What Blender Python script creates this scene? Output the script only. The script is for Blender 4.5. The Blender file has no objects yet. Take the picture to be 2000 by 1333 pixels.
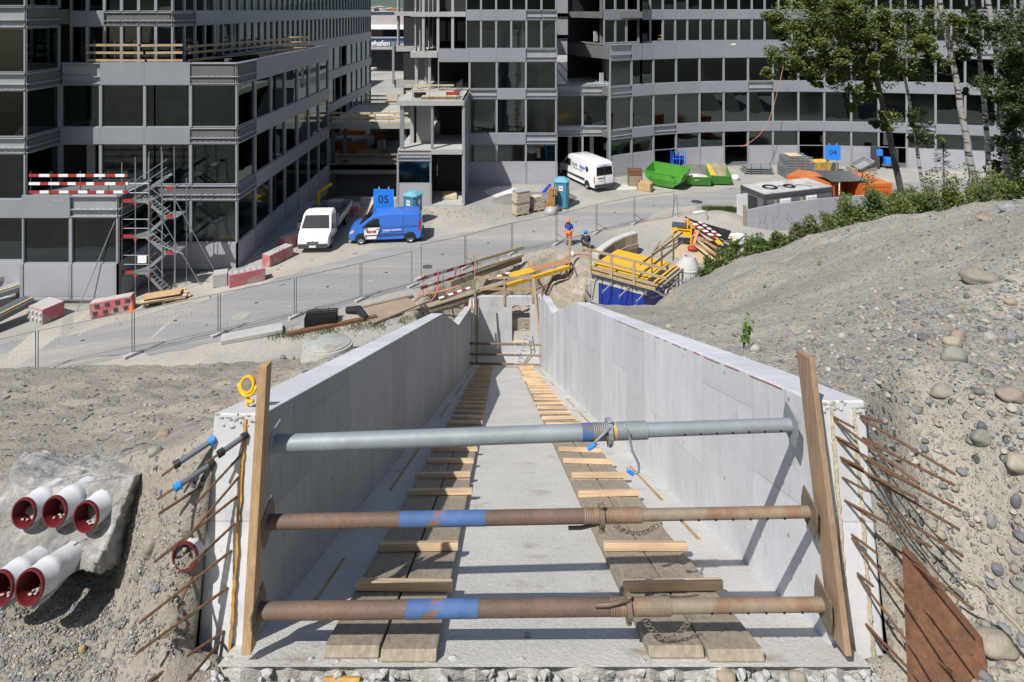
import bpy, bmesh, math, random
from math import radians as R, sin, cos, pi, sqrt, floor, exp
from mathutils import Vector as V, Matrix, noise as NZ
random.seed(7)
S = bpy.context.scene
COL = S.collection
# ---------------------------------------------------------------- camera
F = 1200.0; HOR = 18.0; CH = 15.5
cd = bpy.data.cameras.new('camera'); cam = bpy.data.objects.new('camera', cd); COL.objects.link(cam)
cd.sensor_width = 36; cd.lens = 36*F/2000; cd.shift_y = -(666.5-HOR)/2000
cd.clip_start = 0.05; cd.clip_end = 6000
cam.location = (0, 0, CH); cam.rotation_euler = (R(90), 0, 0)
S.camera = cam
# ---------------------------------------------------------------- sky, sun, exposure
SUNV = V((-.80, -1.0, 1.78)).normalized()          # towards the sun
W = bpy.data.worlds.new("World"); S.world = W; W.use_nodes = True
wn = W.node_tree.nodes; wl = W.node_tree.links
sky = wn.new('ShaderNodeTexSky'); sky.sky_type = 'NISHITA'; sky.sun_disc = False
sky.sun_elevation = math.asin(SUNV.z); sky.sun_rotation = math.atan2(SUNV.x, SUNV.y)
sky.air_density = 1.0; sky.dust_density = 1.2; sky.ozone_density = 1.0
wl.new(sky.outputs[0], wn['Background'].inputs[0]); wn['Background'].inputs[1].default_value = 0.085
sd = bpy.data.lights.new('sun', 'SUN'); sd.energy = 4.6; sd.angle = R(.5); sd.color = (1, .955, .89)
so = bpy.data.objects.new('sun', sd); COL.objects.link(so); so.location = (-40, -60, 90)
so.rotation_euler = SUNV.to_track_quat('Z', 'Y').to_euler()
S.view_settings.view_transform = 'Standard'; S.view_settings.look = 'None'
S.view_settings.exposure = 0.32; S.view_settings.gamma = 1
S.render.engine = 'CYCLES'
S.cycles.max_bounces = 6; S.cycles.transparent_max_bounces = 16
# ---------------------------------------------------------------- helpers
def gz(X, Y):                                       # level of the street
    t = min(1, max(0, (-16-X)/8)); return -.9*t*t*(3-2*t)*min(1, max(0, (60-Y)/20))
def D(px, py, d): return V(((px-1000)/F*d, d, CH-(py-HOR)/F*d))
def Z(px, py, z=0.0):                               # point of a horizontal plane
    d = (CH-z)*F/(py-HOR); return V(((px-1000)/F*d, d, z))
def G(px, py):
    z = 0
    for _ in range(6): p = Z(px, py, z); z = gz(p.x, p.y)
    return p
def rnd(a, b): return random.uniform(a, b)
def prop(o, label=None, cat=None, group=None, kind=None):
    if label: o['label'] = label
    if cat: o['category'] = cat
    if group: o['group'] = group
    if kind: o['kind'] = kind
    return o
def E(name, label, cat, loc, rz=0, group=None):
    o = bpy.data.objects.new(name, None); COL.objects.link(o); o.location = loc; o.rotation_euler = (0, 0, rz)
    o.empty_display_size = .2
    return prop(o, label, cat, group)
class MB:
    def __init__(s): s.v = []; s.f = []; s.m = []; s.c = []; s.mi = 0; s.col = None
    def add(s, vs, fs):
        n = len(s.v); s.v += [tuple(v) for v in vs]
        for f in fs: s.f.append([i+n for i in f]); s.m.append(s.mi); s.c.append(s.col)
        return s
    def box(s, x0, x1, y0, y1, z0, z1):
        vs = [(x0,y0,z0),(x1,y0,z0),(x1,y1,z0),(x0,y1,z0),(x0,y0,z1),(x1,y0,z1),(x1,y1,z1),(x0,y1,z1)]
        return s.add(vs, [(0,3,2,1),(4,5,6,7),(0,1,5,4),(1,2,6,5),(2,3,7,6),(3,0,4,7)])
    def hexa(s, vs): return s.add(vs, [(0,3,2,1),(4,5,6,7),(0,1,5,4),(1,2,6,5),(2,3,7,6),(3,0,4,7)])
    def beam(s, a, b, w, h, up=V((0,0,1))):         # rectangular bar: w across, h along up
        a = V(a); b = V(b); d = (b-a).normalized()
        sd_ = d.cross(up)
        if sd_.length < 1e-4: sd_ = d.cross(V((0,1,0)))
        sd_.normalize(); u = sd_.cross(d).normalized(); x = sd_*w/2; y = u*h/2
        return s.hexa([a-x-y, a+x-y, b+x-y, b-x-y, a-x+y, a+x+y, b+x+y, b-x+y])
    def tube(s, a, b, r, n=8, r2=None, cap=True):
        return s.path([a, b], [r, r if r2 is None else r2], n, cap)
    def path(s, pts, r, n=8, cap=True):
        pts = [V(p) for p in pts]; k = len(pts)
        rs = r if isinstance(r, (list, tuple)) else [r]*k
        base = len(s.v); prev = None; vs = []
        for i, p in enumerate(pts):
            t = (pts[min(i+1, k-1)]-pts[max(i-1, 0)]).normalized()
            if prev is None:
                q = t.cross(V((0,0,1)))
                if q.length < 1e-3: q = t.cross(V((1,0,0)))
            else: q = prev-t*prev.dot(t)
            q.normalize(); prev = q; w = t.cross(q)
            for j in range(n):
                a = 2*pi*j/n; vs.append(p+(q*cos(a)+w*sin(a))*rs[i])
        fs = []
        for i in range(k-1):
            for j in range(n): fs.append((i*n+j, (i+1)*n+j, (i+1)*n+(j+1) % n, i*n+(j+1) % n))
        if cap: fs.append(tuple(range(n))); fs.append(tuple((k-1)*n+j for j in reversed(range(n))))
        return s.add(vs, fs)
    def lathe(s, prof, n=16, M=None, arc=2*pi):     # prof: (r, z) list about Z
        M = M or Matrix(); vs = []; fs = []; k = len(prof)
        for r, z in prof:
            for j in range(n): a = arc*j/n; vs.append(M @ V((r*cos(a), r*sin(a), z)))
        for i in range(k-1):
            for j in range(n): fs.append((i*n+j, i*n+(j+1) % n, (i+1)*n+(j+1) % n, (i+1)*n+j))
        return s.add(vs, fs)
    def prism(s, poly, axis, a, b, M=None):         # polygon in the plane normal to axis, extruded a..b
        M = M or Matrix(); n = len(poly)
        def mk(p, t): return M @ V({'x': (t, p[0], p[1]), 'y': (p[0], t, p[1]), 'z': (p[0], p[1], t)}[axis])
        vs = [mk(p, a) for p in poly]+[mk(p, b) for p in poly]
        fs = [tuple(range(n)), tuple(range(2*n-1, n-1, -1))]+[(i, i+n, (i+1) % n+n, (i+1) % n) for i in range(n)]
        return s.add(vs, fs)
    def rock(s, c, rx, ry, rz, seed=0, sub=1, rot=0):
        bm = bmesh.new(); bmesh.ops.create_icosphere(bm, subdivisions=sub, radius=1)
        o = V((seed*3.7, seed*1.3, seed*.7)); vs = []; ca, sa = cos(rot), sin(rot)
        for v in bm.verts:
            k = 1+.32*NZ.noise(v.co*1.1+o); q = v.co*k; x, y, z = q.x*rx, q.y*ry, q.z*rz
            vs.append((c[0]+x*ca-y*sa, c[1]+x*sa+y*ca, c[2]+z))
        fs = [tuple(v.index for v in f.verts) for f in bm.faces]; bm.free()
        return s.add(vs, fs)
    def build(s, name, mat, parent=None, smooth=False, bev=0, world=False, sharp=None):
        mats = mat if isinstance(mat, (list, tuple)) else [mat]
        off = V((0, 0, 0))
        if parent is not None and world:
            p = parent
            while p is not None: off += p.location; p = p.parent
        elif parent is None and s.v:
            xs = [v[0] for v in s.v]; ys = [v[1] for v in s.v]; zs = [v[2] for v in s.v]
            off = V(((min(xs)+max(xs))/2, (min(ys)+max(ys))/2, min(zs)))
        me = bpy.data.meshes.new(name)
        me.from_pydata([(v[0]-off.x, v[1]-off.y, v[2]-off.z) for v in s.v], [], s.f)
        for m in mats: me.materials.append(m)
        if len(mats) > 1: me.polygons.foreach_set('material_index', s.m)
        if any(c is not None for c in s.c):
            ca = me.color_attributes.new('Tint', 'FLOAT_COLOR', 'CORNER'); dat = []
            for c, f in zip(s.c, s.f):
                c = c or (.5, .5, .5)
                for _ in f: dat += [c[0], c[1], c[2], 1]
            ca.data.foreach_set('color', dat)
        bm = bmesh.new(); bm.from_mesh(me); bmesh.ops.recalc_face_normals(bm, faces=bm.faces); bm.to_mesh(me); bm.free()
        if smooth:
            me.polygons.foreach_set('use_smooth', [True]*len(me.polygons))
            if sharp: me.set_sharp_from_angle(angle=R(sharp))
        me.update()
        o = bpy.data.objects.new(name, me); COL.objects.link(o)
        if parent is None: o.location = off
        else: o.parent = parent
        if bev:
            b = o.modifiers.new('bevel', 'BEVEL'); b.width = bev; b.segments = 2; b.limit_method = 'ANGLE'; b.angle_limit = R(40)
        return o
def dup(o, parent=None):
    c = o.copy(); COL.objects.link(c)
    if parent is not None: c.parent = parent
    for ch in list(o.children): dup(ch, c)
    return c
def place(proto, first, loc, rz=0, label=None, scale=None):
    o = proto if first else dup(proto)
    o.location = loc; o.rotation_euler = (0, 0, rz)
    if label: o['label'] = label
    if scale: o.scale = scale
    return o
def text(s, size, M, mat, parent, name='lettering', depth=.004, bold=0.0, sx=1.0, align='CENTER'):
    cu = bpy.data.curves.new(name, 'FONT'); cu.body = s; cu.size = size; cu.extrude = depth; cu.offset = bold
    cu.align_x = align; cu.align_y = 'CENTER'
    t = bpy.data.objects.new(name, cu); COL.objects.link(t)
    dg = bpy.context.evaluated_depsgraph_get(); me = bpy.data.meshes.new_from_object(t.evaluated_get(dg))
    bpy.data.objects.remove(t); me.materials.clear(); me.materials.append(mat)
    me.transform(M @ Matrix.Diagonal((sx, 1, 1, 1)))
    o = bpy.data.objects.new(name, me); COL.objects.link(o); o.parent = parent
    return o
def boxes(name, m, parent, lst, bev=0):            # one part per box
    for bx_ in lst: b = MB(); b.box(*bx_); b.build(name, m, parent, world=True, bev=bev)
# ---------------------------------------------------------------- materials
def mat(name, col, rough=.7, metal=0.0, var=.0, vscale=3.0, bump=.0, bscale=40, col2=None, c2pos=(.45, .65), tint=False, coord='Object', stretch=None, spec=.5, detail=5, fine=None, coat=0):
    m = bpy.data.materials.new(name); m.use_nodes = True; nt = m.node_tree; N = nt.nodes; L = nt.links
    b = N['Principled BSDF']; b.inputs['Roughness'].default_value = rough; b.inputs['Metallic'].default_value = metal
    b.inputs['Specular IOR Level'].default_value = spec
    if coat: b.inputs['Coat Weight'].default_value = coat; b.inputs['Coat Roughness'].default_value = .05
    tc = N.new('ShaderNodeTexCoord'); vec = tc.outputs[coord]
    if stretch:
        mp = N.new('ShaderNodeMapping'); mp.inputs['Scale'].default_value = stretch; L.new(vec, mp.inputs[0]); vec = mp.outputs[0]
    def noi(sc, d=5, r=.55):
        n = N.new('ShaderNodeTexNoise'); n.inputs['Scale'].default_value = sc; n.inputs['Detail'].default_value = d; n.inputs['Roughness'].default_value = r
        L.new(vec, n.inputs['Vector']); return n.outputs[0]
    def mix(a, bb, f, mode='MIX'):
        x = N.new('ShaderNodeMix'); x.data_type = 'RGBA'; x.blend_type = mode
        for sock, val in ((x.inputs[6], a), (x.inputs[7], bb), (x.inputs[0], f)):
            if hasattr(val, 'links') or hasattr(val, 'is_linked'): L.new(val, sock)
            else: sock.default_value = val
        return x.outputs[2]
    cur = (*col, 1)
    if tint:
        a = N.new('ShaderNodeAttribute'); a.attribute_name = 'Tint'; cur = a.outputs[0]
    if col2:
        r = N.new('ShaderNodeMapRange'); r.inputs[1].default_value = c2pos[0]; r.inputs[2].default_value = c2pos[1]
        L.new(noi(vscale*.7, 7, .62), r.inputs[0]); cur = mix(cur, (*col2, 1), r.outputs[0])
    if var:
        r = N.new('ShaderNodeMapRange'); r.inputs[1].default_value = .25; r.inputs[2].default_value = .75
        r.inputs[3].default_value = 1-var; r.inputs[4].default_value = 1+var
        L.new(noi(vscale, detail, .6), r.inputs[0]); 
        cr = N.new('ShaderNodeCombineColor')
        for i in range(3): L.new(r.outputs[0], cr.inputs[i])
        cur = mix(cur, cr.outputs[0], 1.0, 'MULTIPLY')
    if fine:
        r = N.new('ShaderNodeMapRange'); r.inputs[1].default_value = .3; r.inputs[2].default_value = .7
        r.inputs[3].default_value = 1-fine[1]; r.inputs[4].default_value = 1+fine[1]
        L.new(noi(fine[0], 3, .7), r.inputs[0])
        cr = N.new('ShaderNodeCombineColor')
        for i in range(3): L.new(r.outputs[0], cr.inputs[i])
        cur = mix(cur, cr.outputs[0], 1.0, 'MULTIPLY')
    if isinstance(cur, tuple): b.inputs['Base Color'].default_value = cur
    else: L.new(cur, b.inputs['Base Color'])
    if bump:
        bn = N.new('ShaderNodeBump'); bn.inputs['Strength'].default_value = min(1, bump); bn.inputs['Distance'].default_value = .02
        L.new(noi(bscale, 6, .65), bn.inputs['Height']); L.new(bn.outputs[0], b.inputs['Normal'])
    m['_'] = 1
    return m
def c8(r, g, b):
    f = lambda x: ((x/255+.055)/1.055)**2.4 if x > 10 else x/255/12.92
    return (f(r), f(g), f(b))
# glass pane: reflects, and lets a dim interior show
def glassmat(name, tint, refl=1.0, rough=.015, density=.75):
    m = bpy.data.materials.new(name); m.use_nodes = True; nt = m.node_tree; N = nt.nodes; L = nt.links
    N.remove(N['Principled BSDF']); out = N['Material Output']
    gl = N.new('ShaderNodeBsdfGlossy'); gl.inputs['Roughness'].default_value = rough; gl.inputs['Color'].default_value = (.74, .90, .95, 1)
    tr = N.new('ShaderNodeBsdfTransparent'); tr.inputs['Color'].default_value = (*tint, 1)
    fr = N.new('ShaderNodeFresnel'); fr.inputs['IOR'].default_value = 1.95
    mx = N.new('ShaderNodeMixShader'); L.new(fr.outputs[0], mx.inputs[0]); L.new(tr.outputs[0], mx.inputs[1]); L.new(gl.outputs[0], mx.inputs[2])
    # slight waviness of float glass
    tc = N.new('ShaderNodeTexCoord'); nz = N.new('ShaderNodeTexNoise'); nz.inputs['Scale'].default_value = .8; nz.inputs['Detail'].default_value = 1
    L.new(tc.outputs['Object'], nz.inputs[0]); bp = N.new('ShaderNodeBump'); bp.inputs['Strength'].default_value = .25; bp.inputs['Distance'].default_value = .02
    L.new(nz.outputs[0], bp.inputs['Height']); L.new(bp.outputs[0], gl.inputs['Normal'])
    L.new(mx.outputs[0], out.inputs[0]); return m
M_ = {}
M_['glass'] = glassmat('window_glass', (.16, .23, .22))
M_['glassd'] = glassmat('dusty_window_glass', (.13, .18, .19), rough=.10)
M_['board'] = mat('plasterboard', (.5, .52, .52), .9, var=.2, vscale=1)
M_['alu'] = mat('grey_cladding', (.27, .29, .325), .45, .12, var=.07, vscale=.35, fine=(2.2, .03))
M_['alud'] = mat('mullion_metal', (.33, .35, .38), .4, .25, var=.06, vscale=.8)
M_['aluraw'] = mat('raw_profile', (.33, .35, .385), .45, .15, var=.12, vscale=1.4)
M_['plinth'] = mat('fibre_panel', (.34, .345, .385), .7, var=.07, vscale=.8, fine=(12, .06))
M_['conc'] = mat('pale_concrete', (.37, .37, .36), .85, var=.10, vscale=1.6, fine=(22, .10), bump=.25, bscale=30)
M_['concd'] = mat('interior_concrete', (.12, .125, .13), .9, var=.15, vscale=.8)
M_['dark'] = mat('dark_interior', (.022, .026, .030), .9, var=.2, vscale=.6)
M_['wood'] = mat('pine_timber', (.45, .31, .17), .75, var=.18, vscale=4, fine=(30, .12), stretch=(1, 1, 1))
M_['woodold'] = mat('weathered_timber', (.27, .225, .165), .85, var=.2, vscale=5, fine=(35, .15))
M_['woodpale'] = mat('pale_timber', (.52, .43, .30), .8, var=.15, vscale=4, fine=(30, .1))
M_['ply'] = mat('brown_plywood', (.36, .20, .115), .55, var=.14, vscale=2.5, fine=(18, .1))
M_['steel'] = mat('galvanised_steel', (.36, .38, .40), .38, .55, var=.14, vscale=12, fine=(60, .08))
M_['steeld'] = mat('dark_steel', (.13, .135, .14), .5, .5, var=.15, vscale=8)
M_['yellow'] = mat('yellow_formwork', (.62, .37, .03), .6, var=.10, vscale=3, fine=(20, .06))
M_['orange'] = mat('orange_paint', (.56, .13, .02), .5, var=.15, vscale=1.5, fine=(9, .08))
M_['orangeh'] = mat('orange_plastic', (.65, .17, .05), .5)
M_['red'] = mat('red_paint', (.36, .035, .03), .5, var=.15, vscale=5)
M_['redfad'] = mat('faded_red_paint', (.46, .13, .15), .85, var=.2, vscale=3, col2=(.33, .29, .26), c2pos=(.50, .60), bump=.2)
M_['white'] = mat('white_paint', (.78, .79, .80), .5, var=.05, vscale=5)
M_['whitev'] = mat('white_car_paint', (.80, .81, .82), .25, coat=.6)
M_['bluev'] = mat('blue_car_paint', (.035, .16, .60), .3, coat=.7)
M_['blues'] = mat('blue_sign', (.02, .22, .82), .45, var=.04, vscale=1)
M_['blueb'] = mat('blue_waterproofing', (.015, .04, .30), .42, var=.12, vscale=2, bump=.1, bscale=20)
M_['tyre'] = mat('tyre_rubber', (.018, .018, .019), .8)
M_['bump'] = mat('grey_plastic', (.05, .055, .065), .55)
M_['cglass'] = mat('vehicle_glass', (.012, .016, .018), .03, spec=.9)
M_['black'] = mat('black_plastic', (.016, .016, .018), .5, var=.2, vscale=9)
M_['green'] = mat('green_skip_paint', (.07, .30, .035), .42, var=.12, vscale=1.2, fine=(8, .07))
M_['teal'] = mat('teal_cabin_plastic', (.055, .22, .33), .5, var=.06, vscale=2)
M_['teall'] = mat('pale_teal_plastic', (.13, .36, .46), .55)
M_['cardb'] = mat('bagged_mortar', (.45, .39, .31), .75, var=.14, vscale=6, fine=(25, .1))
M_['brownw'] = mat('brown_timber', (.33, .17, .06), .7, var=.12, vscale=4)
M_['film'] = mat('plastic_film', (.36, .37, .39), .3, var=.3, vscale=7)
M_['skin'] = mat('skin', (.45, .25, .17), .6)
M_['rust'] = mat('rusty_steel', (.17, .085, .045), .8, .2, var=.3, vscale=9, fine=(55, .2), bump=.3, bscale=60)
M_['gravelw'] = mat('white_gravel', (.5, .48, .44), .9, var=.2, vscale=9)
M_['signk'] = mat('black_lettering', (.01, .01, .012), .6)
M_['signw'] = mat('white_lettering', (.8, .8, .8), .6)
M_['signr'] = mat('red_lettering', (.55, .03, .03), .6)
M_['signb'] = mat('blue_lettering', (.03, .16, .5), .6)
M_['qr'] = mat('white_label', (.75, .75, .75), .6)
M_['hose'] = mat('orange_hose', (.55, .20, .10), .6)
M_['lens'] = mat('lamp_lens', (.20, .18, .15), .25, var=.2, vscale=30)
M_['yplast'] = mat('yellow_plastic', (.80, .42, .01), .4)
# ================================================================ terrain
def sm(a, b, x):
    t = min(1, max(0, (x-a)/(b-a))); return t*t*(3-2*t)
def lerp(pts, x):
    if x <= pts[0][0]: return pts[0][1]
    for (a, b), (c, d) in zip(pts, pts[1:]):
        if x <= c: return b+(d-b)*(x-a)/(c-a)
    return pts[-1][1]
def fb(x, y, s, o=0.0): return NZ.fractal(V((x*s+o, y*s-o, o*.37)), 1.0, 2.1, 4)
TC = lambda d: .246-.0189*d                          # trough axis
HW = 1.725; TH = .32
def floor_z(d): return 13.617-.5201*d
def ltop(d): return lerp([(3.84, 12.97), (6.4, 11.83), (15.95, 7.60), (21.8, 4.29), (29.9, .92), (31.2, .4)], d)
def rtop(d): return lerp([(3.89, 13.04), (8.55, 11.04), (15.9, 7.91), (23.5, 3.87), (28.6, 2.15), (31.2, .6)], d)
GR = [(0, -.06), (1.4, -.10), (2.15, -.05), (2.6, .42), (3.4, .85), (4.8, 1.42), (6.5, 1.95), (8.8, 2.38), (12.2, 2.38), (20, 2.7), (60, 5)]
def zleft(x, d):
    lat = max(0, (TC(d)-HW-TH)-x); w = sm(4.2, 9, d)
    de = .8*(1-exp(-lat/1.7))
    z = 14.68-.445*d-.10-de
    if d > 12.4: z -= .22*(d-12.4)+.10*min(6, d-12.4)
    # excavated hollow in front (pipes come out of its cut edge)
    de_ = 3.86+.50*sm(.1, 1.0, lat)+.08*fb(x, d, 1.1, 3)
    if d < de_:
        q = de_-d; z = z-3.0*min(q, .30+.08*fb(x, d, 2, 6))-1.12*max(0, q-.30)
        z = max(z, 11.80+.04*max(0, lat-.5)+.05*fb(x, d, 1.7, 4))
    if lat < .3 and d < 3.9: z = min(z, 11.78+max(0, d-3.60)*5+lat*3.0)
    z += .05*fb(x, d, .9)+.035*fb(x, d, 3.1, 5)*(1+w)+.012*fb(x, d, 11, 2)
    return max(z, -2.6) if d > 14 else z
def zright(x, d):
    lat = max(0, x-(TC(d)+HW+TH))
    g = lerp(GR, lat); g1 = lerp([(0, -.05), (1.2, .22), (3.4, .85), (4.8, 1.42)], lat) if lat < 3.4 else g; k = sm(8, 14, d); g = g1*(1-k)+g*k
    z = 14.65-.427*d+g
    if d > 17:
        q = d-17; far = sm(8, 12.5, lat)
        z = z-.25*q*(1-far)+far*.13*min(q, 5.0)-far*.55*max(0, q-5.0)
    d0 = 3.93+1.15*min(lat, 3); w0 = sm(0, 1.3, lat)
    if d < d0:
        q = d0-d; z -= (1-w0)*2.4*min(q, 1.2)+w0*.24*q*q
        z = max(z, 11.78+.08*lat+.06*fb(x, d, 1.7, 4))
    if lat < .3 and d < 3.95: z = min(z, 11.76+max(0, d-3.60)*5+lat*3.0)
    z += .07*fb(x, d, .55)+.035*fb(x, d, 2.3, 5)+.014*fb(x, d, 8, 2)*(1+.8*sm(9, 3, d))
    if 13 < d < 19: z += .12*fb(x, d, 1.3, 9)*sm(2, 4, lat)
    return max(z, -2.6) if d > 16 else z
# soil materials -------------------------------------------------
def soil(name, base, c2, bs=18, stones=1.0, sc=9.0, grey=(.21, .21, .21)):
    m = mat(name, base, .95, var=.16, vscale=.55, col2=c2, c2pos=(.42, .68), bump=0, fine=(26, .16))
    nt = m.node_tree; N = nt.nodes; L = nt.links; b = N['Principled BSDF']; b.inputs['Specular IOR Level'].default_value = .15
    cur = b.inputs['Base Color'].links[0].from_socket
    tc = N['Texture Coordinate']
    # scattered stones in the soil: cells of several sizes, some light, some dark
    hs = []
    for k, (s, thr, amp) in enumerate(((sc, .36, 1.0), (sc*2.7, .40, .8), (sc*6.5, .44, .6))):
        vo = N.new('ShaderNodeTexVoronoi'); vo.inputs['Scale'].default_value = s; vo.inputs['Randomness'].default_value = 1
        L.new(tc.outputs['Object'], vo.inputs['Vector'])
        r = N.new('ShaderNodeMapRange'); r.inputs[1].default_value = thr; r.inputs[2].default_value = thr*.72; r.inputs[3].default_value = 0; r.inputs[4].default_value = 1
        L.new(vo.outputs['Distance'], r.inputs[0])
        sep = N.new('ShaderNodeSeparateColor'); L.new(vo.outputs['Color'], sep.inputs[0])
        on = N.new('ShaderNodeMath'); on.operation = 'GREATER_THAN'; on.inputs[1].default_value = 1-.42*stones; L.new(sep.outputs[0], on.inputs[0])
        mu = N.new('ShaderNodeMath'); mu.operation = 'MULTIPLY'; L.new(on.outputs[0], mu.inputs[0]); L.new(r.outputs[0], mu.inputs[1])
        cr = N.new('ShaderNodeValToRGB'); cr.color_ramp.elements[0].color = (grey[0]*.38, grey[1]*.40, grey[2]*.43, 1); cr.color_ramp.elements[1].color = (grey[0]*2.1, grey[1]*2.0, grey[2]*1.85, 1)
        e = cr.color_ramp.elements.new(.5); e.color = (grey[0], grey[1], grey[2]*1.04, 1)
        e = cr.color_ramp.elements.new(.8); e.color = (grey[0]*1.35, grey[1]*1.22, grey[2]*1.02, 1)
        L.new(sep.outputs[1], cr.inputs[0])
        mx = N.new('ShaderNodeMix'); mx.data_type = 'RGBA'; L.new(mu.outputs[0], mx.inputs[0]); L.new(cur, mx.inputs[6]); L.new(cr.outputs[0], mx.inputs[7]); cur = mx.outputs[2]
        h = N.new('ShaderNodeMath'); h.operation = 'MULTIPLY'; h.inputs[1].default_value = amp/(k+1); L.new(mu.outputs[0], h.inputs[0]); hs.append(h.outputs[0])
    L.new(cur, b.inputs['Base Color'])
    a = hs[0]
    for h in hs[1:]:
        ad = N.new('ShaderNodeMath'); ad.operation = 'ADD'; L.new(a, ad.inputs[0]); L.new(h, ad.inputs[1]); a = ad.outputs[0]
    nz = N.new('ShaderNodeTexNoise'); nz.inputs['Scale'].default_value = bs; nz.inputs['Detail'].default_value = 9; nz.inputs['Roughness'].default_value = .7
    L.new(tc.outputs['Object'], nz.inputs[0]); ad = N.new('ShaderNodeMath'); ad.operation = 'ADD'; L.new(a, ad.inputs[0]); L.new(nz.outputs[0], ad.inputs[1])
    bp = N.new('ShaderNodeBump'); bp.inputs['Strength'].default_value = .9; bp.inputs['Distance'].default_value = .03; L.new(ad.outputs[0], bp.inputs['Height']); L.new(bp.outputs[0], b.inputs['Normal'])
    return m
M_['soilL'] = soil('sandy_soil', (.355, .32, .262), (.27, .25, .22), stones=.5, sc=7)
M_['soilR'] = soil('gravelly_soil', (.36, .335, .285), (.285, .27, .24), stones=.7, sc=12.5)
M_['dust'] = mat('dusty_ground', (.345, .325, .285), .93, var=.13, vscale=.22, col2=(.26, .255, .245), c2pos=(.40, .62), fine=(6, .10), bump=.4, bscale=9)
M_['asph'] = mat('dusty_asphalt', (.235, .233, .232), .9, var=.10, vscale=.16, col2=(.30, .285, .26), c2pos=(.46, .66), fine=(14, .08), bump=.2, bscale=30)
M_['dig'] = soil('excavated_earth', (.36, .31, .24), (.26, .23, .19), bs=7, stones=.4, sc=5)
M_['asph'] = mat('dusty_asphalt', (.235, .235, .24), .9, var=.13, vscale=.55, col2=(.30, .29, .27), c2pos=(.46, .62), fine=(9, .08), bump=.2, bscale=30, stretch=(.12, 1.3, 1)); M_['asph'].node_tree.nodes['Mapping'].inputs['Rotation'].default_value = (0, 0, -R(40))
def grid(name, xs, ys, fn, m, skip=None):
    b = MB(); nx = len(xs); 
    for y in ys:
        for x in xs: b.v.append((x, y, fn(x, y)))
    for j in range(len(ys)-1):
        for i in range(nx-1):
            if skip and skip((xs[i]+xs[i+1])/2, (ys[j]+ys[j+1])/2): continue
            b.f.append([j*nx+i, j*nx+i+1, (j+1)*nx+i+1, (j+1)*nx+i]); b.m.append(0); b.c.append(None)
    o = b.build(name, m, smooth=True); return prop(o, kind='structure')
def axis(pts):                                      # (value, step) breakpoints
    r = [pts[0][0]]
    for (a, s), (b, t) in zip(pts, pts[1:]):
        x = a
        while x < b-1e-6:
            f = (x-a)/(b-a); st = s+(t-s)*f; x = min(b, x+st)
            if b-x < st*.4: x = b
            r.append(x)
    return r
# left hillside: columns are distances from the wall's outer face
def sheet(name, side, zf, m):
    lats = [-.01]+axis([(0, .05), (2, .06), (5, .14), (12, .5), (40, 4)]); ds = axis([(1.2, .4), (2.6, .06), (6, .07), (14, .16), (19, .4), (34, 1.0), (60, 5)])
    b = MB(); n = len(lats)
    for d in ds:
        x0 = TC(d)+side*(HW+TH-.02)
        for l in lats:
            x = x0+side*l
            if l == lats[0]: k_ = 1 if d < 3.56 else 0; x = x0-side*.5*k_; b.v.append((x, d, min(zf(x0, d)-.05, 11.70) if k_ else zf(x0, d)-.05)); continue
            b.v.append((x, d, zf(x, d)))
    for j in range(len(ds)-1):
        for i in range(n-1):
            b.f.append([j*n+i, j*n+i+1, (j+1)*n+i+1, (j+1)*n+i]); b.m.append(0); b.c.append(None)
    o = b.build(name, m, smooth=True); return prop(o, kind='structure')
sheet('hillside', -1, zleft, M_['soilL'])
sheet('hillside', 1, zright, M_['soilR'])
# ground with the excavation ---------------------------------------
PITX = (-2.25, 1.95)
def inpoly(x, y, P):
    r = False; n = len(P)
    for i in range(n):
        (a, b), (c, d) = P[i], P[(i+1) % n]
        if (b > y) != (d > y) and x < (c-a)*(y-b)/(d-b)+a: r = not r
    return r
def dpoly(x, y, P):
    best = 1e9
    for i in range(len(P)):
        (a, b), (c, d) = P[i], P[(i+1) % len(P)]
        t = max(0, min(1, ((x-a)*(c-a)+(y-b)*(d-b))/((c-a)**2+(d-b)**2)))
        best = min(best, sqrt((x-a-t*(c-a))**2+(y-b-t*(d-b))**2))
    return best
EX = [(-4.9, 31.3), (-4.4, 34.2), (-2.2, 35.9), (.4, 37.3), (3.0, 38.9), (4.1, 38.0), (4.0, 35.6), (9.6, 33.3), (11, 29), (6, 27), (2, 28.0), (-2, 28.0), (-4.5, 29.6)]
def zg(x, y):
    z = gz(x, y)
    if 23 < y < 41 and -8 < x < 13:
        s = dpoly(x, y, EX)+.25*fb(x, y, .9, 4); dep = 1.95-1.25*sm(1.8, 2.5, x)*(1-sm(4.0, 4.5, x))
        if inpoly(x, y, EX): z -= dep*sm(-.1, .75, s)
        if -2.4 < x < 2.2 and 24.5 < y < 33.2: z = min(z, -3.3)
        z += (.10*fb(x, y, 1.1, 7)+.06*fb(x, y, 3, 1))*sm(1.8, .3, min(s, 2.5) if not inpoly(x, y, EX) else 0)
    # earth bank behind the timber pile
    z += 1.1*exp(-((x-14.8)/2.4)**2-((y-43.6)/2.2)**2)
    return z
def rim(x, y): return 0
gx = axis([(-3000, 1500), (-300, 60), (-60, 6), (-17, 1.3), (-9.2, 1.3), (-8, .16), (13, .18), (22, .8), (60, 8), (300, 80), (3000, 1500)])
gy = axis([(16, 1.2), (24, .16), (41, .18), (49.4, .9), (58.8, 1.2), (120, 8), (600, 150), (4000, 1500)])
grid('ground', gx, gy, zg, M_['dust'], skip=lambda x, y: (-2.3 < x < 2.1 and 26 < y < 33) or (-17 < x < -9.2 and 49.4 < y < 58.8))
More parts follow.
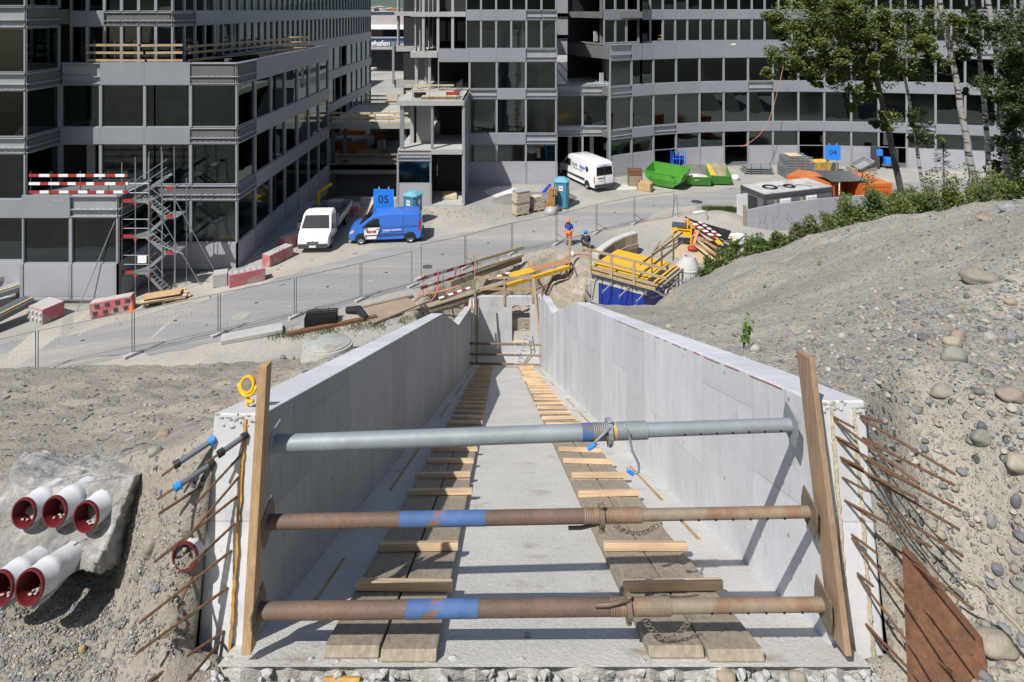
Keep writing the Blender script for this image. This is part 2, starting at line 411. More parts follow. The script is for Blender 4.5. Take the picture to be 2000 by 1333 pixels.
# pieces of dug earth use their own material: bowl lining just above the ground sheet
ex = axis([(-5.6, .11), (11.2, .11)]); ey = axis([(26.5, .11), (39.6, .11)])
def zdig(x, y): return zg(x, y)+.006+.07*abs(fb(x, y, 2.2, 8))+.03*fb(x, y, 6, 2)
grid('excavation', ex, ey, zdig, M_['dig'], skip=lambda x, y: (not inpoly(x, y, EX) and dpoly(x, y, EX) > .55+.3*fb(x, y, .8)) or (-2.25 < x < 2.0 and y < 33.35))
# road sheet
def flat(name, pts, z, m, kind='structure'):
    b = MB(); P = []
    for i in range(len(pts)):
        p, q_ = pts[i], pts[(i+1) % len(pts)]; n_ = max(1, min(40, int((q_-p).length/.6)))
        for k in range(n_):
            r_ = p.lerp(q_, k/n_); j = V((fb(r_.x, r_.y, .35, 1), fb(r_.x, r_.y, .35, 6)))*.5+V((fb(r_.x, r_.y, 1.9, 1), fb(r_.x, r_.y, 1.9, 6)))*.22
            P.append((r_.x+j.x, r_.y+j.y, z))
    bm = bmesh.new(); vs = [bm.verts.new(p) for p in P]; f = bm.faces.new(vs)
    bmesh.ops.triangulate(bm, faces=[f])
    for v in bm.verts: v.co.z = gz(v.co.x, v.co.y)+z
    bm.verts.index_update()
    b.add([v.co.copy() for v in bm.verts], [tuple(v.index for v in f.verts) for f in bm.faces]); bm.free()
    o = b.build(name, m); return prop(o, kind=kind)
lo = [(-400, 800), (0, 728), (130, 712), (260, 698), (440, 668), (590, 630), (720, 590), (860, 548), (1000, 503), (1100, 476), (1215, 447), (1330, 415), (1440, 395), (1600, 384), (1900, 372), (2300, 366)]
up = [(2300, 350), (1900, 353), (1640, 357), (1430, 368), (1250, 389), (1100, 413), (1000, 436), (840, 466), (700, 500), (560, 540), (420, 582), (250, 628), (120, 655), (0, 672), (-400, 730)]
flat('road', [G(*p) for p in lo]+[G(*p) for p in up], .012, M_['asph'])
flat('yard', [G(*p) for p in [(-400, 728), (0, 671), (120, 654), (250, 627), (420, 581), (560, 539), (700, 499), (840, 465), (850, 440), (830, 405), (640, 395), (560, 430), (470, 528), (290, 560), (60, 606), (-400, 620)]], .008, mat('worn_asphalt', (.275, .268, .25), .9, var=.16, vscale=.2, col2=(.34, .32, .275), c2pos=(.45, .6), fine=(12, .09), bump=.25, bscale=24))
# wooded hill behind the camera, and ground under it
def zback(x, y):
    r = max(0, -6-y); return 11+min(60, .55*r)+4*fb(x, y, .03)+1.5*fb(x, y, .12)
bk = grid('hill', axis([(-260, 14), (260, 14)]), axis([(-200, 10), (-14, 10)]), lambda x, y: zback(x, y)+(10+3*fb(x, y, .3) if y < -30 else 0), mat('wooded_hill', (.022, .040, .014), .95, var=.75, vscale=.14, bump=1, bscale=1.2, fine=(1.1, .6)))
grid('slope', axis([(-60, 6), (60, 6)]), axis([(-16, 2.4), (1.3, .6)]), lambda x, y: 11.0+min(0, .0)-.06*abs(x)*(1-sm(-16, 0, y))-(.28*max(0, abs(x)-6) if y > -12 else 0)*sm(-14, 0, y), mat('meadow', (.03, .05, .015), .95, var=.3, vscale=.5))
# ================================================================ concrete trough
M_['tcl'] = mat('cast_concrete', (.47, .475, .48), .8, var=.10, vscale=1.1, col2=(.34, .34, .335), c2pos=(.5, .72), fine=(16, .07), bump=.15, bscale=25, stretch=(1, .35, 1))
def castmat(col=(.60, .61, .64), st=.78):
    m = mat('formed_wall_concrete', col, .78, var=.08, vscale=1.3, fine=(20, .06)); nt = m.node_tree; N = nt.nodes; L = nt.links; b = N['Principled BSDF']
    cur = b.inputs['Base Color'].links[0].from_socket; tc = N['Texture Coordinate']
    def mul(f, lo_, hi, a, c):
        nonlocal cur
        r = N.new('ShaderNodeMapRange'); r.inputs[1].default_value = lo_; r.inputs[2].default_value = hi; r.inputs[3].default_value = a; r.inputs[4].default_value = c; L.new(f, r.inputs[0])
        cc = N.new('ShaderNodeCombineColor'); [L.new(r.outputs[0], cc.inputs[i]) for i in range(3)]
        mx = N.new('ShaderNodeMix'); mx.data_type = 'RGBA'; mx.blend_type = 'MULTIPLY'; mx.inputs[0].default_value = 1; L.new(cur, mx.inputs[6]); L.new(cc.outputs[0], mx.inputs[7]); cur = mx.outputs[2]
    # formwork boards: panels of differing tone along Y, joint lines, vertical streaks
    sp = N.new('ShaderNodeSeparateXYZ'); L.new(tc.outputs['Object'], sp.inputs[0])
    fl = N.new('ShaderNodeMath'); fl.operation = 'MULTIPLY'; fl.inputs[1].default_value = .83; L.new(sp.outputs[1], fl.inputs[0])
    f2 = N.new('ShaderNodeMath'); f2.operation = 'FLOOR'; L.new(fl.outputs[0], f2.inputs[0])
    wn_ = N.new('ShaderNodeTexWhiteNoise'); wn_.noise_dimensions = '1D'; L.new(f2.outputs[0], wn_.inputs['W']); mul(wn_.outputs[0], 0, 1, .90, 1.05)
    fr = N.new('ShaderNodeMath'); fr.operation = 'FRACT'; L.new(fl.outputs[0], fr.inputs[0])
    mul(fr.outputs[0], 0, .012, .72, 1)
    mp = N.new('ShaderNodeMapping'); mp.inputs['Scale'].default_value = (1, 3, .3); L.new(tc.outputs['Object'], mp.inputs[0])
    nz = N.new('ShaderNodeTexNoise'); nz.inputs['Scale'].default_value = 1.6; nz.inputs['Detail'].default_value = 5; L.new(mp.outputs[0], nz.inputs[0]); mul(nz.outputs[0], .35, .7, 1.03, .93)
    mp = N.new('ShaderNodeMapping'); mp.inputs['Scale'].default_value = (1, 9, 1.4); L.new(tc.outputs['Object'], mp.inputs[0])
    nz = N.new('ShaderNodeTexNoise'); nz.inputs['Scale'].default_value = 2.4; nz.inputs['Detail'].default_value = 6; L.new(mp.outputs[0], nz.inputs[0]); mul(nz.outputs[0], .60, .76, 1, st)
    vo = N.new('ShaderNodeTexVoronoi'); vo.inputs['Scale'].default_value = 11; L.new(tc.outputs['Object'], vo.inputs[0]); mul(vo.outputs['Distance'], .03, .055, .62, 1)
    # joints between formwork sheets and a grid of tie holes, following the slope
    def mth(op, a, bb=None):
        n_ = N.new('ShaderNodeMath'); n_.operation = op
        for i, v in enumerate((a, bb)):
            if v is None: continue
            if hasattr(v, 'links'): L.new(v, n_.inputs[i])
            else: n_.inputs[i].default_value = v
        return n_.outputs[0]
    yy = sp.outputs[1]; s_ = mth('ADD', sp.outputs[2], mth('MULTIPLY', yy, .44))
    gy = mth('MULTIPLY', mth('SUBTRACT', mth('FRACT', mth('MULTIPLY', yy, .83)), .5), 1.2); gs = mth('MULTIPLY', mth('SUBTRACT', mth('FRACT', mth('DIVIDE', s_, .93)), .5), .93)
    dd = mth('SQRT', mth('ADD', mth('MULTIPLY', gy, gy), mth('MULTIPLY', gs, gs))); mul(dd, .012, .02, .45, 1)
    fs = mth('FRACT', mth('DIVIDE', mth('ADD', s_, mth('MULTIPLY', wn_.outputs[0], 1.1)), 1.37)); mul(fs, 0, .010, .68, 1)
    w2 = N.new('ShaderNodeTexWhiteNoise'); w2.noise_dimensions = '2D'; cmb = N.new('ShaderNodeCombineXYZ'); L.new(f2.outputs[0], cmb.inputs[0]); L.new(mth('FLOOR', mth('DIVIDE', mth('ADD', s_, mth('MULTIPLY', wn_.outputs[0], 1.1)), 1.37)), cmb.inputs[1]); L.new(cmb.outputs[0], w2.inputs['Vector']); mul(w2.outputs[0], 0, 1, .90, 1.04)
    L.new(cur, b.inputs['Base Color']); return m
M_['tcw'] = castmat(); M_['tcwshade'] = castmat((.31, .31, .30), .50)  # second copy darker: left inner face's shade painted in, plus stronger stain streaks
def floormat():
    m = mat('rough_trowelled_concrete', (.52, .51, .48), .9, var=.12, vscale=1.4, fine=(34, .13), bump=.5, bscale=45)
    nt = m.node_tree; N = nt.nodes; L = nt.links; b = N['Principled BSDF']; cur = b.inputs['Base Color'].links[0].from_socket; tc = N['Texture Coordinate']
    mp = N.new('ShaderNodeMapping'); mp.inputs['Scale'].default_value = (1.2, 1.0, 3); L.new(tc.outputs['Object'], mp.inputs[0])
    nz = N.new('ShaderNodeTexNoise'); nz.inputs['Scale'].default_value = 1.8; nz.inputs['Detail'].default_value = 8; nz.inputs['Roughness'].default_value = .7; L.new(mp.outputs[0], nz.inputs[0])
    r = N.new('ShaderNodeMapRange'); r.inputs[1].default_value = .57; r.inputs[2].default_value = .70; L.new(nz.outputs[0], r.inputs[0])
    mx = N.new('ShaderNodeMix'); mx.data_type = 'RGBA'; L.new(r.outputs[0], mx.inputs[0]); L.new(cur, mx.inputs[6]); mx.inputs[7].default_value = (.35, .29, .235, 1)
    L.new(mx.outputs[2], b.inputs['Base Color']); return m
M_['tfl'] = floormat()
TR = E('concrete_trough', 'long pale concrete trough running down the slope between two side walls', 'trough', (0, 3.6, 11.7))
def wallmesh(side, top):
    b = MB(); ds = [3.86, 5, 6.4, 8.55, 12, 15.92, 18, 21.8, 23.5, 26, 28.6, 29.9, 31.2]
    for d in ds:
        e = .27 if d < 4 else 0                      # the cut end leans towards the bottom
        xi = TC(d)+side*HW; xo = TC(d)+side*(HW+TH); zt = top(d); zb = floor_z(d)-.35
        b.v += [(xi, d-e, zb), (xo, d-e, zb), (xo, d, zt), (xi, d, zt)]
    for i in range(len(ds)-1):
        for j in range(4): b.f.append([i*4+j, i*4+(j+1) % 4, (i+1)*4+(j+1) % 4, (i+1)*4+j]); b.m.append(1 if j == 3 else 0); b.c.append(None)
    b.f.append([0, 1, 2, 3]); b.m.append(0); b.c.append(None); b.f.append([len(b.v)-4+k for k in (3, 2, 1, 0)]); b.m.append(0); b.c.append(None)
    return b
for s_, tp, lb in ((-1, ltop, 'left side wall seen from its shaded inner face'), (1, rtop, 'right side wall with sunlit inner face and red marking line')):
    w = wallmesh(s_, tp).build('side_wall', [M_['tcw'], M_['tcw'] if s_ > 0 else M_['tcwshade']], TR, world=True, bev=.012); w['label'] = lb
# floor slab, ragged at its near end
b = MB(); n = 56; nd = axis([(3.42, .5), (10, 2), (31.2, 3)])
for k, d in enumerate([3.3]+nd):
    for i in range(n+1):
        x = TC(d)-HW-.1+(2*HW+.2)*i/n; dd = d; z = floor_z(d)
        if k == 0: dd = 3.44+.05*fb(x, 1, 4)+.025*fb(x, 4, 14); z = floor_z(dd)+.008*fb(x, 3, 9)
        b.v.append((x, dd, z))
rows = 1+len(nd)
for i in range(n+1): x, y, z = b.v[i]; b.v.append((x, y+.02*fb(x, 2, 9), z-.09+.02*fb(x, 7, 12)))
for i in range(n+1): x, y, z = b.v[i]; b.v.append((x, y+.10, z-.4))
def q(a, c, d_, e): b.f.append([a, c, d_, e]); b.m.append(0); b.c.append(None)
for j in range(rows-1):
    for i in range(n): q(j*(n+1)+i, j*(n+1)+i+1, (j+1)*(n+1)+i+1, (j+1)*(n+1)+i)
o1 = rows*(n+1)
for i in range(n): q(i, i+1, o1+i+1, o1+i); q(o1+i, o1+i+1, o1+n+2+i, o1+n+1+i)
b.build('floor_slab', M_['tfl'], TR, world=True)
# thin ochre sealing bead along both floor corners, and the red marking line
b = MB()
for s_ in (-1, 1):
    b = MB()
    for k in range(60):
        d = 4.2+k*.42
        if fb(d, s_*3, .6) < -.05: continue
        x = TC(d)+s_*(HW-.20); b.beam((x, d, floor_z(d)+.004), (TC(d+.4)+s_*(HW-.20), d+.40, floor_z(d+.40)+.004), .030+.02*fb(d, s_, 1), .008)
    b.build('sealing_bead', mat('ochre_sealant', (.36, .25, .12), .9, var=.3, vscale=6), TR, world=True)
b = MB()
ln = [4.3+.11*k for k in range(58)]
for d, e in zip(ln, ln[1:]):
    if fb(d, 3, 1.3) < -.12 or fb(d, 8, 4) < -.25: continue
    b.beam((TC(d)+HW-.002, d, rtop(d)-.022+.008*fb(d, 1, 2)), (TC(e)+HW-.002, e, rtop(e)-.022+.008*fb(e, 1, 2)), .006, .005)
b.build('marking_line', mat('faded_red_chalk', (.36, .10, .09), .9, var=.3, vscale=9), TR, world=True)
# joint filler strips and lime crusts on the two cut ends
def endface(side, x, h):                              # point on the cut end: x offset outwards from inner face 0..TH, h 0 top..1 floor level
    top = (ltop if side < 0 else rtop)(3.86); zb = floor_z(3.6)-.35; z = top+(zb-top)*h
    return V((TC(3.8)+side*(HW+x), 3.86-.27*h, z))
ofo = mat('orange_filler', (.42, .24, .06), .85, var=.35, vscale=14); crust = mat('lime_crust', (.50, .44, .33), .95, var=.3, vscale=20, bump=.6)
for side, offs in ((-1, (.12,)), (1, (.10, .24))):
    for x in offs:
        b = MB(); c = MB()
        for k in range(46):
            h = .02+k*.0205; p = endface(side, x+.006*fb(k, 1, .7), h); q_ = endface(side, x+.006*fb(k+1, 1, .7), h+.022); r_ = .007+.005*fb(k, x, .9)
            (b if side < 0 else c).beam(p+V((0, -.003, 0)), q_+V((0, -.003, 0)), 2*r_+.004, .012, up=V((0, 1, 0)))
        if side < 0: b.build('joint_filler', ofo, TR, world=True)
        else: c.build('joint_filler', crust, TR, world=True)
b = MB()
for side in (-1, 1):                                  # broken rim at the top of each cut end
    for k in range(26):
        p = endface(side, rnd(.005, TH-.01), rnd(.0, .05)); b.rock(p+V((0, -.001, 0)), rnd(.006, .022), .006, rnd(.005, .014), k, 1)
b.build('broken_rim', M_['conc'], TR, world=True)
# ---------------------------------------------------------------- near ledge of the building the picture is taken from
b = MB(); b.box(-6, 6, .6, 3.385, 10.9, 11.80)
o = b.build('concrete_ledge', M_['conc'], bev=.01); prop(o, 'pale concrete ledge along the bottom edge in front of the trough', 'ledge')
b = MB()
for k in range(240):
    x = rnd(-1.75, 2.05); b.rock((x, rnd(3.39, 3.50), rnd(11.70, 11.80)), rnd(.012, .05), rnd(.012, .04), rnd(.01, .035), k, 1, rnd(0, 3))
o = b.build('rubble', M_['conc'], smooth=False); prop(o, 'crumbled concrete rubble along the broken edge of the trough floor', 'rubble', kind='stuff')
# ---------------------------------------------------------------- timber runways with cleats
def runway(name, label, x0a, x1a, y0, seed):
    random.seed(seed); t = E(name, label, 'boardwalk', (x0a, y0, floor_z(y0)), group='cleated board runways on the trough floor')
    w = (x1a-x0a)/2; SL = .5201
    y = y0; first = True
    segs = [(y0, 7.4), (7.42, 11.6), (11.62, 16), (16.02, 20.5), (20.52, 25), (25.02, 30.2)]
    for a, c in segs:
        for k in range(2):
            b = MB(); j = rnd(-.02, .02) if a > y0 else (-.04 if k else 0)
            xa = x0a+k*w+.006+rnd(-.006, .006); xs = -.0189*(a-y0); xe = -.0189*(c-y0)
            th = .062
            for (xq, dx) in ((xa, 0), (xa+w/2-.003, w/2)):
                pass
            b.hexa([(xa+xs, a+j, floor_z(a+j)+.004), (xa+w-.014+xs, a+j, floor_z(a+j)+.004), (xa+w-.014+xe, c, floor_z(c)+.004), (xa+xe, c, floor_z(c)+.004),
                    (xa+xs, a+j+.03, floor_z(a+j+.03)+th), (xa+w-.014+xs, a+j+.03, floor_z(a+j+.03)+th), (xa+w-.014+xe, c, floor_z(c)+th), (xa+xe, c, floor_z(c)+th)])
            b.build('plank', M_['plankg'], t, world=True, bev=.005)
    y = y0+.74; k = 0
    while y < 30.0 and k < 96:
        xs = -.0189*(y-y0); b = MB(); e0 = rnd(-.04, .03); e1 = rnd(-.03, .05); tw = rnd(-.012, .012); h = .055
        z = floor_z(y)+.066
        b.hexa([(x0a+xs+e0, y-tw, z), (x1a+xs+e1, y+tw, z), (x1a+xs+e1, y+.075+tw, z-.039), (x0a+xs+e0, y+.075-tw, z-.039),
                (x0a+xs+e0, y-tw+.012, z+h), (x1a+xs+e1, y+tw+.012, z+h), (x1a+xs+e1, y+.083+tw, z+h-.037), (x0a+xs+e0, y+.083-tw, z+h-.037)])
        b.build('cleat', M_['cleat'], t, world=True, bev=.003)
        y += rnd(.76, .86); k += 1
    return t
def woodmat(name, col, ax, var=.2, ring=22, bump=.4):
    m = mat(name, col, .82, var=var, vscale=1.3); nt = m.node_tree; N = nt.nodes; L = nt.links; b = N['Principled BSDF']; b.inputs['Specular IOR Level'].default_value = .2
    cur = b.inputs['Base Color'].links[0].from_socket; tc = N['Texture Coordinate']
    mp = N.new('ShaderNodeMapping'); sc = [ring]*3; sc[ax] = ring/22; mp.inputs['Scale'].default_value = sc; L.new(tc.outputs['Object'], mp.inputs[0])
    nz = N.new('ShaderNodeTexNoise'); nz.inputs['Scale'].default_value = 1; nz.inputs['Detail'].default_value = 7; nz.inputs['Roughness'].default_value = .65; nz.inputs['Distortion'].default_value = .4; L.new(mp.outputs[0], nz.inputs[0])
    r = N.new('ShaderNodeMapRange'); r.inputs[1].default_value = .3; r.inputs[2].default_value = .7; r.inputs[3].default_value = .68; r.inputs[4].default_value = 1.18; L.new(nz.outputs[0], r.inputs[0])
    cc = N.new('ShaderNodeCombineColor'); [L.new(r.outputs[0], cc.inputs[i]) for i in range(3)]
    mx = N.new('ShaderNodeMix'); mx.data_type = 'RGBA'; mx.blend_type = 'MULTIPLY'; mx.inputs[0].default_value = 1; L.new(cur, mx.inputs[6]); L.new(cc.outputs[0], mx.inputs[7])
    L.new(mx.outputs[2], b.inputs['Base Color']); bp = N.new('ShaderNodeBump'); bp.inputs['Strength'].default_value = bump; bp.inputs['Distance'].default_value = .006; L.new(nz.outputs[0], bp.inputs['Height']); L.new(bp.outputs[0], b.inputs['Normal'])
    return m
M_['plankg'] = woodmat('grey_plank', (.31, .265, .205), 1, ring=30); M_['cleat'] = woodmat('fresh_batten', (.58, .43, .28), 0, var=.25, ring=26)
M_['postw'] = woodmat('board_timber', (.40, .27, .155), 2, ring=40)
M_['woodx'] = woodmat('rail_timber', (.42, .32, .20), 0, ring=18)
# runway positions at d=3.55: x px 637..862 and 1267..1497 at y 1290 (d~3.5)
runway('timber_runway', 'left timber runway of two grey planks with many nailed cleats', -1.08, -.42, 3.50, 3)
runway('timber_runway', 'right timber runway of two grey planks with many nailed cleats', .78, 1.44, 3.50, 4)
# ---------------------------------------------------------------- boards against the wall ends and telescopic props
M_['postd'] = woodmat('dark_board_timber', (.31, .215, .14), 2, ring=40)
def board(label, top, bot, w, th, name='upright_board', m='postw'):
    b = MB(); b.beam(bot, top, w, th, up=V((0, 1, 0))); o = b.build(name, M_[m], bev=.004); return prop(o, label, 'board', 'upright boards behind the telescopic props')
lx = TC(3.7)-HW+.03; rx = TC(3.7)+HW-.03
board('upright board against the left wall, tips above the wall top', V((lx-.0, 3.78, 13.32)), V((lx+.02, 3.50, 11.85)), .055, .08)
board('upright board against the right wall, dark plank taller than the wall', V((rx+.0, 3.92, 13.30)), V((rx+.01, 3.52, 11.86)), .035, .19, m='postd')
def propjack(label, yl, yr, zl, zr, outer, inner, r, blue=None, galv=False, group='telescopic steel props across the near end of the trough', coll=.62, far=False, nut=True):
    xl = lx+.045 if not far else None
    a = V((TC(yl)-HW+(.07 if not far else .01), yl, zl)); c = V((TC(yr)+HW-(.08 if not far else .01), yr, zr)); ax = (c-a).normalized()
    t = E('steel_prop', label, 'prop', a, group=group)
    m = (a+(c-a)*coll)
    n = 20 if not far else 8
    b = MB(); b.tube(a, m, r, n); b.build('outer_tube', outer, t, smooth=True, sharp=40, world=True)
    b = MB(); b.tube(m, c, r*.82, n); b.build('inner_tube', inner, t, smooth=True, sharp=40, world=True)
    if blue:
        for s0, s1 in blue: b = MB(); b.tube(a+ax*s0, a+ax*s1, r+.0015, n); b.build('paint_band', M_['bband'], t, smooth=True, sharp=40, world=True)
    if far: return t
    b = MB()
    for k in range(26):                               # thread
        p = m+ax*(-.06+k*.0135); b.tube(p, p+ax*.007, r*1.05, n); b.tube(p+ax*.007, p+ax*.0135, r*.96, n)
    b.build('thread', inner if not galv else outer, t, world=True)
    b = MB(); b.tube(m+ax*.03, m+ax*.06, r*1.55, 14); p = m+ax*.045
    b.tube(p+V((0, 0, .02)), p+V((0, -.02, .085)), .018, 8); b.tube(p+V((0, 0, -.02)), p+V((0, -.02, -.085)), .018, 8)
    b.build('collar_nut', outer if galv else M_['steelr'], t, world=True, bev=.003)
    up = V((0, -.03, .07))
    b = MB()
    if galv: b.path([p+V((0, -.05, .06)), p+V((-.06, -.07, .02)), p+V((-.13, -.07, -.05))], .009, 8)
    else: b.path([p+up*(1 if nut else -1), p+up*(1 if nut else -1)+V((-.12, -.01, -.02)), p+up*(1 if nut else -1)+V((-.20, -.01, -.022))], .011, 8)
    b.build('handle', outer if galv else M_['steelr'], t, smooth=True, world=True)
    if galv: b = MB(); b.tube(p+V((-.10, -.075, -.03)), p+V((-.145, -.075, -.062)), .013, 8); b.build('blue_grip', M_['blues'], t, world=True)
    # pin with hook or chain
    b = MB(); p2 = m+ax*.13
    if galv:
        b.path([p2+V((0, -.05, .08)), p2+V((.03, -.06, .03)), p2+V((.05, -.07, -.08)), p2+V((.09, -.07, -.16)), p2+V((.09, -.07, -.21)), p2+V((.05, -.07, -.225)), p2+V((.02, -.07, -.19))], .008, 8)
        b.build('hook_pin', outer, t, smooth=True, world=True)
        b = MB(); b.tube(p2+V((.055, -.07, -.225)), p2+V((.02, -.07, -.20)), .013, 8); b.build('blue_grip', M_['blues'], t, world=True)
    else:
        for k in range(15):
            u = k/14; s = V((.0+.26*u*(1 if nut else .9), -.05, -r*.6-.34*(u*(1-u))*(1.3 if nut else .5)))
            q0 = p2+s; M = Matrix.Translation(q0) @ Matrix.Rotation(k*pi/2, 4, 'X') @ Matrix.Rotation(pi/2, 4, 'X')
            pr = [(.012*cos(a)*1.5, .012*sin(a)) for a in [i*pi/4 for i in range(8)]]
            b.path([M @ V((x, y, 0)) for x, y in pr]+[M @ V((pr[0][0], pr[0][1], 0))], .003, 5)
        b.build('pin_chain', M_['steelr'], t, world=True)
    # row of pin holes
    b = MB()
    for k in range(1, 12):
        p3 = m+ax*(.42+k*.105)
        if (p3-a).length < (c-a).length-.06: b.tube(p3+V((0, -r*.82-.001, -.012)), p3+V((0, -r*.7, -.012)), .0085, 8)
    b.build('pin_hole', M_['black'], t, world=True)['kind'] = 'stuff'
    # end plates
    for e, sg in ((a, -1), (c, 1)):
        b = MB(); pl = [(-.085, -.10), (.085, -.10), (.10, .0), (.085, .10), (-.085, .10), (-.10, 0)]
        ang = rnd(-.25, .35); M = Matrix.Translation(e) @ Matrix.Rotation(ang, 4, 'X')
        b.prism(pl, 'x', -.005, .005, M); b.build('end_plate', M_['steelr'] if not galv else inner, t, world=True, bev=.001)
    return t
M_['steelr'] = mat('worn_brown_steel', (.17, .135, .10), .7, .3, var=.25, vscale=14, fine=(60, .2))
M_['rtube'] = mat('rusty_tube', (.125, .085, .065), .7, .1, var=.22, vscale=5, col2=(.17, .10, .062), c2pos=(.5, .72), fine=(50, .15), bump=.2, bscale=50)
M_['rtube2'] = mat('worn_inner_tube', (.24, .20, .15), .65, .15, var=.2, vscale=6, col2=(.22, .13, .08), c2pos=(.45, .6), fine=(60, .12))
M_['gtube'] = mat('zinc_tube', (.24, .27, .29), .6, .25, var=.18, vscale=5, col2=(.40, .40, .39), c2pos=(.66, .69), fine=(50, .05))
M_['bband'] = mat('blue_band_paint', (.055, .115, .27), .75, var=.3, vscale=8, col2=(.17, .10, .07), c2pos=(.50, .54))
yT, yM, yB = 3.93, 3.76, 3.60
zp = lambda py, d: CH-(py-HOR)/F*d
propjack('grey galvanised steel prop, highest of the three across the trough', 3.84, 4.00, zp(867, 3.84), zp(830, 4.0), M_['gtube'], M_['gtube'], .049, None, True, coll=.625)
propjack('rusty brown steel prop in the middle, with a blue painted band', 3.72, 3.76, zp(1020, 3.72), zp(1000, 3.76), M_['rtube'], M_['rtube2'], .039, [(.80, 1.32)], coll=.60, nut=False)
propjack('rusty brown steel prop lowest of the three, nearest the plank ends', 3.58, 3.60, zp(1194, 3.58), zp(1181, 3.60), M_['rtube'], M_['rtube2'], .043, [(.86, 1.28)], coll=.64, nut=True)
# label bands on the grey prop
lt = [o for o in S.objects if o.name == 'steel_prop'][0]
a = V((TC(3.84)-HW+.07, 3.84, zp(867, 3.84))); c = V((TC(4.0)+HW-.08, 4.0, zp(830, 4.0))); ax = (c-a).normalized()
for s0, s1, mm in ((1.93, 2.00, 'bband'), (2.001, 2.04, 'rtube'), (2.041, 2.13, 'bband'), (2.131, 2.15, 'yplast')):
    b = MB(); b.tube(a+ax*s0, a+ax*s1, .0505, 20); b.build('label_band', M_[mm], lt, smooth=True, sharp=40, world=True)
# far props at the lower end
for k, (py, lb) in enumerate(((671, 'upper'), (692, 'middle'), (710, 'lowest'))):
    propjack('%s of the three thin props across the far lower end of the trough' % lb, 29.6, 29.6, zp(py, 29.6), zp(py+3, 29.6), M_['steelr'], M_['rtube2'], .055, [(2.2, 2.5)] if k < 2 else None, group='props across the far end of the trough', far=True)
# ---------------------------------------------------------------- yellow warning lamp
lp = D(484, 793, 4.05); lp.z = ltop(4.05)
t = E('warning_lamp', 'yellow round warning lamp standing on the left wall end', 'warning lamp', lp)
M = Matrix.Translation((0, 0, .15)) @ Matrix.Scale(.78, 4) @ Matrix.Rotation(-.25, 4, 'Z') @ Matrix.Rotation(-.30, 4, 'X') @ Matrix.Rotation(R(90), 4, 'X')
b = MB(); b.lathe([(.052, -.016), (.068, -.016), (.072, 0), (.068, .016), (.052, .016), (.052, -.016)], 24, M); b.build('lamp_ring', M_['yplast'], t, smooth=True, sharp=40)
b = MB(); b.lathe([(0, -.012), (.052, -.010), (.052, .010), (0, .014)], 24, M); b.build('lens', M_['lens'], t, smooth=True, sharp=40)
b = MB(); b.path([M @ V((.085*cos(x), .085*sin(x), 0)) for x in [pi*1.0+pi*k/8 for k in range(9)]], .010, 6); b.build('bracket', M_['yplast'], t, smooth=True)
b = MB(); b.tube((0, 0, .02), (0, 0, .095), .014, 8); b.tube((0, 0, 0), (0, 0, .04), .006, 6); b.tube((0, -.01, .045), (.045, -.02, .05), .013, 8); b.build('stem', M_['yplast'], t, smooth=True, sharp=40)
# ---------------------------------------------------------------- starter bars at the wall ends
M_['rebar'] = mat('rebar', (.14, .075, .042), .8, .2, var=.3, vscale=14, fine=(90, .25))
def rebar(p0, p1, label, grp, r=.0078):
    b = MB(); p0 = V(p0); p1 = V(p1); L_ = (p1-p0).length; ax = (p1-p0)/L_; n = max(6, int(L_/.02)); pts = []; rs = []
    mid = (p0+p1)/2+V((rnd(-1, 1), rnd(-1, 1), rnd(-1, 1)))*.006
    for k in range(n+1):
        u = k/n; pts.append(p0*(1-u)**2+mid*2*u*(1-u)+p1*u*u if False else p0.lerp(p1, u)); rs.append(r*(1.13 if k % 2 else .93))
    b.path(pts, rs, 6); o = b.build('starter_bar', M_['rebar'], smooth=False); prop(o, label, 'rebar', grp); return o
def onend(side, px, py):                              # ray to the leaning cut end plane
    d = 3.7
    for _ in range(12):
        z = CH-(py-HOR)/F*d; top = 12.98; zb = floor_z(3.6)-.35; h = (top-z)/(top-zb); d = 3.86-.27*h
    return D(px, py, d)
GL = 'starter bars in the left wall end'
lefts = [((1190, 215), (960, 457)), ((1175, 325), (905, 640)), ((1165, 430), (755, 745)), ((1150, 565), (925, 765)), ((1135, 700), (678, 1045)), ((1115, 885), (665, 1192)), ((1095, 1102), (720, 1333)), ((1020, 365), (775, 510)), ((1000, 545), (900, 640)), ((970, 740), (870, 970))]
left_l = ['topmost bar of the inner row, short and running to the lower left', 'second bar of the inner row from the top', 'third bar of the inner row, its tip over the brown earth', 'fourth bar of the inner row, ending before the red pipe', 'fifth bar of the inner row, a long one reaching over the gravel', 'sixth bar of the inner row, the longest reaching down to the gravel', 'lowest bar of the inner row, leaving the picture at the bottom', 'topmost bare bar of the outer row, below the grey sleeves', 'short bar of the outer row beside the red pipe', 'lowest bar of the outer row, a middle length one']
for (a_, b_), lb in zip(lefts, left_l):
    s0 = onend(-1, a_[0]/2.5014, 800+a_[1]/2.5014); ln_ = sqrt((a_[0]-b_[0])**2+(a_[1]-b_[1])**2)/2.5/330
    ex_, ey_ = b_[0]/2.5014, 800+b_[1]/2.5014; p1 = D(ex_, ey_, s0.y-.10-.42*ln_); rebar(s0+V((0, .03, 0)), p1, 'rusty starter bar, '+lb, GL)
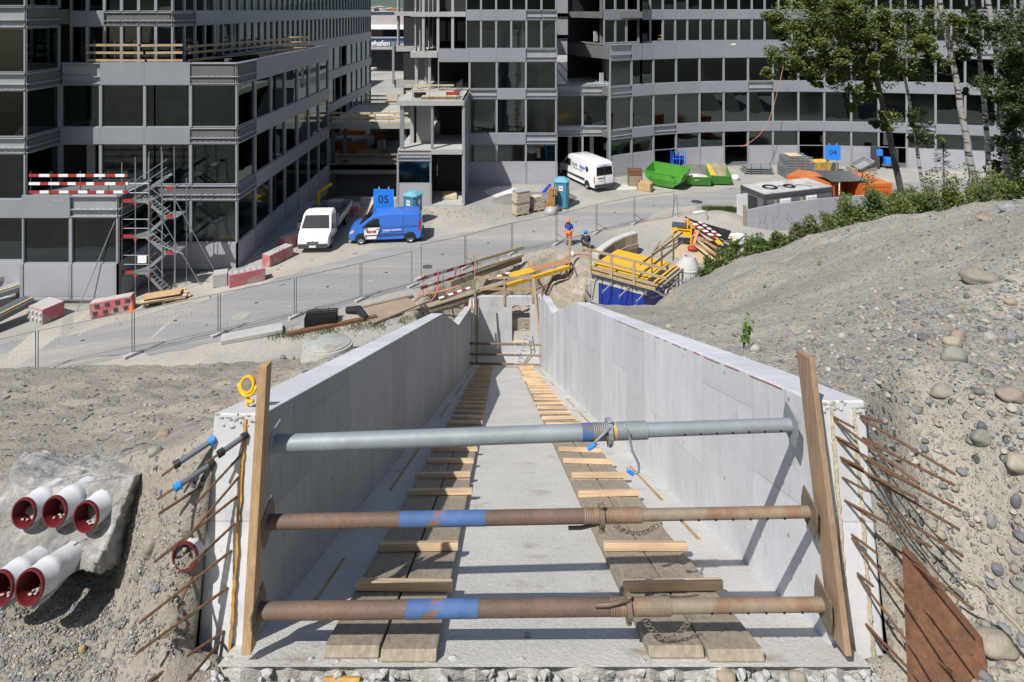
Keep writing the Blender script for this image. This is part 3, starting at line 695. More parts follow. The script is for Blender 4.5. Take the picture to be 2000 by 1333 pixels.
# a free bar end below
rebar(onend(-1, 430, 1255), D(365, 1332, 3.15), 'rusty starter bar, bottommost of the left wall end beside the ochre joint', GL)
GRn = 'starter bars in the right wall end'
rts = [((800, 35), (920, 90), .15), ((800, 40), (1240, 365), .7), ((935, 35), (1082, 72), .2), ((935, 40), (1415, 318), .8), ((825, 140), (940, 190), .2), ((825, 150), (1240, 385), .7), ((950, 140), (1085, 205), .2), ((950, 150), (1410, 370), .8), ((845, 240), (965, 290), .2), ((845, 255), (1228, 435), .6), ((972, 250), (1108, 322), .2), ((972, 255), (1440, 495), .8),
       ((855, 340), (988, 400), .2), ((985, 330), (1435, 588), .8), ((870, 450), (1025, 548), .25), ((870, 455), (1298, 672), .8), ((1010, 455), (1452, 716), .8), ((905, 620), (1035, 705), .2), ((905, 630), (1390, 1195), .9), ((1040, 625), (1500, 975), .8), ((940, 815), (1015, 865), .15), ((940, 820), (1330, 1333), .8), ((1065, 795), (1500, 1200), .8), ((980, 1060), (1120, 1228), .2), ((985, 1065), (1250, 1333), .6), ((1115, 1070), (1300, 1255), .3), ((1115, 1075), (1420, 1300), .6)]
ordn = ['first', 'second', 'third', 'fourth', 'fifth', 'sixth', 'seventh', 'eighth', 'ninth', 'tenth', 'eleventh', 'twelfth', 'thirteenth', 'fourteenth', 'fifteenth', 'sixteenth', 'seventeenth', 'eighteenth', 'nineteenth', 'twentieth']
cs = cl = 0
for a_, b_, ln_ in rts:
    s0 = onend(1, 1300+a_[0]/2.5014, 800+a_[1]/2.5014); p1 = D(1300+b_[0]/2.5014, 800+b_[1]/2.5014, s0.y-.04-.60*ln_)
    if ln_ < .35: lb = 'short rusty starter bar, %s short one down from the top of the right wall end' % ordn[cs]; cs += 1
    else: lb = 'long rusty starter bar, %s long one down from the top of the right wall end' % ordn[cl]; cl += 1
    rebar(s0+V((0, .03, 0)), p1, lb, GRn, .0072)
# plastic sleeves over three bars on the left
def sleeve(label, p0, p1, cap0, cap1, bar_end):
    t = E('plastic_sleeve', label, 'sleeve', p0, group='grey plastic sleeves on starter bars')
    b = MB(); b.tube(p0, p1, .0165, 14); b.build('pipe', M_['pvcg'], t, smooth=True, sharp=40, world=True)
    ax = (p1-p0).normalized()
    for p, m, s in ((p0, cap0, 1), (p1, cap1, -1)):
        if m: b = MB(); b.tube(p-ax*.012*s, p+ax*.022*s, .0235, 14); b.build('end_cap', M_[m], t, smooth=True, sharp=40, world=True)
    b = MB(); b.tube(p1-ax*.05, bar_end, .007, 6); b.build('bar', M_['rebar'], t, world=True)
M_['pvcg'] = mat('grey_pvc', (.11, .125, .15), .45); M_['pvcb'] = mat('blue_cap_plastic', (.02, .25, .70), .45)
q2 = lambda x, y, dd=0: onend(-1, x/2.5014, 800+y/2.5014)+V((0, dd, 0))
def far_(x, y, d): return D(x/2.5014, 800+y/2.5014, d)
sleeve('grey plastic sleeve with blue upper cap, pointing over the hillside edge', q2(1040, 150), far_(860, 270, 3.70), 'pvcb', 'black', far_(790, 325, 3.66))
sleeve('grey plastic sleeve with black caps, nearest the upright board', q2(1198, 128), far_(1075, 215, 3.72), 'black', 'black', far_(1000, 265, 3.68))
sleeve('grey plastic sleeve with light blue lower cap, below the other two', q2(1035, 265), far_(862, 380, 3.66), 'black', 'pvcb', far_(768, 440, 3.62))
# ---------------------------------------------------------------- sewer pipes in their mortar bed
M_['pipew'] = mat('white_pipe_plastic', (.56, .57, .59), .4, var=.06, vscale=8); M_['pipei'] = mat('dark_red_pipe_lining', (.12, .010, .013), .5)
def sewer(label, c, r, dirv, L_, stripes=False):
    t = E('drain_pipe', label, 'pipe', c, group='white drain pipes with dark red lining'); dv = V(dirv).normalized()
    M = Matrix.Translation(V((0, 0, 0))) @ dv.to_track_quat('Z', 'Y').to_matrix().to_4x4()
    b = MB(); b.lathe([(r, .004), (r*1.02, .02), (r*1.0, .09), (r*1.06, .10), (r*1.06, .13), (r*.97, .15), (r*.94, .20), (r*.94, L_)], 28, M); b.build('pipe_body', M_['pipew'], t, smooth=True, sharp=50)
    b = MB(); b.lathe([(r*1.03, -.004), (r*1.04, .012), (r*.93, .012), (r*.91, -.004), (r*1.03, -.004)], 28, M); b.lathe([(r*.925, 0), (r*.88, .04), (r*.88, L_-.03), (0, L_-.02)], 28, M)
    b.build('lining', M_['pipei'], t, smooth=True, sharp=50)
    if stripes:
        b = MB()
        for a in (.3, 1.1, 1.9): b.beam(M @ V((r*.942*cos(a), r*.942*sin(a), .26)), M @ V((r*.942*cos(a), r*.942*sin(a), L_)), .006, .004)
        b.build('stripe', M_['pipei'], t)
    b = MB(); 
    b.rock(dv*.20+V((0, 0, -r*.80)), r*.55, .19, .022, 4, 3)
    for k in range(40): a = rnd(-.5, .5); b.rock(dv*rnd(.03, .3)+V((r*a, 0, -r*.72)), .009, .008, .006, k)
    b.build('gravel_in_pipe', M_['conc'], t)['kind'] = 'stuff'
pd = V((.17, 1, -.2))
PZ = lambda x, y, d: D(x/2.5014, 800+y/2.5014, d)
sewer('drain pipe in the upper row of the mortar bed, leftmost', PZ(115, 508, 3.88), .083, pd, .25)
sewer('drain pipe in the upper row of the mortar bed, middle', PZ(265, 500, 3.86), .084, pd, .25)
sewer('drain pipe in the upper row, nearest the block edge', PZ(418, 525, 3.83), .084, pd, .25)
sewer('drain pipe in the lower row, large with red stripes on its back', PZ(142, 870, 3.55), .088, V((.16, 1, -.26)), .60, True)
sewer('drain pipe in the lower row, cut by the left picture edge', PZ(-5, 877, 3.58), .088, V((.16, 1, -.26)), .60, True)
dq = 3.3
while zleft(PZ(903, 722, dq).x, dq) < PZ(903, 722, dq).z: dq += .01
sewer('single drain pipe opening in the earth beside the left wall end', PZ(903, 722, dq-.02), .078, V((.12, 1, -.1)), .3)
# mortar block over the pipes
b = MB(); bm = bmesh.new(); bmesh.ops.create_cube(bm, size=1); bmesh.ops.subdivide_edges(bm, edges=bm.edges[:], cuts=44, use_grid_fill=True)
C8 = [[[D(-80, 1115, 3.82), D(20, 962, 4.06)], [D(-90, 1110, 4.7), D(45, 886, 4.62)]], [[D(182, 1125, 3.74), D(262, 932, 4.00)], [D(310, 1050, 4.45), D(350, 890, 4.45)]]]
vs = []
for v in bm.verts:
    u, w_, h = v.co.x+.5, v.co.y+.5, v.co.z+.5; p = V((0, 0, 0))
    for i in (0, 1):
        for j in (0, 1):
            for k in (0, 1): p += C8[i][j][k]*((u if i else 1-u)*(w_ if j else 1-w_)*(h if k else 1-h))
    e = v.co.normalized(); vs.append(p+e*(.05*NZ.noise(p*2.7)+.035*NZ.noise(p*7)+.022*NZ.noise(p*22)+.014*NZ.noise(p*45)))
b.add(vs, [tuple(v.index for v in f.verts) for f in bm.faces]); bm.free()
o = b.build('mortar_bed', mat('grey_mortar', (.235, .23, .22), .95, var=.3, vscale=3, col2=(.40, .39, .37), c2pos=(.50, .62), bump=1, bscale=22, fine=(30, .22)), smooth=True); prop(o, 'rough grey mortar bed covering the drain pipes on the left', 'mortar bed')
# brown board leaning at the foot of the right wall
P = [PZ(1150-0, 715, 3.62)+V((0, 0, 0))]
b = MB(); pts = [D(1762, 1086, 3.55), D(1785, 1100, 3.55), D(1922, 1270, 3.42), D(1945, 1400, 3.3), D(1775, 1400, 3.25)]
bk_ = [p+V((.03, .05, .015)) for p in pts]; b.add(pts+bk_, [(0, 1, 2, 3, 4), (9, 8, 7, 6, 5)]+[(i, (i+1) % 5, (i+1) % 5+5, i+5) for i in range(5)])
o = b.build('wooden_board', mat('red_brown_panel', (.16, .075, .042), .65, var=.3, vscale=3, fine=(25, .2), col2=(.10, .05, .035), c2pos=(.5, .68), bump=.3, bscale=30)); prop(o, 'red brown wooden panel lying against the gravel bank by the right wall end', 'panel')
b = MB(); b.path([D(1868, 1115, 3.5), D(1915, 1145, 3.45), D(1950, 1185, 3.4), D(1985, 1220, 3.3), D(2010, 1250, 3.25)], [.006, .009, .011, .012, .012], 6); o = b.build('dead_branch', M_['woodold'], smooth=True); prop(o, 'thin dead branch lying on the gravel beside the red brown panel', 'branch')
# round cover on the left hillside
cp = None
for k in range(200):
    p = D(640, 692, 4+.05*k)
    if zleft(p.x, p.y) > p.z: cp = p; break
nrm = V((0, .12, 1)).normalized(); Mq = Matrix.Translation((0, 0, .0)) @ nrm.to_track_quat('Z', 'Y').to_matrix().to_4x4()
t = E('shaft_cover', 'round flat concrete shaft cover on the hillside left of the trough', 'shaft cover', cp+V((0, 0, .16)))
b = MB(); b.lathe([(.0, .06), (.40, .06), (.415, .05), (.415, -.05), (0, -.05)], 40, Mq); b.build('lid', mat('stained_lid', (.34, .36, .34), .7, var=.2, vscale=4, col2=(.25, .22, .18), c2pos=(.5, .62), fine=(20, .1)), t, smooth=True, sharp=40)
b = MB(); b.lathe([(.42, .035), (.455, .03), (.48, -.25), (.42, -.25), (.42, .035)], 40, Mq); b.build('frame_ring', M_['conc'], t, smooth=True, sharp=40)
# ---------------------------------------------------------------- far pit: back wall with opening, timbers, ladder
yb = 33.1
bw = E('pit_wall', 'pale concrete wall with a door opening at the end of the trough', 'wall', (0, yb, -2.8))
xa, xb = Z(929, 580).x, Z(1053, 580).x; dx0 = (1000-1000)/F*yb; dx1 = 35/F*yb; zo0, zo1 = zp(668, yb), zp(597, yb)
b = MB(); b.box(xa, dx0, yb, yb+.25, -3.3, 0); b.box(dx1, xb, yb, yb+.25, -3.3, 0); b.box(dx0, dx1, yb, yb+.25, zo1, 0); b.box(dx0, dx1, yb, yb+.25, -3.3, zo0)
b.build('wall', M_['tcl'], bw, world=True)
b = MB(); b.box(dx0-.03, dx1+.03, yb-.02, yb+.3, zo0-.07, zo0+.003); b.build('sill_board', M_['woodpale'], bw, world=True)
for s_ in (-1, 1):
    b = MB(); x = xa-.03 if s_ < 0 else xb+.03
    b.box(min(x, x+s_*.3), max(x, x+s_*.3), 31.25, yb+.3, -3.3, .0 if s_ > 0 else -.02); b.build('return_wall', M_['tcl'], bw, world=True)
# earth pit behind the opening
b = MB(); b.box(-2.3, 2.3, 33.5, 34.2, -3.6, -1.4); o = b.build('earth_bank', M_['dig']); prop(o, 'sandy earth bank seen through the door opening', 'earth', kind=None)
b = MB(); b.box(-2.4, 2.2, 29, 33.2, -3.35, -3.0); o = b.build('pit_floor', M_['conc']); prop(o, kind='structure')
def timber(label, a, c, w, h, m='woodx', name='timber_board', grp=None, cat='board', up=V((0, 0, 1))):
    b = MB(); b.beam(a, c, w, h, up); o = b.build(name, M_[m]); return prop(o, label, cat, grp)
gr_ = E('pit_guardrail', 'timber guardrail of grey boards on top of the pit wall', 'guardrail', (0, yb, 0))
for nm, a_, b_, w, h in (('rail', (929, 543), (1040, 543), .04, .13), ('rail', (938, 564), (1040, 566), .04, .14)):
    b = MB(); b.beam(D(a_[0], a_[1], yb+.02), D(b_[0], b_[1], yb+.02), w, h); b.build(nm, M_['woodx'], gr_, world=True)
for x, y0, y1 in ((928, 542, 590), (985, 543, 596), (1040, 540, 590)):
    b = MB(); b.beam(D(x, y1, yb-.05), D(x, y0, yb-.05), .10, .05, up=V((0, 1, 0))); b.build('post', M_['woodx'], gr_, world=True)
GT = 'long timbers standing at the corners of the pit'
for k, (a_, b_, lb, m) in enumerate((((921, 582), (926, 700), 'pale timber standing in the left pit corner, outermost', 'woodpale'), ((927, 545), (930, 705), 'thin timber in the left pit corner, tallest', 'woodold'), ((934, 584), (931, 712), 'dark timber in the left pit corner beside the wall', 'woodold'),
      ((1042, 545), (1053, 660), 'white pole leaning in the right pit corner', 'woodpale'), ((1048, 575), (1056, 700), 'pale pole in the right pit corner behind the ladder', 'woodpale'), ((1060, 560), (1054, 700), 'rusty bar in the right pit corner', 'rust'))):
    timber(lb, D(a_[0], a_[1], 31.6+.1*k), D(b_[0], b_[1], 31.4), .10, .06, m, 'standing_timber', GT, 'timber')
ld = E('ladder', 'metal ladder leaning in the pit by the door opening', 'ladder', D(1010, 712, 31.5))
l0, l1, l2, l3 = D(1010, 714, 31.4), D(1019, 716, 31.6), D(1028, 648, 33.0), D(1037, 652, 33.0)
for a_, b_ in ((l0, l2), (l1, l3)): b = MB(); b.beam(a_, b_, .05, .04); b.build('side_rail', M_['steel'], ld, world=True)
for k in range(1, 9):
    u = k/9; b = MB(); b.tube(l0.lerp(l2, u), l1.lerp(l3, u), .02, 6); b.build('rung', M_['steel'], ld, world=True)
# ================================================================ buildings
def facade(T, pts, rows, out, mull=.085, raw=None, opn=None, split=None, dep=.16, interior=5.5, col=None, endm=True, slabs=True, closed=None):
    """pts: bay corners (x,y) left to right seen from outside; rows: (z0,z1,kind); out: window list"""
    raw = raw or {}; opn = opn or {}; n = len(pts)-1; nb = MB(); pl = MB()
    P = [V((x, y, 0)) for x, y in pts]
    def nrm(i):
        d = (P[i+1]-P[i]).normalized(); return V((d.y, -d.x, 0))
    zs0 = rows[0][0]; zs1 = rows[-1][1]
    band = MB(); rawb = MB(); sill = MB(); mul = MB()
    for ri, (z0, z1, kind) in enumerate(rows):
        if band.v: band.build('cladding_band', M_['alu'], T, world=True); band = MB()
        if rawb.v: rawb.build('raw_parapet', M_['aluraw'], T, world=True); rawb = MB()
        for i in range(n):
            a, c = P[i], P[i+1]; d = (c-a).normalized(); w = (c-a).length; nn = nrm(i); up = V((0, 0, 1))
            if kind == 'band' and (ri, i) in raw or kind == 'raw':
                # unclad parapet: sheet back plate with protruding shelf profiles
                rawb.beam(a+d*.02+nn*-.10+up*(z0+z1)/2, c-d*.02+nn*-.10+up*(z0+z1)/2, .04, z1-z0-.02)
                for zz in (z0+.06, z0+(z1-z0)*.36, z1-.07): rawb.beam(a+d*.03+nn*.0+up*zz, c-d*.03+nn*.0+up*zz, .17, .045)
                nz_ = int(w/.35)
                for k in range(nz_):
                    q_ = a+d*(.2+k*.35); 
                    for zz in (z0+.13, z0+(z1-z0)*.36+.05): rawb.beam(q_+nn*.02+up*zz, q_+d*.10+nn*.02+up*zz, .02, .035)
            elif kind == 'band':
                band.beam(a+d*.006+nn*.03+up*(z0+z1)/2, c-d*.006+nn*.03+up*(z0+z1)/2, .10, z1-z0)
                band.beam(a+nn*-.04+up*(z0+z1)/2, c+nn*-.04+up*(z0+z1)/2, .02, z1-z0-.02)
            elif kind == 'sill':
                if opn.get((ri, i)): continue
                sill.beam(a+d*(mull)+nn*-.01+up*(z0+z1)/2, c-d*mull+nn*-.01+up*(z0+z1)/2, .08, z1-z0-.02)
                sill.beam(a+d*(mull)+nn*.005+up*(z0+(z1-z0)*.55), c-d*mull+nn*.005+up*(z0+(z1-z0)*.55), .075, (z1-z0)*.88)
                mul.beam(a+nn*.03+up*(z0+.04), c+nn*.03+up*(z0+.04), .12, .08)
                sill.build('base_panel', M_['plinth'], T, world=True); sill = MB()
            elif kind == 'win':
                m = (split or {}).get(ri, 1)
                for k in range(m):
                    s0 = a+d*w*k/m; s1 = a+d*w*(k+1)/m
                    o_ = opn.get((ri, i)) or opn.get((ri, i, k))
                    out.append((T, s0, s1, z0, z1, nn, mull if m == 1 else mull*.9, o_, dep))
        # vertical cover strips through sill rows
    for i in range(n+1):
        j = min(i, n-1); nn = nrm(j)
        if i and i < n: nn = (nrm(i)+nrm(i-1)).normalized()
        if kind: 
            for (z0, z1, k_) in rows:
                if k_ == 'sill': mul.beam(P[i]+nn*.02+V((0, 0, z0)), P[i]+nn*.02+V((0, 0, z1)), .13, 2*mull, up=V((-nn.y, nn.x, 0)))
    nm = 'cladding_band'
    if band.v: band.build(nm, M_['alu'], T, world=True)
    if rawb.v: rawb.build('raw_parapet', M_['aluraw'], T, world=True)
    if sill.v: sill.build('base_panel', M_['plinth'], T, world=True)
    if mul.v: mul.build('cover_strip', M_['alud'], T, world=True)
    if slabs and interior > 3:
        pt = MB()
        for z0, z1, k_ in rows:
            if k_ != 'win': continue
            for i in range(n):
                if rnd(0, 1) < .42:
                    a, c = P[i], P[i+1]; d = (c-a).normalized(); w = (c-a).length; nn = nrm(i); s0 = rnd(.1, .6)*w; s1 = min(w-.1, s0+rnd(.3, 1.3)); dp = rnd(.6, 2.6); h = (z1-z0)*random.choice([.3, .45, .95, .95])
                    q0 = a+d*s0-nn*dp; q1 = a+d*s1-nn*dp; pt.beam(q0+V((0, 0, z0+h/2)), q1+V((0, 0, z0+h/2)), .1, h)
        if pt.v: pt.build('stored_boards', M_['board'], T, world=True)['kind'] = 'stuff'
    if slabs:
        sl = MB(); bk2 = MB()
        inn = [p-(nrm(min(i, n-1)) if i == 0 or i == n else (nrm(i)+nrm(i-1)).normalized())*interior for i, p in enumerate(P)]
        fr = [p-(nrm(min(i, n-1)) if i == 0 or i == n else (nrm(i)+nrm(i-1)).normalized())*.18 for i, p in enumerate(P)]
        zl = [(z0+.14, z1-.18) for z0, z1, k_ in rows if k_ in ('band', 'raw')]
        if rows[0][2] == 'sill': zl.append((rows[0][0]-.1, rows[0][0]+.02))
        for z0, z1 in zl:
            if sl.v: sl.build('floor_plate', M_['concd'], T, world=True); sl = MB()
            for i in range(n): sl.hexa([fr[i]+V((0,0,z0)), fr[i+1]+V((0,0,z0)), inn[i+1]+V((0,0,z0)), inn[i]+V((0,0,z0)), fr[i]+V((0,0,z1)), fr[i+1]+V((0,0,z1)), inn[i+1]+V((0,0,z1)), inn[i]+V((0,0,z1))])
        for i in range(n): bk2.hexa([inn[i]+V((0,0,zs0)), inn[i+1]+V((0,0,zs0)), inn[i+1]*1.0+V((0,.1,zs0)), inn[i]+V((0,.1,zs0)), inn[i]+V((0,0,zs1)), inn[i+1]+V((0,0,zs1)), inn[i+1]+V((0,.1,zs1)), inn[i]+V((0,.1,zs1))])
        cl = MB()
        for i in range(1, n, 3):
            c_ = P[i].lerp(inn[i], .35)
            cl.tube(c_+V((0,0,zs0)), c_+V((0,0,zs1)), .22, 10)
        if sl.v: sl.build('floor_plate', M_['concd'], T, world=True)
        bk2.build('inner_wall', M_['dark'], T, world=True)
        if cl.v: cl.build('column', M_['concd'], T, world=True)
def windows(lst, cap=98):
    def pri(w): c = (w[1]+w[2])/2; return -((w[2]-w[1]).length*(w[4]-w[3])*(2 if 0 else 1)/max(1, c.y)**2)*(1 if 0 <= 1000+c.x/c.y*F <= 2000 and CH-w[3] > 0 else .01)
    lst = sorted(lst, key=pri); fr_all = MB(); pa_all = MB(); T = None
    for k, (T, a, c, z0, z1, nn, m, o_, dep) in enumerate(lst):
        ind = k < cap; fr = MB() if ind else fr_all; pa = MB() if ind else pa_all
        d = (c-a).normalized(); up = V((0, 0, 1)); zc = (z0+z1)/2; s = V((-nn.y, nn.x, 0))
        for p, sg in ((a+d*m*.5, 1), (c-d*m*.5, -1)): fr.beam(p+nn*-.04+up*z0, p+nn*-.04+up*z1, dep, m, up=d)
        fr.beam(a+d*m+nn*-.06+up*(z0+.025), c-d*m+nn*-.06+up*(z0+.025), .10, .05); fr.beam(a+d*m+nn*-.06+up*(z1-.025), c-d*m+nn*-.06+up*(z1-.025), .10, .05)
        if not o_: 
            a_ = a+d*m+nn*-.085; c_ = c-d*m+nn*-.085
            pa.beam(a_+up*zc, c_+up*zc, .012, z1-z0-.10)
        if ind:
            f = fr.build('window', M_['alud'], T, world=True)
            if pa.v: pa.build('pane', M_['glassd' if (k*7919) % 10 < 3 else 'glass'], f, world=True)
    if fr_all.v:
        f = fr_all.build('small_window', M_['alud'], T, world=True); f['kind'] = 'stuff'
        if pa_all.v: pa_all.build('pane', M_['glass'], f, world=True)['kind'] = 'stuff'
def straight(a, b, n): return [(a[0]+(b[0]-a[0])*i/n, a[1]+(b[1]-a[1])*i/n) for i in range(n+1)]
# ---------------------------------------------------------------- left building
L = E('office_building', 'large grey glass office building under construction on the left, with corner terraces', 'building', (-20, 38, 0))
wl_ = []
AX = -16.5; AY = 36.9; BX = -27.15; BY = 34.3
ax_ = [-27.15+.0, -24.7, -22.05, -19.3, -16.5]
ax_[0] = -27.1
rowsA = [(-.1, 1.45, 'sill'), (1.45, 4.0, 'win'), (4.0, 4.95, 'band'), (4.95, 7.4, 'win'), (7.4, 8.4, 'band'), (8.4, 10.95, 'win'), (10.95, 12.3, 'band')]
facade(L, [(x, AY) for x in ax_], rowsA, wl_, raw={(2, 2): 1, (2, 3): 1, (4, 3): 1, (6, 3): 1, (6, 0): 1}, opn={(1, 0): 1, (3, 0): 1}, interior=6)
sideA = [(AX, AY+2.6*k if k < 7 else 55.2) for k in range(8)]
facade(L, sideA, rowsA, wl_, raw={(2, 0): 1, (4, 0): 1, (6, 0): 1}, opn={(1, 2): 1, (3, 1): 1, (1, 3): 0}, interior=5)
rowsB = [(-.9, 1.45, 'sill'), (1.45, 3.87, 'win'), (3.87, 4.87, 'band'), (4.87, 7.41, 'win'), (7.41, 8.35, 'raw'), (8.35, 10.93, 'win'), (10.93, 11.95, 'raw'), (11.95, 14.44, 'win'), (14.44, 15.67, 'raw'), (15.67, 18.2, 'win')]
facade(L, [(-32.6, BY), (-29.9, BY), (BX, BY)], rowsB, wl_, interior=6)
facade(L, [(BX, BY), (BX, AY)], rowsB, wl_, interior=.5, slabs=False)
# low annex in front with its own terrace
CY = 33.7
rowsC = [(-.45, 1.54, 'sill'), (1.54, 4.07, 'win'), (4.07, 5.3, 'band')]
facade(L, [(-26.85, CY), (-24.2, CY), (-21.6, CY)], rowsC, wl_, raw={(2, 1): 1}, interior=3.1)
facade(L, [(-21.6, CY), (-21.6, AY-.1)], rowsC, wl_, raw={(2, 0): 1}, slabs=False)
b = MB(); b.box(-26.8, -21.7, CY+.1, AY-.12, 4.8, 5.0); b.build('terrace_slab', M_['conc'], L, world=True)
boxes('plinth', M_['conc'], L, [(-32.5, -21.45, CY+.03, CY+.5, -1.6, -.46), (-32.5, -16.4, AY+.06, AY+.5, -1.6, -.11), (AX-.4, AX-.06, AY, 55.2, -1, -.11), (-21.9, -21.63, CY, AY, -1.6, -.46)])
# roof terrace of the main block and the set back upper storeys
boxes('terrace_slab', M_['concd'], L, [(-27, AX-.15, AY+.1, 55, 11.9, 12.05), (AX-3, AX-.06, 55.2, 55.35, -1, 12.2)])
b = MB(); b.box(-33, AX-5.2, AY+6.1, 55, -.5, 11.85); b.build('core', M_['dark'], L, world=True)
UY = 37.7; UX = -20.8
rowsU = [(12.05, 12.15, 'band'), (12.15, 14.45, 'win'), (14.45, 15.35, 'band'), (15.35, 18.0, 'win'), (18.0, 19, 'band')]
facade(L, straight((-27.1, UY), (UX, UY), 6), rowsU, wl_, raw={(2, 2): 1, (2, 3): 1, (2, 4): 1, (2, 5): 1}, interior=4)
facade(L, straight((UX, UY), (UX, 56.0), 14), rowsU, wl_, raw={(2, 0): 1, (2, 1): 1}, opn={(1, 2): 1, (1, 3): 1}, interior=4)
low = [(.0, .6, 'sill'), (.6, 3.6, 'win'), (3.6, 4.6, 'band'), (4.6, 7.4, 'win'), (7.4, 8.4, 'band'), (8.4, 11.0, 'win'), (11.0, 12.05, 'band')]
facade(L, straight((UX, 56.0), (UX, 80.0), 9), low, wl_, raw={}, opn={(1, 6): 1, (1, 7): 1, (3, 7): 1, (5, 7): 1, (3, 6): 1}, interior=4)
facade(L, straight((UX, 56.0), (UX, 80.0), 18), rowsU, wl_, interior=4)
facade(L, straight((UX, 80.0), (UX, 90.5), 8), rowsU, wl_, interior=3)
facade(L, straight((UX, 80.0), (UX, 90.5), 4), low, wl_, interior=3)
boxes('core', M_['dark'], L, [(-45, UX-4.1, 56, 90, 0, 19), (-45, UX-.2, UY+.3, 90, 19, 19.3), (-45, -27.2, BY+.2, UY+5, 18.2, 19.2), (-45, UX-4.1, 42, 56, 12.1, 19)])
windows(wl_)
# small louvre on the annex cap
b = MB(); b.box(-25.1, -24.5, CY-.09, CY-.02, 4.93, 5.06); b.build('overflow_slot', M_['aluraw'], L, world=True)
# ---------------------------------------------------------------- middle building
Mb = E('office_building', 'grey glass office building in the middle, its left end still a bare concrete frame', 'building', (-2.5, 54.4, 0))
wm = []; MY = 54.4
mx = [-3.76, -1.36, 1.22, 3.94]
rowsM = [(0, 1.95, 'sill'), (1.95, 3.53, 'win'), (3.53, 4.49, 'band'), (4.49, 7.52, 'win'), (7.52, 8.43, 'band'), (8.43, 10.83, 'win'), (10.83, 12.0, 'band')]
facade(Mb, [(x, MY) for x in mx], rowsM, wm, raw={(2, 2): 1, (4, 0): 1, (4, 2): 1, (6, 2): 1}, interior=6)
facade(Mb, [(-6.55, MY), (-3.76, MY)], rowsM[5:], wm, opn={(0, 0): 1}, interior=6)
rowsM2 = [(12.0, 14.5, 'win'), (14.5, 15.4, 'band'), (15.4, 18, 'win'), (18, 19, 'band')]
facade(Mb, straight((-4.08, MY), (3.94, MY), 6), rowsM2, wm, raw={(1, 4): 1, (1, 5): 1}, interior=7)
facade(Mb, straight((3.94, MY), (3.94, 99.5), 19), rowsM[1:], wm, slabs=False); facade(Mb, straight((3.94, MY), (3.94, 99.5), 38), rowsM2, wm, slabs=False)
windows(wm)
# bare frame
pt = lambda x, y, d: D(x, y, d)
boxes('bare_slab', M_['conc'], Mb, [(-8.98, -4.1, MY-.1, 62, 14.82, 15.23), (-8.98, -6.6, MY-.1, 62, 11.2, 11.7), (-8.98, -3.8, 54.5, 62, 7.9, 8.35), (-8.9, -3.8, 56, 62, 3.9, 4.4),
    (-11.9, -8.7, 62.2, 78, 11.2, 11.75), (-11.9, -8.7, 62.2, 78, 14.8, 15.25), (-11.9, -8.7, 62.2, 78, 7.5, 8.3), (-9.0, 4.0, 60, 61, 18.5, 24)])
for x in (-7.85, -6.55, -5.25):
    b = MB(); b.box(x-.13, x+.1, MY+.02, MY+.35, 11.7, 14.82); b.box(x-.13, x+.1, MY+.02, MY+.35, 15.23, 18.6)
    b.build('bare_column', M_['conc'], Mb, world=True)
for k in range(5):
    b = MB(); x = -8.7+.24*k; b.box(x, x+.10, MY+.5+1.2*k, MY+1.3+1.2*k, 11.7, 14.82); b.box(x, x+.10, MY+.5+1.2*k, MY+1.3+1.2*k, 15.23, 18.6); b.build('bare_column', M_['conc'], Mb, world=True)
for x, y in ((-8.7, 55), (-8.1, 57), (-7.5, 54.8)):
    b = MB(); b.box(x, x+.25, y, y+.3, 8.35, 11.2); b.build('bare_column', M_['conc'], Mb, world=True)
for k in range(4):
    b = MB(); x = -11.7+.35*k; b.box(x, x+.14, 62.5+2*k, 63.4+2*k, 11.75, 14.8); b.box(x, x+.14, 62.5+2*k, 63.4+2*k, 15.25, 18.6); b.build('bare_column', M_['conc'], Mb, world=True)
b = MB(); b.box(-12.1, -11.9, 62.0, 62.3, 7.9, 12.1); b.build('corner_post', M_['alud'], Mb, world=True)
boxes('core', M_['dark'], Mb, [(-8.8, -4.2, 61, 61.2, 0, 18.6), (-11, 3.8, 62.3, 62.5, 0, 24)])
# teal window boards seen through the open upper floor
b = MB()
for k in range(4): x = -7.3+.95*k; b.box(x, x+.75, 60.8, 60.95, 12.3, 14.3)
b.build('inner_window', mat('pale_green_glass', (.10, .16, .15), .2), Mb, world=True)
# annex in front of the middle building
AN = 48.4
boxes('bare_slab', M_['conc'], Mb, [(-9.0, -3.9, AN, 54.6, 4.04, 4.44), (-9.05, -3.75, AN-.1, 54.3, 7.9, 8.3), (-6.35, -3.8, AN-.15, 54.3, -.02, .12)])
for x, y, w in ((-6.4, AN+.05, .2), (-8.85, AN+.1, .3)):
    b = MB(); b.box(x, x+w, y, y+.28, 4.44, 7.9); b.build('bare_column', M_['steel'], Mb, world=True)
boxes('shaft_wall', M_['conc'], Mb, [(-8.4, -8.1, 50.6, 54.2, 4.44, 7.9), (-7.9, -6.5, 50.8, 51.2, 4.44, 7.9)])
b = MB(); b.box(-3.95, -3.78, AN+.1, 54.3, 0.0, 8.3); b.build('side_cladding', M_['alud'], Mb, world=True)
boxes('corner_post', M_['alud'], Mb, [(-3.85, -3.72, AN-.02, AN+.1, 0, 8.3), (-6.48, -6.34, AN-.02, AN+.1, 0, 4.1), (-9.08, -8.95, AN-.02, AN+.1, 0, 4.1)])
wa = []
facade(Mb, [(-9.0, AN), (-6.4, AN)], [(0, 1.75, 'sill'), (1.75, 3.5, 'win'), (3.5, 4.44, 'raw')], wa, slabs=False)
windows(wa)
boxes('inner_wall', M_['dark'], Mb, [(-6.3, -3.98, AN+3.4, AN+3.5, .1, 4.0), (-9, -6.4, AN+4, AN+4.1, 0, 4), (-6.3, -4.0, 53.8, 53.95, 4.5, 7.9)])
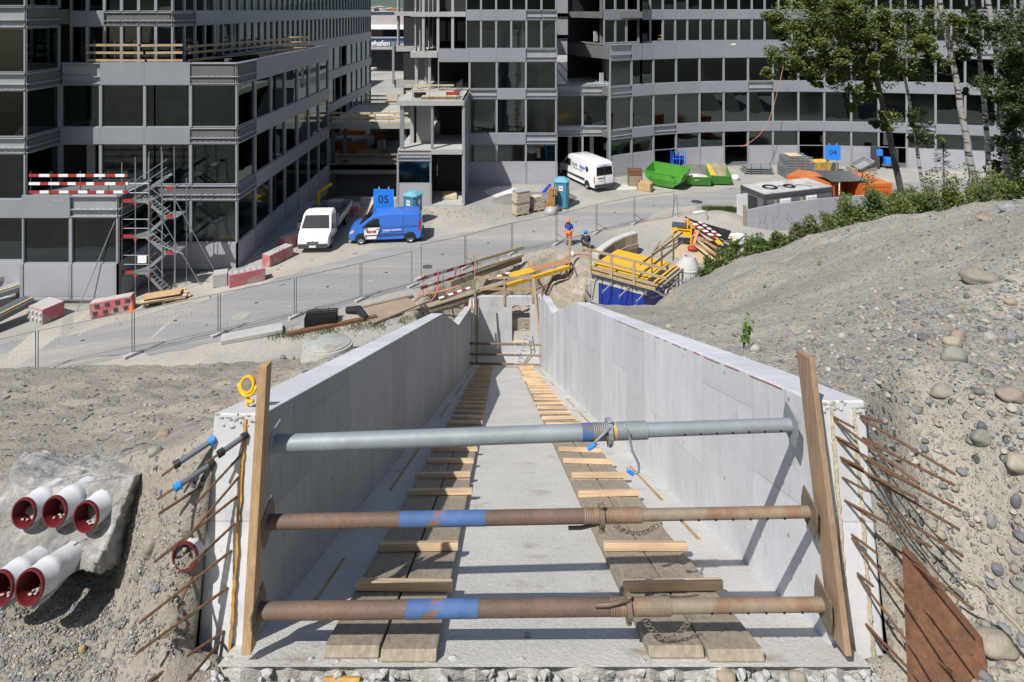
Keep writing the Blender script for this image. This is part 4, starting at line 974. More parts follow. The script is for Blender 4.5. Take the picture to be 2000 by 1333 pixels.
# ---------------------------------------------------------------- right building: long concave front
Rb = E('office_building', 'long grey office building on the right with a gently curved front', 'building', (30, 60, 0))
wr = []
cur = [(9.0, 56.4), (12.1, 58.1), (14.8, 59.2), (18.3, 60.1), (22.2, 60.7), (26.2, 60.95), (30.4, 60.9), (35, 60.4), (39.7, 59.6), (44, 58.7), (48.5, 57.6), (58, 54.8)]
def resample(P, n, off=0):
    Ls = [0]
    for (a, b_), (c, d) in zip(P, P[1:]): Ls.append(Ls[-1]+sqrt((c-a)**2+(d-b_)**2))
    out = []
    for k in range(n+1):
        s = Ls[-1]*k/n
        for i in range(len(P)-1):
            if s <= Ls[i+1]+1e-9:
                t = (s-Ls[i])/(Ls[i+1]-Ls[i]); x = P[i][0]+(P[i+1][0]-P[i][0])*t; y = P[i][1]+(P[i+1][1]-P[i][1])*t
                dx, dy = P[i+1][0]-P[i][0], P[i+1][1]-P[i][1]; l = sqrt(dx*dx+dy*dy); out.append((x-dy/l*off, y+dx/l*off)); break
    return out
cp_ = resample(cur, 20)
rowsR = [(0, 1.95, 'sill'), (1.95, 3.45, 'win'), (3.45, 4.35, 'band'), (4.35, 7.32, 'win'), (7.32, 8.37, 'band'), (8.37, 10.72, 'win'), (10.72, 12.25, 'band')]
facade(Rb, cp_, rowsR, wr, raw={(2, 0): 1, (2, 2): 1, (4, 0): 1, (4, 6): 1, (6, 0): 1, (2, 12): 1, (6, 14): 1}, opn={(0, 2): 1, (1, 2): 1, (0, 5): 1, (1, 5): 1, (0, 8): 1, (1, 8): 1, (0, 11): 1, (1, 11): 1}, split={5: 1}, interior=7)
up_ = resample(cur, 38, .9)
rowsR2 = [(12.0, 12.35, 'band'), (12.35, 14.5, 'win'), (14.5, 15.42, 'band'), (15.42, 18.2, 'win'), (18.2, 19, 'band')]
facade(Rb, up_[0:], rowsR2, wr, opn={(1, 4): 1, (1, 3): 1}, interior=6)
facade(Rb, straight((9.3, 100), (9.3, 58.0), 30), [(8.4, 10.7, 'win'), (10.7, 12.35, 'band'), (12.35, 14.5, 'win'), (14.5, 15.42, 'band'), (15.42, 18.2, 'win')], wr, mull=.42, interior=3)
# connecting bay between the two buildings
facade(Rb, [(4.17, 57.5), (6.6, 57.5), (9.0, 57.5)], [(0, .02, 'sill'), (.02, 3.6, 'win'), (3.6, 4.55, 'raw'), (4.55, 7.4, 'win'), (7.4, 8.36, 'raw')], wr, opn={(1, 0): 1, (1, 1): 1, (0, 0): 1, (0, 1): 1}, interior=6)
windows(wr)
boxes('corner_post', M_['alud'], Rb, [(3.95, 4.2, 56.5, 58, 0, 8.36), (8.85, 9.05, 56.3, 57.6, 0, 8.4)])
b = MB()
for k in range(17): y = 57.8+k*1.4; b.box(4.2, 9.2, y, y+1.34, 8.38+.0*k, 8.44)
for k in range(6): x = 4.3+k*.95; b.box(x, x+.06, 57.8, 81.5, 8.44, 8.55)
b.build('skylight_roof', mat('roof_glazing', (.50, .53, .56), .3, .3, var=.2, vscale=1.5), Rb, world=True)
boxes('core', M_['alud'], Rb, [(3.9, 9.3, 100, 100.3, 8, 24), (9.5, 60, 70, 71, 0, 12.2), (12, 60, 69.5, 70.5, 12, 24)])
b = MB()
for k in range(9):
    for z in (1.0, 2.6): b.box(3.95+.0*k, 9.2, 99.7, 99.9, 8.6+z*2.2, 9.1+z*2.2)
b.build('rear_window_row', M_['cglass'], Rb, world=True)
# small overflow slots on the tall band
for k, i in enumerate((3, 4, 5, 6)):
    b = MB(); x, y = cp_[i]; b.box(x-2.2, x-1.3, y-.28, y-.1, 11.95, 12.08); b.build('overflow_slot', M_['white'], Rb, world=True)
# ---------------------------------------------------------------- distant building with lettering, hill, town
db = E('terminal_building', 'distant pale terminal building with white lettering seen in the gap', 'building', (-30, 150, 0))
zd = lambda y, d=150: CH-(y-HOR)/F*d
b = MB(); b.box(-60, -15, 151, 170, zd(58), zd(50)); b.build('white_roof', M_['white'], db, world=True)
b = MB(); b.box(-60, -15, 156, 180, zd(50), zd(33)); b.build('upper_block', mat('beige_cladding', (.33, .30, .29), .8, var=.05, vscale=.2), db, world=True)
b = MB(); b.box(-60, -15, 152, 170, zd(73), zd(58)); b.build('glazed_storey', M_['cglass'], db, world=True)
boxes('beam', M_['plinth'], db, [(-60, -15, 149.9, 151, zd(75), zd(73)), (-60, -15, 150.0, 151, zd(97), zd(91.5))])
b = MB(); b.box(-60, -15, 150.3, 151.2, zd(91.5), zd(75)); b.build('sign_band', mat('blue_grey_glazing', (.10, .15, .25), .3), db, world=True)
b = MB(); b.box(-60, -15, 153, 170, -1, zd(97)); b.build('dark_hall', M_['dark'], db, world=True)
text('Flughafen', 1.78, Matrix.Translation((-3.15, .02, zd(85.5))) @ Matrix.Rotation(R(90), 4, 'X'), M_['signw'], db, bold=.035, sx=1.0, depth=.1)
b = MB(); b.box(-34, -29, 120, 132, 2.5, 3.0); b.build('footbridge_deck', M_['conc'], db, world=True)
b = MB()
for k in range(6): b.box(-60, -15, 150.5+.1, 150.8, 2+0*k, 2.1)
hl = grid('distant_hill', axis([(-1400, 60), (600, 60)]), axis([(900, 60), (3400, 160)]), lambda x, y: -5+85*sm(1100, 2800, y)*(1+.25*fb(x, y, .002))+6*fb(x, y, .012), mat('far_forest', (.055, .085, .06), .95, var=.4, vscale=.02))
GB = 'distant houses of the town in the gap'
for k in range(9):
    x = -400+rnd(-60, 60)+k*9; y = 1300+rnd(0, 500); x = y*(-.235+.052*k/9); h = rnd(9, 16); b = MB(); b.box(x-14, x+14, y, y+20, -2, 4+h)
    b.prism([(x-15, 4+h), (x+15, 4+h), (x, 8+h)], 'y', y-1, y+21)
    o = b.build('distant_house', [M_['conc'], M_['brownw'], M_['plinth']][k % 3]); prop(o, '%s distant town house under the wooded hill, %s from the left' % (['pale', 'brown', 'grey'][k % 3], ['first', 'second', 'third', 'fourth', 'fifth', 'sixth', 'seventh', 'eighth', 'ninth'][k]), 'house', GB)
t = E('distant_office', 'dark blue glazed distant office block above the terminal roof', 'building', (-52, 330, 0)); 
b = MB(); b.box(330*-.232, 330*-.178, 330, 350, 0, zd(24, 330)); b.build('facade', mat('far_glazing', (.06, .09, .14), .3, var=.3, vscale=.1), t, world=True)
b = MB(); b.box(330*-.232, 330*-.178, 329.5, 350, zd(24, 330), zd(22.5, 330)); b.build('roof_edge', M_['plinth'], t, world=True)
# ---------------------------------------------------------------- courtyard between the buildings
b = MB(); b.box(-17.9, -9.8, 59.2, 71.5, 3.96, 4.4); cd1 = E('concrete_deck', 'upper concrete deck bridging the gap between left and middle buildings', 'deck', (-14, 59.2, 4)); b.build('slab', M_['conc'], cd1, world=True)
for x in (-17.4, -16.2, -10.4):
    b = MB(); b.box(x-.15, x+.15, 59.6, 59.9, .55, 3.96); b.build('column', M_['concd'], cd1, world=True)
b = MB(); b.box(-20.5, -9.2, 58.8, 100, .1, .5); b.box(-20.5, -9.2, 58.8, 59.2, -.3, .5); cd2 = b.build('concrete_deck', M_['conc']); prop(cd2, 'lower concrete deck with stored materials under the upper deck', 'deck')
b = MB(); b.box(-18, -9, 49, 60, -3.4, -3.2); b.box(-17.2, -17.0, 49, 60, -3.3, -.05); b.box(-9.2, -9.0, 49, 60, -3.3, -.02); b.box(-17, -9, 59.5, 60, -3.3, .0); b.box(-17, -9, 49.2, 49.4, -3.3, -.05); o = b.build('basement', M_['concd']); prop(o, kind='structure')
def timrail(name, label, cat, A, B_, z, posts, rails, grp, m='woodx', pm='steeld', h=1.15, th=.03, rh=.14, bow=0):
    t = E(name, label, cat, (V(A)+V(B_))/2 * 1.0 + V((0, 0, z)), group=grp)
    A = V((A[0], A[1], z)); B_ = V((B_[0], B_[1], z))
    for k in range(posts):
        p = A.lerp(B_, (k+.4)/(posts-.2)); b = MB(); b.tube(p, p+V((0, 0, h+.15)), .022, 6); b.build('post', M_[pm], t, world=True)
    d = (B_-A).normalized(); n = V((d.y, -d.x, 0))*.04
    for zz in rails:
        L_ = (B_-A).length; s = 0
        while s < L_-.1:
            e = min(L_, s+rnd(3.2, 4.6)); b = MB(); p = A+d*max(0, s-.15); q_ = A+d*e; b.beam(p+n+V((0, 0, zz+rnd(-.02, .02))), q_+n+V((0, 0, zz+rnd(-.02, .02))), th, rh); b.build('rail', M_[m], t, world=True); s = e
    return t
for o_ in (L, ): pass
GRL = 'timber guardrails along slab edges'
timrail('timber_guardrail', 'long timber guardrail along the front roof edge of the left building', 'guardrail', (-25.6, 36.98, 0), (-19.8, 36.98, 0), 12.32, 5, (.1, .55, 1.0), GRL)
timrail('timber_guardrail', 'timber guardrail running back along the right roof edge of the left building', 'guardrail', (-19.8, 37.6, 0), (-16.6, 50, 0), 12.2, 7, (.15, .6, 1.0), GRL)
timrail('timber_guardrail', 'short timber guardrail at the far roof corner of the left building', 'guardrail', (-18.6, 50, 0), (-16.5, 50, 0), 12.2, 3, (.15, .6, 1.0), GRL)
timrail('timber_guardrail', 'timber guardrail along the front edge of the upper deck', 'guardrail', (-17.6, 59.3, 0), (-10, 59.3, 0), 4.4, 6, (.15, .6, 1.05), GRL, m='woodpale', rh=.2)
timrail('timber_guardrail', 'timber guardrail along the back edge of the upper deck', 'guardrail', (-17.2, 71.2, 0), (-10.4, 71.2, 0), 4.4, 6, (.15, .6, 1.05), GRL, m='woodpale', rh=.2)
timrail('timber_guardrail', 'timber guardrail along the front edge of the lower deck', 'guardrail', (-17.0, 58.95, 0), (-9.4, 58.95, 0), .5, 6, (.15, .6, 1.05), GRL, m='woodold')
timrail('timber_guardrail', 'pale board guardrail on the bare slab above the annex', 'guardrail', (-8.4, AN+.2, 0), (-4.6, AN+.2, 0), 8.3, 3, (.7, 1.15), GRL, m='woodpale')
timrail('timber_guardrail', 'steel tube guardrail at the right end of the slab above the annex', 'guardrail', (-4.4, AN+.1, 0), (-4.2, 52, 0), 8.3, 5, (.5, 1.0), GRL, m='steeld', rh=.05)
# red and white guardrail on the annex terrace
rw = E('barrier_rail', 'red and white striped guardrail on the low terrace at the left', 'guardrail', (-24, 33.9, 5.3))
for k, px in enumerate((60, 100, 157, 212, 245)):
    x = (px-1000)/F*33.9; b = MB(); b.tube((x, 33.9, 5.2), (x, 33.9, 6.55), .024, 8); b.build('post', M_['steeld'], rw, world=True)
for k, z in enumerate((5.42, 5.88, 6.33)):
    b = MB(); x = (57-1000)/F*33.85; j = 0; e = (250-1000)/F*33.85
    while x < e:
        x2 = min(e, x+rnd(.42, .62)); b.mi = (j+k) % 2; b.box(x, x2, 33.82, 33.86, z-.075, z+.075); x = x2; j += 1
    b.build('striped_board', [M_['red'], M_['white']], rw, world=True)
# ================================================================ street objects
random.seed(21)
# ---- site fence
GF = 'mesh fence panels along the road'
ft = [(-150, 790), (72, 735), (260, 695), (428, 655), (577, 620), (705, 587), (806, 560)]; ft2 = [(821, 546), (909, 525), (1000, 497), (1087, 478), (1165, 456), (1239, 438), (1317, 427)]
fl = ['at the left picture edge', 'second from the left edge, above the gravel crest', 'between the two fence joints above the concrete slab', 'in front of the pale road patch right of the manhole', 'beside the black pallet stack', 'in front of the blue van, ending at the striped guardrail', '', 'behind the striped guardrail', 'behind the plain timber guardrail', 'left of the worker in orange trousers', 'behind the two workers', 'beyond the curved wall', 'last one before the loose fence posts']
def fpanel(a, c, lb):
    t = E('mesh_fence', 'grey wire mesh fence panel '+lb, 'fence', a, group=GF); d = (c-a).normalized(); a = a+d*.05; c = c-d*.05; u = V((0, 0, 1)); h = 2.0
    b = MB(); L_ = (c-a).length
    for p in (a, c): b.tube(p+u*.05, p+u*h, .021, 7)
    b.tube(a+u*.15, c+u*.15, .017, 6); b.tube(a+u*(h-.02), c+u*(h-.02), .017, 6); b.build('frame', M_['steelf'], t, world=True)
    b = MB(); n = int(L_/.16)
    for k in range(1, n): p = a+d*L_*k/n; b.beam(p+u*.16, p+u*(h-.03), .002, .002)
    for k in range(1, 9): b.beam(a+u*(.15+k*.215), c+u*(.15+k*.215), .002, .002)
    b.build('wire_mesh', M_['steelf'], t, world=True)
    b = MB(); m = a.lerp(c, .45)+u*1.15; b.beam(m, m+d*.16, .006, .05); b.build('tag', M_['bump'], t, world=True)
M_['steelf'] = mat('fence_steel', (.20, .205, .21), .5, .4)
gf = [G(*p) for p in ft]; gf2 = [G(*p) for p in ft2]; k = 0
for Q in (gf, gf2):
    for a, c in zip(Q, Q[1:]): fpanel(a, c, fl[k] or 'short one'); k += 1
    k = 7
for i, p in enumerate(gf[1:]+gf2):
    b = MB(); b.box(-.36, .36, -.11, .11, 0, .13); b.box(-.12, .12, -.115, .115, .11, .15)
    o = b.build('concrete_weight', M_['conc'], bev=.02); o.location = p; o.rotation_euler = (0, 0, .9)
    prop(o, 'concrete foot block under the fence, %s from the left' % ordn[i], 'fence foot', 'concrete feet of the mesh fence')
for i, p in enumerate((gf2[1], gf2[3], gf2[4], gf2[5])):
    b = MB(); b.tube(p+V((0, 0, .7)), p+V((.9, .55, .03)), .018, 6); o = b.build('fence_brace', M_['steelf']); prop(o, 'slanting steel brace behind the fence, %s from the left' % ordn[i], 'brace', 'fence braces')
for i, (a_, b_) in enumerate((((1319, 381), (1312, 427)), ((1322, 380), (1325, 430)), ((1380, 408), (1384, 452)), ((1416, 445), (1421, 478)))):
    p = G(*b_); q_ = V(((a_[0]-1000)/F*p.y, p.y, CH-(a_[1]-HOR)/F*p.y)); b = MB(); b.tube(p+V((0, 0, -.1)), q_, .024, 7); o = b.build('steel_post', M_['steelf']); prop(o, 'loose grey steel post past the fence end, %s from the left' % ordn[i], 'post', 'loose posts')
# ---- vehicles
def wheel(t, x, y, r, w, hub):
    sg = 1 if y > 0 else -1; wt = MB(); M = Matrix.Translation((x, y, r)) @ Matrix.Rotation(R(90), 4, 'X')
    wt.lathe([(r*.62, -w/2), (r*.95, -w/2), (r, -w*.36), (r, w*.36), (r*.95, w/2), (r*.62, w/2), (r*.62, -w/2)], 28, M); wh = wt.build('wheel', M_['tyre'], t, smooth=True, sharp=40)
    rm = MB(); e = -sg*w/2; rm.lathe([(0, e*.80), (r*.16, e*.85), (r*.2, e*.62), (r*.52, e*.55), (r*.63, e*.92), (r*.64, e*.5), (0, e*.3)], 28, M)
    rm.build('rim', hub, wh, smooth=True, sharp=40)
    b = MB()
    for k in range(6): a = k*pi/3; b.tube(V((x+cos(a)*r*.36, y+sg*w*.30, r+sin(a)*r*.36)), V((x+cos(a)*r*.36, y+sg*w*.325, r+sin(a)*r*.36)), r*.07, 8)
    b.build('rim_hole', M_['tyre'], wh)
def shell(t, prof, w, belt, top, tum, m, name='body', rnd_=.07, plan=None):
    """closed side profile swept across the width with rounded shoulders and tumblehome"""
    b = MB(); n = len(prof); cx = sum(p[0] for p in prof)/n; cz = sum(p[1] for p in prof)/n
    def hw(z): return w*(1-tum*max(0, (z-belt)/(top-belt))**1.5)
    lay = []
    for s, inset in ((-1, 1.0), (-1+.25*rnd_/w*4, .30), (-1+rnd_/w*2.4, 0), (0, 0), (1-rnd_/w*2.4, 0), (1-.25*rnd_/w*4, .30), (1, 1.0)):
        row = []
        for x, z in prof:
            dx, dz = x-cx, z-cz; l = sqrt(dx*dx+dz*dz); q_ = inset*rnd_/l
            x2 = x-dx*q_; z2 = z-dz*q_; pw = hw(z2)
            if plan: pw *= plan(x2)
            row.append((x2, s*pw, z2))
        lay.append(row)
    for r_ in lay: b.v += r_
    for j in range(len(lay)-1):
        for i in range(n): b.f.append([j*n+i, j*n+(i+1) % n, (j+1)*n+(i+1) % n, (j+1)*n+i]); b.m.append(0); b.c.append(None)
    b.f.append(list(range(n))); b.f.append([(len(lay)-1)*n+i for i in reversed(range(n))]); b.m += [0, 0]; b.c += [None, None]
    b.build(name, m, t, smooth=True, sharp=28)
    return lambda x, z: hw(z)*(plan(x) if plan else 1)
def sidepoly(t, name, pts, hw, m, side, off=.008, th=.012):
    b = MB(); n = len(pts); A_ = [(x, side*(hw(x, z)+off), z) for x, z in pts]; B_ = [(x, side*(hw(x, z)+off-th), z) for x, z in pts]
    b.add(A_+B_, [tuple(range(n)), tuple(reversed(range(n, 2*n)))]+[(i, (i+1) % n, (i+1) % n+n, i+n) for i in range(n)]); return b.build(name, m, t)
def quadp(t, name, pts, m, nrm_, th=.012, parts=None):
    n_ = V(nrm_).normalized(); b = MB(); A_ = [V(p)+n_*.010 for p in pts]; B_ = [V(p)-n_*(th) for p in pts]; n = len(pts)
    b.add(A_+B_, [tuple(range(n)), tuple(reversed(range(n, 2*n)))]+[(i, (i+1) % n, (i+1) % n+n, i+n) for i in range(n)]); return b.build(name, m, t)
hubm = mat('wheel_rim_paint', (.33, .34, .36), .4, .5); lampm = mat('headlight', (.6, .62, .64), .08, .2, spec=.9); M_['tail'] = mat('tail_light', (.35, .01, .01), .2)
# blue van
fw, rw_ = G(707, 478), G(799, 474.5); ctr = (fw+rw_)/2; hd = math.atan2(fw.y-rw_.y, fw.x-rw_.x)
off_ = V((-sin(hd), cos(hd), 0))*-.86            # wheels seen are the near side; the centre lies behind them
t = E('parked_van', 'blue delivery van with white front door parked in front of the sign 05', 'van', ctr+off_, hd, 'vehicles on the site road')
plan = lambda x: 1-.10*max(0, (x-1.5)/.9)**2
hwf = shell(t, [(-2.34, .42), (-2.38, .75), (-2.36, 1.15), (-2.28, 1.72), (-2.18, 1.86), (-1.9, 1.90), (-.5, 1.93), (.5, 1.91), (.85, 1.84), (1.25, 1.56), (1.68, 1.24), (1.9, 1.14), (2.2, 1.02), (2.36, .86), (2.42, .62), (2.40, .36), (2.3, .26), (-2.25, .28)], .93, 1.05, 1.93, .13, M_['bluev'], plan=plan)
for s in (-1, 1):
    sidepoly(t, 'side_window', [(.42, 1.16), (.42, 1.66), (.78, 1.66), (1.16, 1.44), (1.52, 1.17), (1.50, 1.13)], hwf, M_['cglass'], s)
    sidepoly(t, 'white_door_panel', [(.36, 1.10), (1.36, 1.10), (1.40, .36), (.62, .36)], hwf, M_['whitev'], s, off=.004)
    sidepoly(t, 'rub_strip', [(-1.28, .60), (-1.28, .66), (1.34, .62), (1.34, .56)], hwf, M_['bump'], s, off=.02, th=.02)
    sidepoly(t, 'door_seam', [(.33, .34), (.345, .34), (.345, 1.72), (.33, 1.72)], hwf, M_['bump'], s, off=.003)
    sidepoly(t, 'door_seam', [(-1.15, .36), (-1.14, .36), (-1.14, 1.70), (-1.15, 1.70)], hwf, M_['bump'], s, off=.003)
    sidepoly(t, 'body_crease', [(-2.2, 1.13), (-2.2, 1.15), (.30, 1.15), (.30, 1.13)], hwf, M_['bump'], s, off=.003)
    sidepoly(t, 'door_handle', [(.42, 1.0), (.42, 1.03), (.60, 1.03), (.60, 1.0)], hwf, M_['bump'], s, off=.03, th=.03)
    b = MB(); b.hexa([(1.25, s*.92, 1.12), (1.42, s*.92, 1.12), (1.40, s*1.10, 1.12), (1.27, s*1.10, 1.12), (1.25, s*.92, 1.34), (1.36, s*.92, 1.34), (1.34, s*1.10, 1.32), (1.27, s*1.10, 1.32)]); b.build('wing_mirror', M_['bump'], t, bev=.02)
    sidepoly(t, 'headlight', [(2.02, .98), (2.30, .86), (2.34, .70), (2.12, .76)], lambda x, z: hwf(x, z)-.0, lampm, s, off=.006)
    sidepoly(t, 'tail_light', [(-2.34, .80), (-2.20, .80), (-2.14, 1.45), (-2.26, 1.45)], hwf, M_['tail'], s, off=.006)
    b = MB(); pr = [(1.60+.46*cos(a), .33+.46*sin(a)) for a in [pi*i/14 for i in range(15)]]; 
    for cx_ in (1.60, -1.60): sidepoly(t, 'wheel_arch', [(cx_+.41*cos(a), .34+.41*sin(a)) for a in [pi*i/14-.05*(i == 0)+.05*(i == 14) for i in range(15)]], hwf, M_['tyre'], s, off=.004)
    for cx_ in (1.60, -1.60): wheel(t, cx_, s*.84, .335, .22, hubm)
quadp(t, 'windscreen', [(.93, -.66, 1.79), (1.70, -.80, 1.24), (1.70, .80, 1.24), (.93, .66, 1.79)], M_['cglass'], (.58, 0, .81))
b = MB(); b.box(2.36, 2.47, -.80, .80, .28, .55); b.build('bumper', M_['bump'], t, bev=.03)
b = MB(); b.box(-2.44, -2.34, -.88, .88, .28, .55); b.build('bumper', M_['bump'], t, bev=.03)
# lettering on the near side (left side of van): van faces -x in the picture, near side is +y or -y
sd_ = 1 if (off_ @ V((-sin(hd), cos(hd), 0))) < 0 else -1
Msd = lambda x, z, s=1: Matrix.Translation((x, sd_*(hwf(x, z)+.03), z)) @ (Matrix.Rotation(R(180), 4, 'Z') if sd_ > 0 else Matrix()) @ Matrix.Rotation(R(90), 4, 'X')
text('scheidl', .22, Msd(.92, .86), M_['signr'], t, bold=.008)
text('rundum verbindlich', .15, Msd(-.42, .93), M_['signw'], t, bold=.003)
text('www.rundum.ch', .07, Msd(-.02, .81), M_['signw'], t)
# white high van
wp = V((7.15, 52.35, 0)); hd2 = math.atan2(.90, -.43); rl = Z(1162, 377.5)
t = E('parked_van', 'white high roof van seen from behind with blue and grey lettering', 'van', (0, 0, 0), hd2, 'vehicles on the site road')
t.location = rl+V((cos(hd2)*2.95, sin(hd2)*2.95, 0))+V((sin(hd2), -cos(hd2), 0))*.98
hwf2 = shell(t, [(-2.92, .45), (-2.95, 1.0), (-2.90, 1.8), (-2.82, 2.30), (-2.7, 2.42), (-2.3, 2.48), (0, 2.50), (1.2, 2.46), (1.55, 2.34), (1.95, 1.95), (2.25, 1.55), (2.75, 1.30), (3.0, 1.1), (3.05, .6), (2.95, .3), (-2.85, .34)], 1.0, 1.2, 2.5, .12, M_['whitev'])
for s in (-1, 1):
    sidepoly(t, 'side_window', [(1.05, 1.42), (1.05, 2.0), (1.62, 2.0), (2.0, 1.62), (2.05, 1.42)], hwf2, M_['cglass'], s)
    sidepoly(t, 'rub_strip', [(-1.35, .62), (-1.35, .86), (2.0, .80), (2.0, .68)], hwf2, M_['bump'], s, off=.02, th=.02)
    sidepoly(t, 'door_seam', [(.92, .5), (.935, .5), (.935, 2.2), (.92, 2.2)], hwf2, M_['bump'], s, off=.003)
    sidepoly(t, 'tail_light', [(-2.93, .80), (-2.80, .80), (-2.78, 1.35), (-2.9, 1.35)], hwf2, M_['tail'], s, off=.006)
    b = MB(); b.hexa([(1.9, s*.98, 1.40), (2.06, s*.98, 1.40), (2.04, s*1.22, 1.40), (1.92, s*1.22, 1.40), (1.9, s*.98, 1.72), (2.0, s*.98, 1.72), (1.98, s*1.22, 1.72), (1.92, s*1.22, 1.72)]); b.build('wing_mirror', M_['bump'], t, bev=.02)
    for cx_ in (2.1, -1.75):
        sidepoly(t, 'wheel_arch', [(cx_+.43*cos(a), .36+.43*sin(a)) for a in [pi*i/14 for i in range(15)]], hwf2, M_['tyre'], s, off=.004); wheel(t, cx_, s*.90, .35, .23, hubm)
quadp(t, 'rear_window', [(-2.93, -.80, 1.40), (-2.93, .80, 1.40), (-2.87, .76, 2.10), (-2.87, -.76, 2.10)], M_['cglass'], (-1, 0, .08), th=.02)
b = MB(); b.box(-3.04, -2.90, -.98, .98, .34, .66); b.build('bumper', M_['bump'], t, bev=.03)
quadp(t, 'number_plate', [(-2.965, .1, .98), (-2.965, .62, .98), (-2.955, .62, 1.10), (-2.955, .1, 1.10)], M_['qr'], (-1, 0, 0), th=.02)
b = MB(); b.box(-2.975, -2.93, .04, .68, 1.13, 1.20); b.build('handle_bar', M_['bump'], t)
b = MB(); b.box(-2.972, -2.94, -.006, .006, .66, 2.35); b.build('door_seam', M_['bump'], t)
def Mside2(x, z): return Matrix.Translation((x, hwf2(x, z)+.045, z)) @ Matrix.Rotation(R(180), 4, 'Z') @ Matrix.Rotation(R(90), 4, 'X')
text('Schall', .42, Mside2(.35, 1.72), M_['signk'], t, bold=-.002); text('Bohr', .42, Mside2(-.98, 1.72), M_['signb'], t, bold=.008)
text('BOHREN - FRÄSEN - SCHNEIDEN', .11, Mside2(-.25, 1.42), M_['signk'], t)
b = MB(); b.lathe([(0, 0), (.21, 0), (.21, .01), (0, .01)], 20, Mside2(-1.72, 1.74), arc=2*pi); b.build('logo_disc', M_['signk'], t)
b = MB(); b.prism([(-.1, -.2), (0, -.22), (0, .22), (-.1, .2)], 'z', .006, .016, Mside2(-1.66, 1.74)); b.build('logo_bar', M_['signb'], t)
text('SchallBohr', .24, Matrix.Translation((-2.895, 0, 2.24)) @ Matrix.Rotation(R(-90), 4, 'Z') @ Matrix.Rotation(R(90), 4, 'X'), M_['signb'], t)
# white flatbed truck
fwt, rwt = G(646, 484), G(675, 439); hd3 = math.atan2(fwt.y-rwt.y, fwt.x-rwt.x); c3 = (fwt+rwt)/2
t = E('flatbed_truck', 'white light truck with grey open load bed facing the camera', 'truck', c3+V((-1, 0, 0))*.90, hd3, 'vehicles on the site road')
hw3 = shell(t, [(.85, .45), (.85, 2.05), (.95, 2.22), (1.3, 2.28), (1.75, 2.24), (2.0, 2.12), (2.45, 1.45), (2.62, 1.22), (3.0, 1.05), (3.12, .8), (3.12, .42), (3.0, .32)], 1.0, 1.2, 2.28, .15, M_['whitev'], plan=lambda x: 1-.06*max(0, (x-2.2)/.9)**2)
quadp(t, 'windscreen', [(2.02, -.76, 2.08), (2.52, -.88, 1.38), (2.52, .88, 1.38), (2.02, .76, 2.08)], M_['cglass'], (.81, 0, .58))
for s in (-1, 1):
    sidepoly(t, 'side_window', [(1.2, 1.38), (1.2, 1.98), (1.8, 1.98), (2.28, 1.42), (2.28, 1.36)], hw3, M_['cglass'], s)
    sidepoly(t, 'rub_strip', [(.9, .45), (.9, .62), (1.7, .62), (1.7, .45)], hw3, M_['bump'], s, off=.02, th=.02)
    b = MB(); b.hexa([(2.1, s*.98, 1.25), (2.25, s*.98, 1.25), (2.22, s*1.24, 1.25), (2.12, s*1.24, 1.25), (2.1, s*.98, 1.62), (2.2, s*.98, 1.62), (2.18, s*1.24, 1.62), (2.12, s*1.24, 1.62)]); b.build('wing_mirror', M_['bump'], t, bev=.02)
    quadp(t, 'headlight', [(2.86, s*.62, 1.08), (3.07, s*.66, .80), (2.99, s*.92, .80), (2.72, s*.90, 1.12)], lampm, (.8, s*.25, .5))
    wheel(t, 2.1, s*.88, .35, .23, hubm); wheel(t, -2.1, s*.86, .35, .26, hubm)
b = MB(); b.box(2.98, 3.17, -.92, .92, .32, .62); b.build('bumper', M_['bump'], t, bev=.05)
quadp(t, 'grille', [(3.10, -.38, .80), (3.13, -.36, .65), (3.13, .36, .65), (3.10, .38, .80)], M_['bump'], (1, 0, .1), th=.02)
quadp(t, 'number_plate', [(3.175, -.22, .40), (3.175, .22, .40), (3.175, .22, .52), (3.175, -.22, .52)], M_['qr'], (1, 0, 0))
b = MB(); b.path([V((3.13, -.12, .72)), V((3.13, 0, .80)), V((3.13, .12, .72))], .012, 5); b.path([V((3.14, -.12, .66)), V((3.14, 0, .74)), V((3.14, .12, .66))], .012, 5); b.build('grille_emblem', M_['steel'], t)
bedm = mat('bed_aluminium', (.30, .31, .32), .5, .3, var=.15, vscale=2); bedf = mat('bed_floor', (.10, .10, .10), .8, var=.25, vscale=3)
b = MB(); b.box(-3.5, .72, -1.05, 1.05, .90, .98); b.build('load_floor', bedf, t)
for bx_ in ((-3.5, .72, -1.08, -1.05, .92, 1.34), (-3.5, .72, 1.05, 1.08, .92, 1.34), (-3.53, -3.5, -1.08, 1.08, .92, 1.34), (.72, .76, -1.08, 1.08, .92, 1.75)):
    b = MB(); b.box(*bx_); b.build('drop_side', bedm, t, bev=.008)
b = MB(); b.box(-3.3, .9, -.42, -.32, .62, .88); b.box(-3.3, .9, .32, .42, .62, .88); b.build('chassis_rail', M_['steeld'], t)
b = MB(); b.box(-3.3, -2.6, -.5, .5, 1.0, 1.5); b.build('tool_chest', M_['steel'], t, bev=.02)
text('S. SCHMID', .12, Matrix.Translation((2.80, 0, 1.175)) @ Matrix.Rotation(R(90), 4, 'Z') @ Matrix.Rotation(R(28), 4, 'X'), M_['signb'], t, depth=.002)
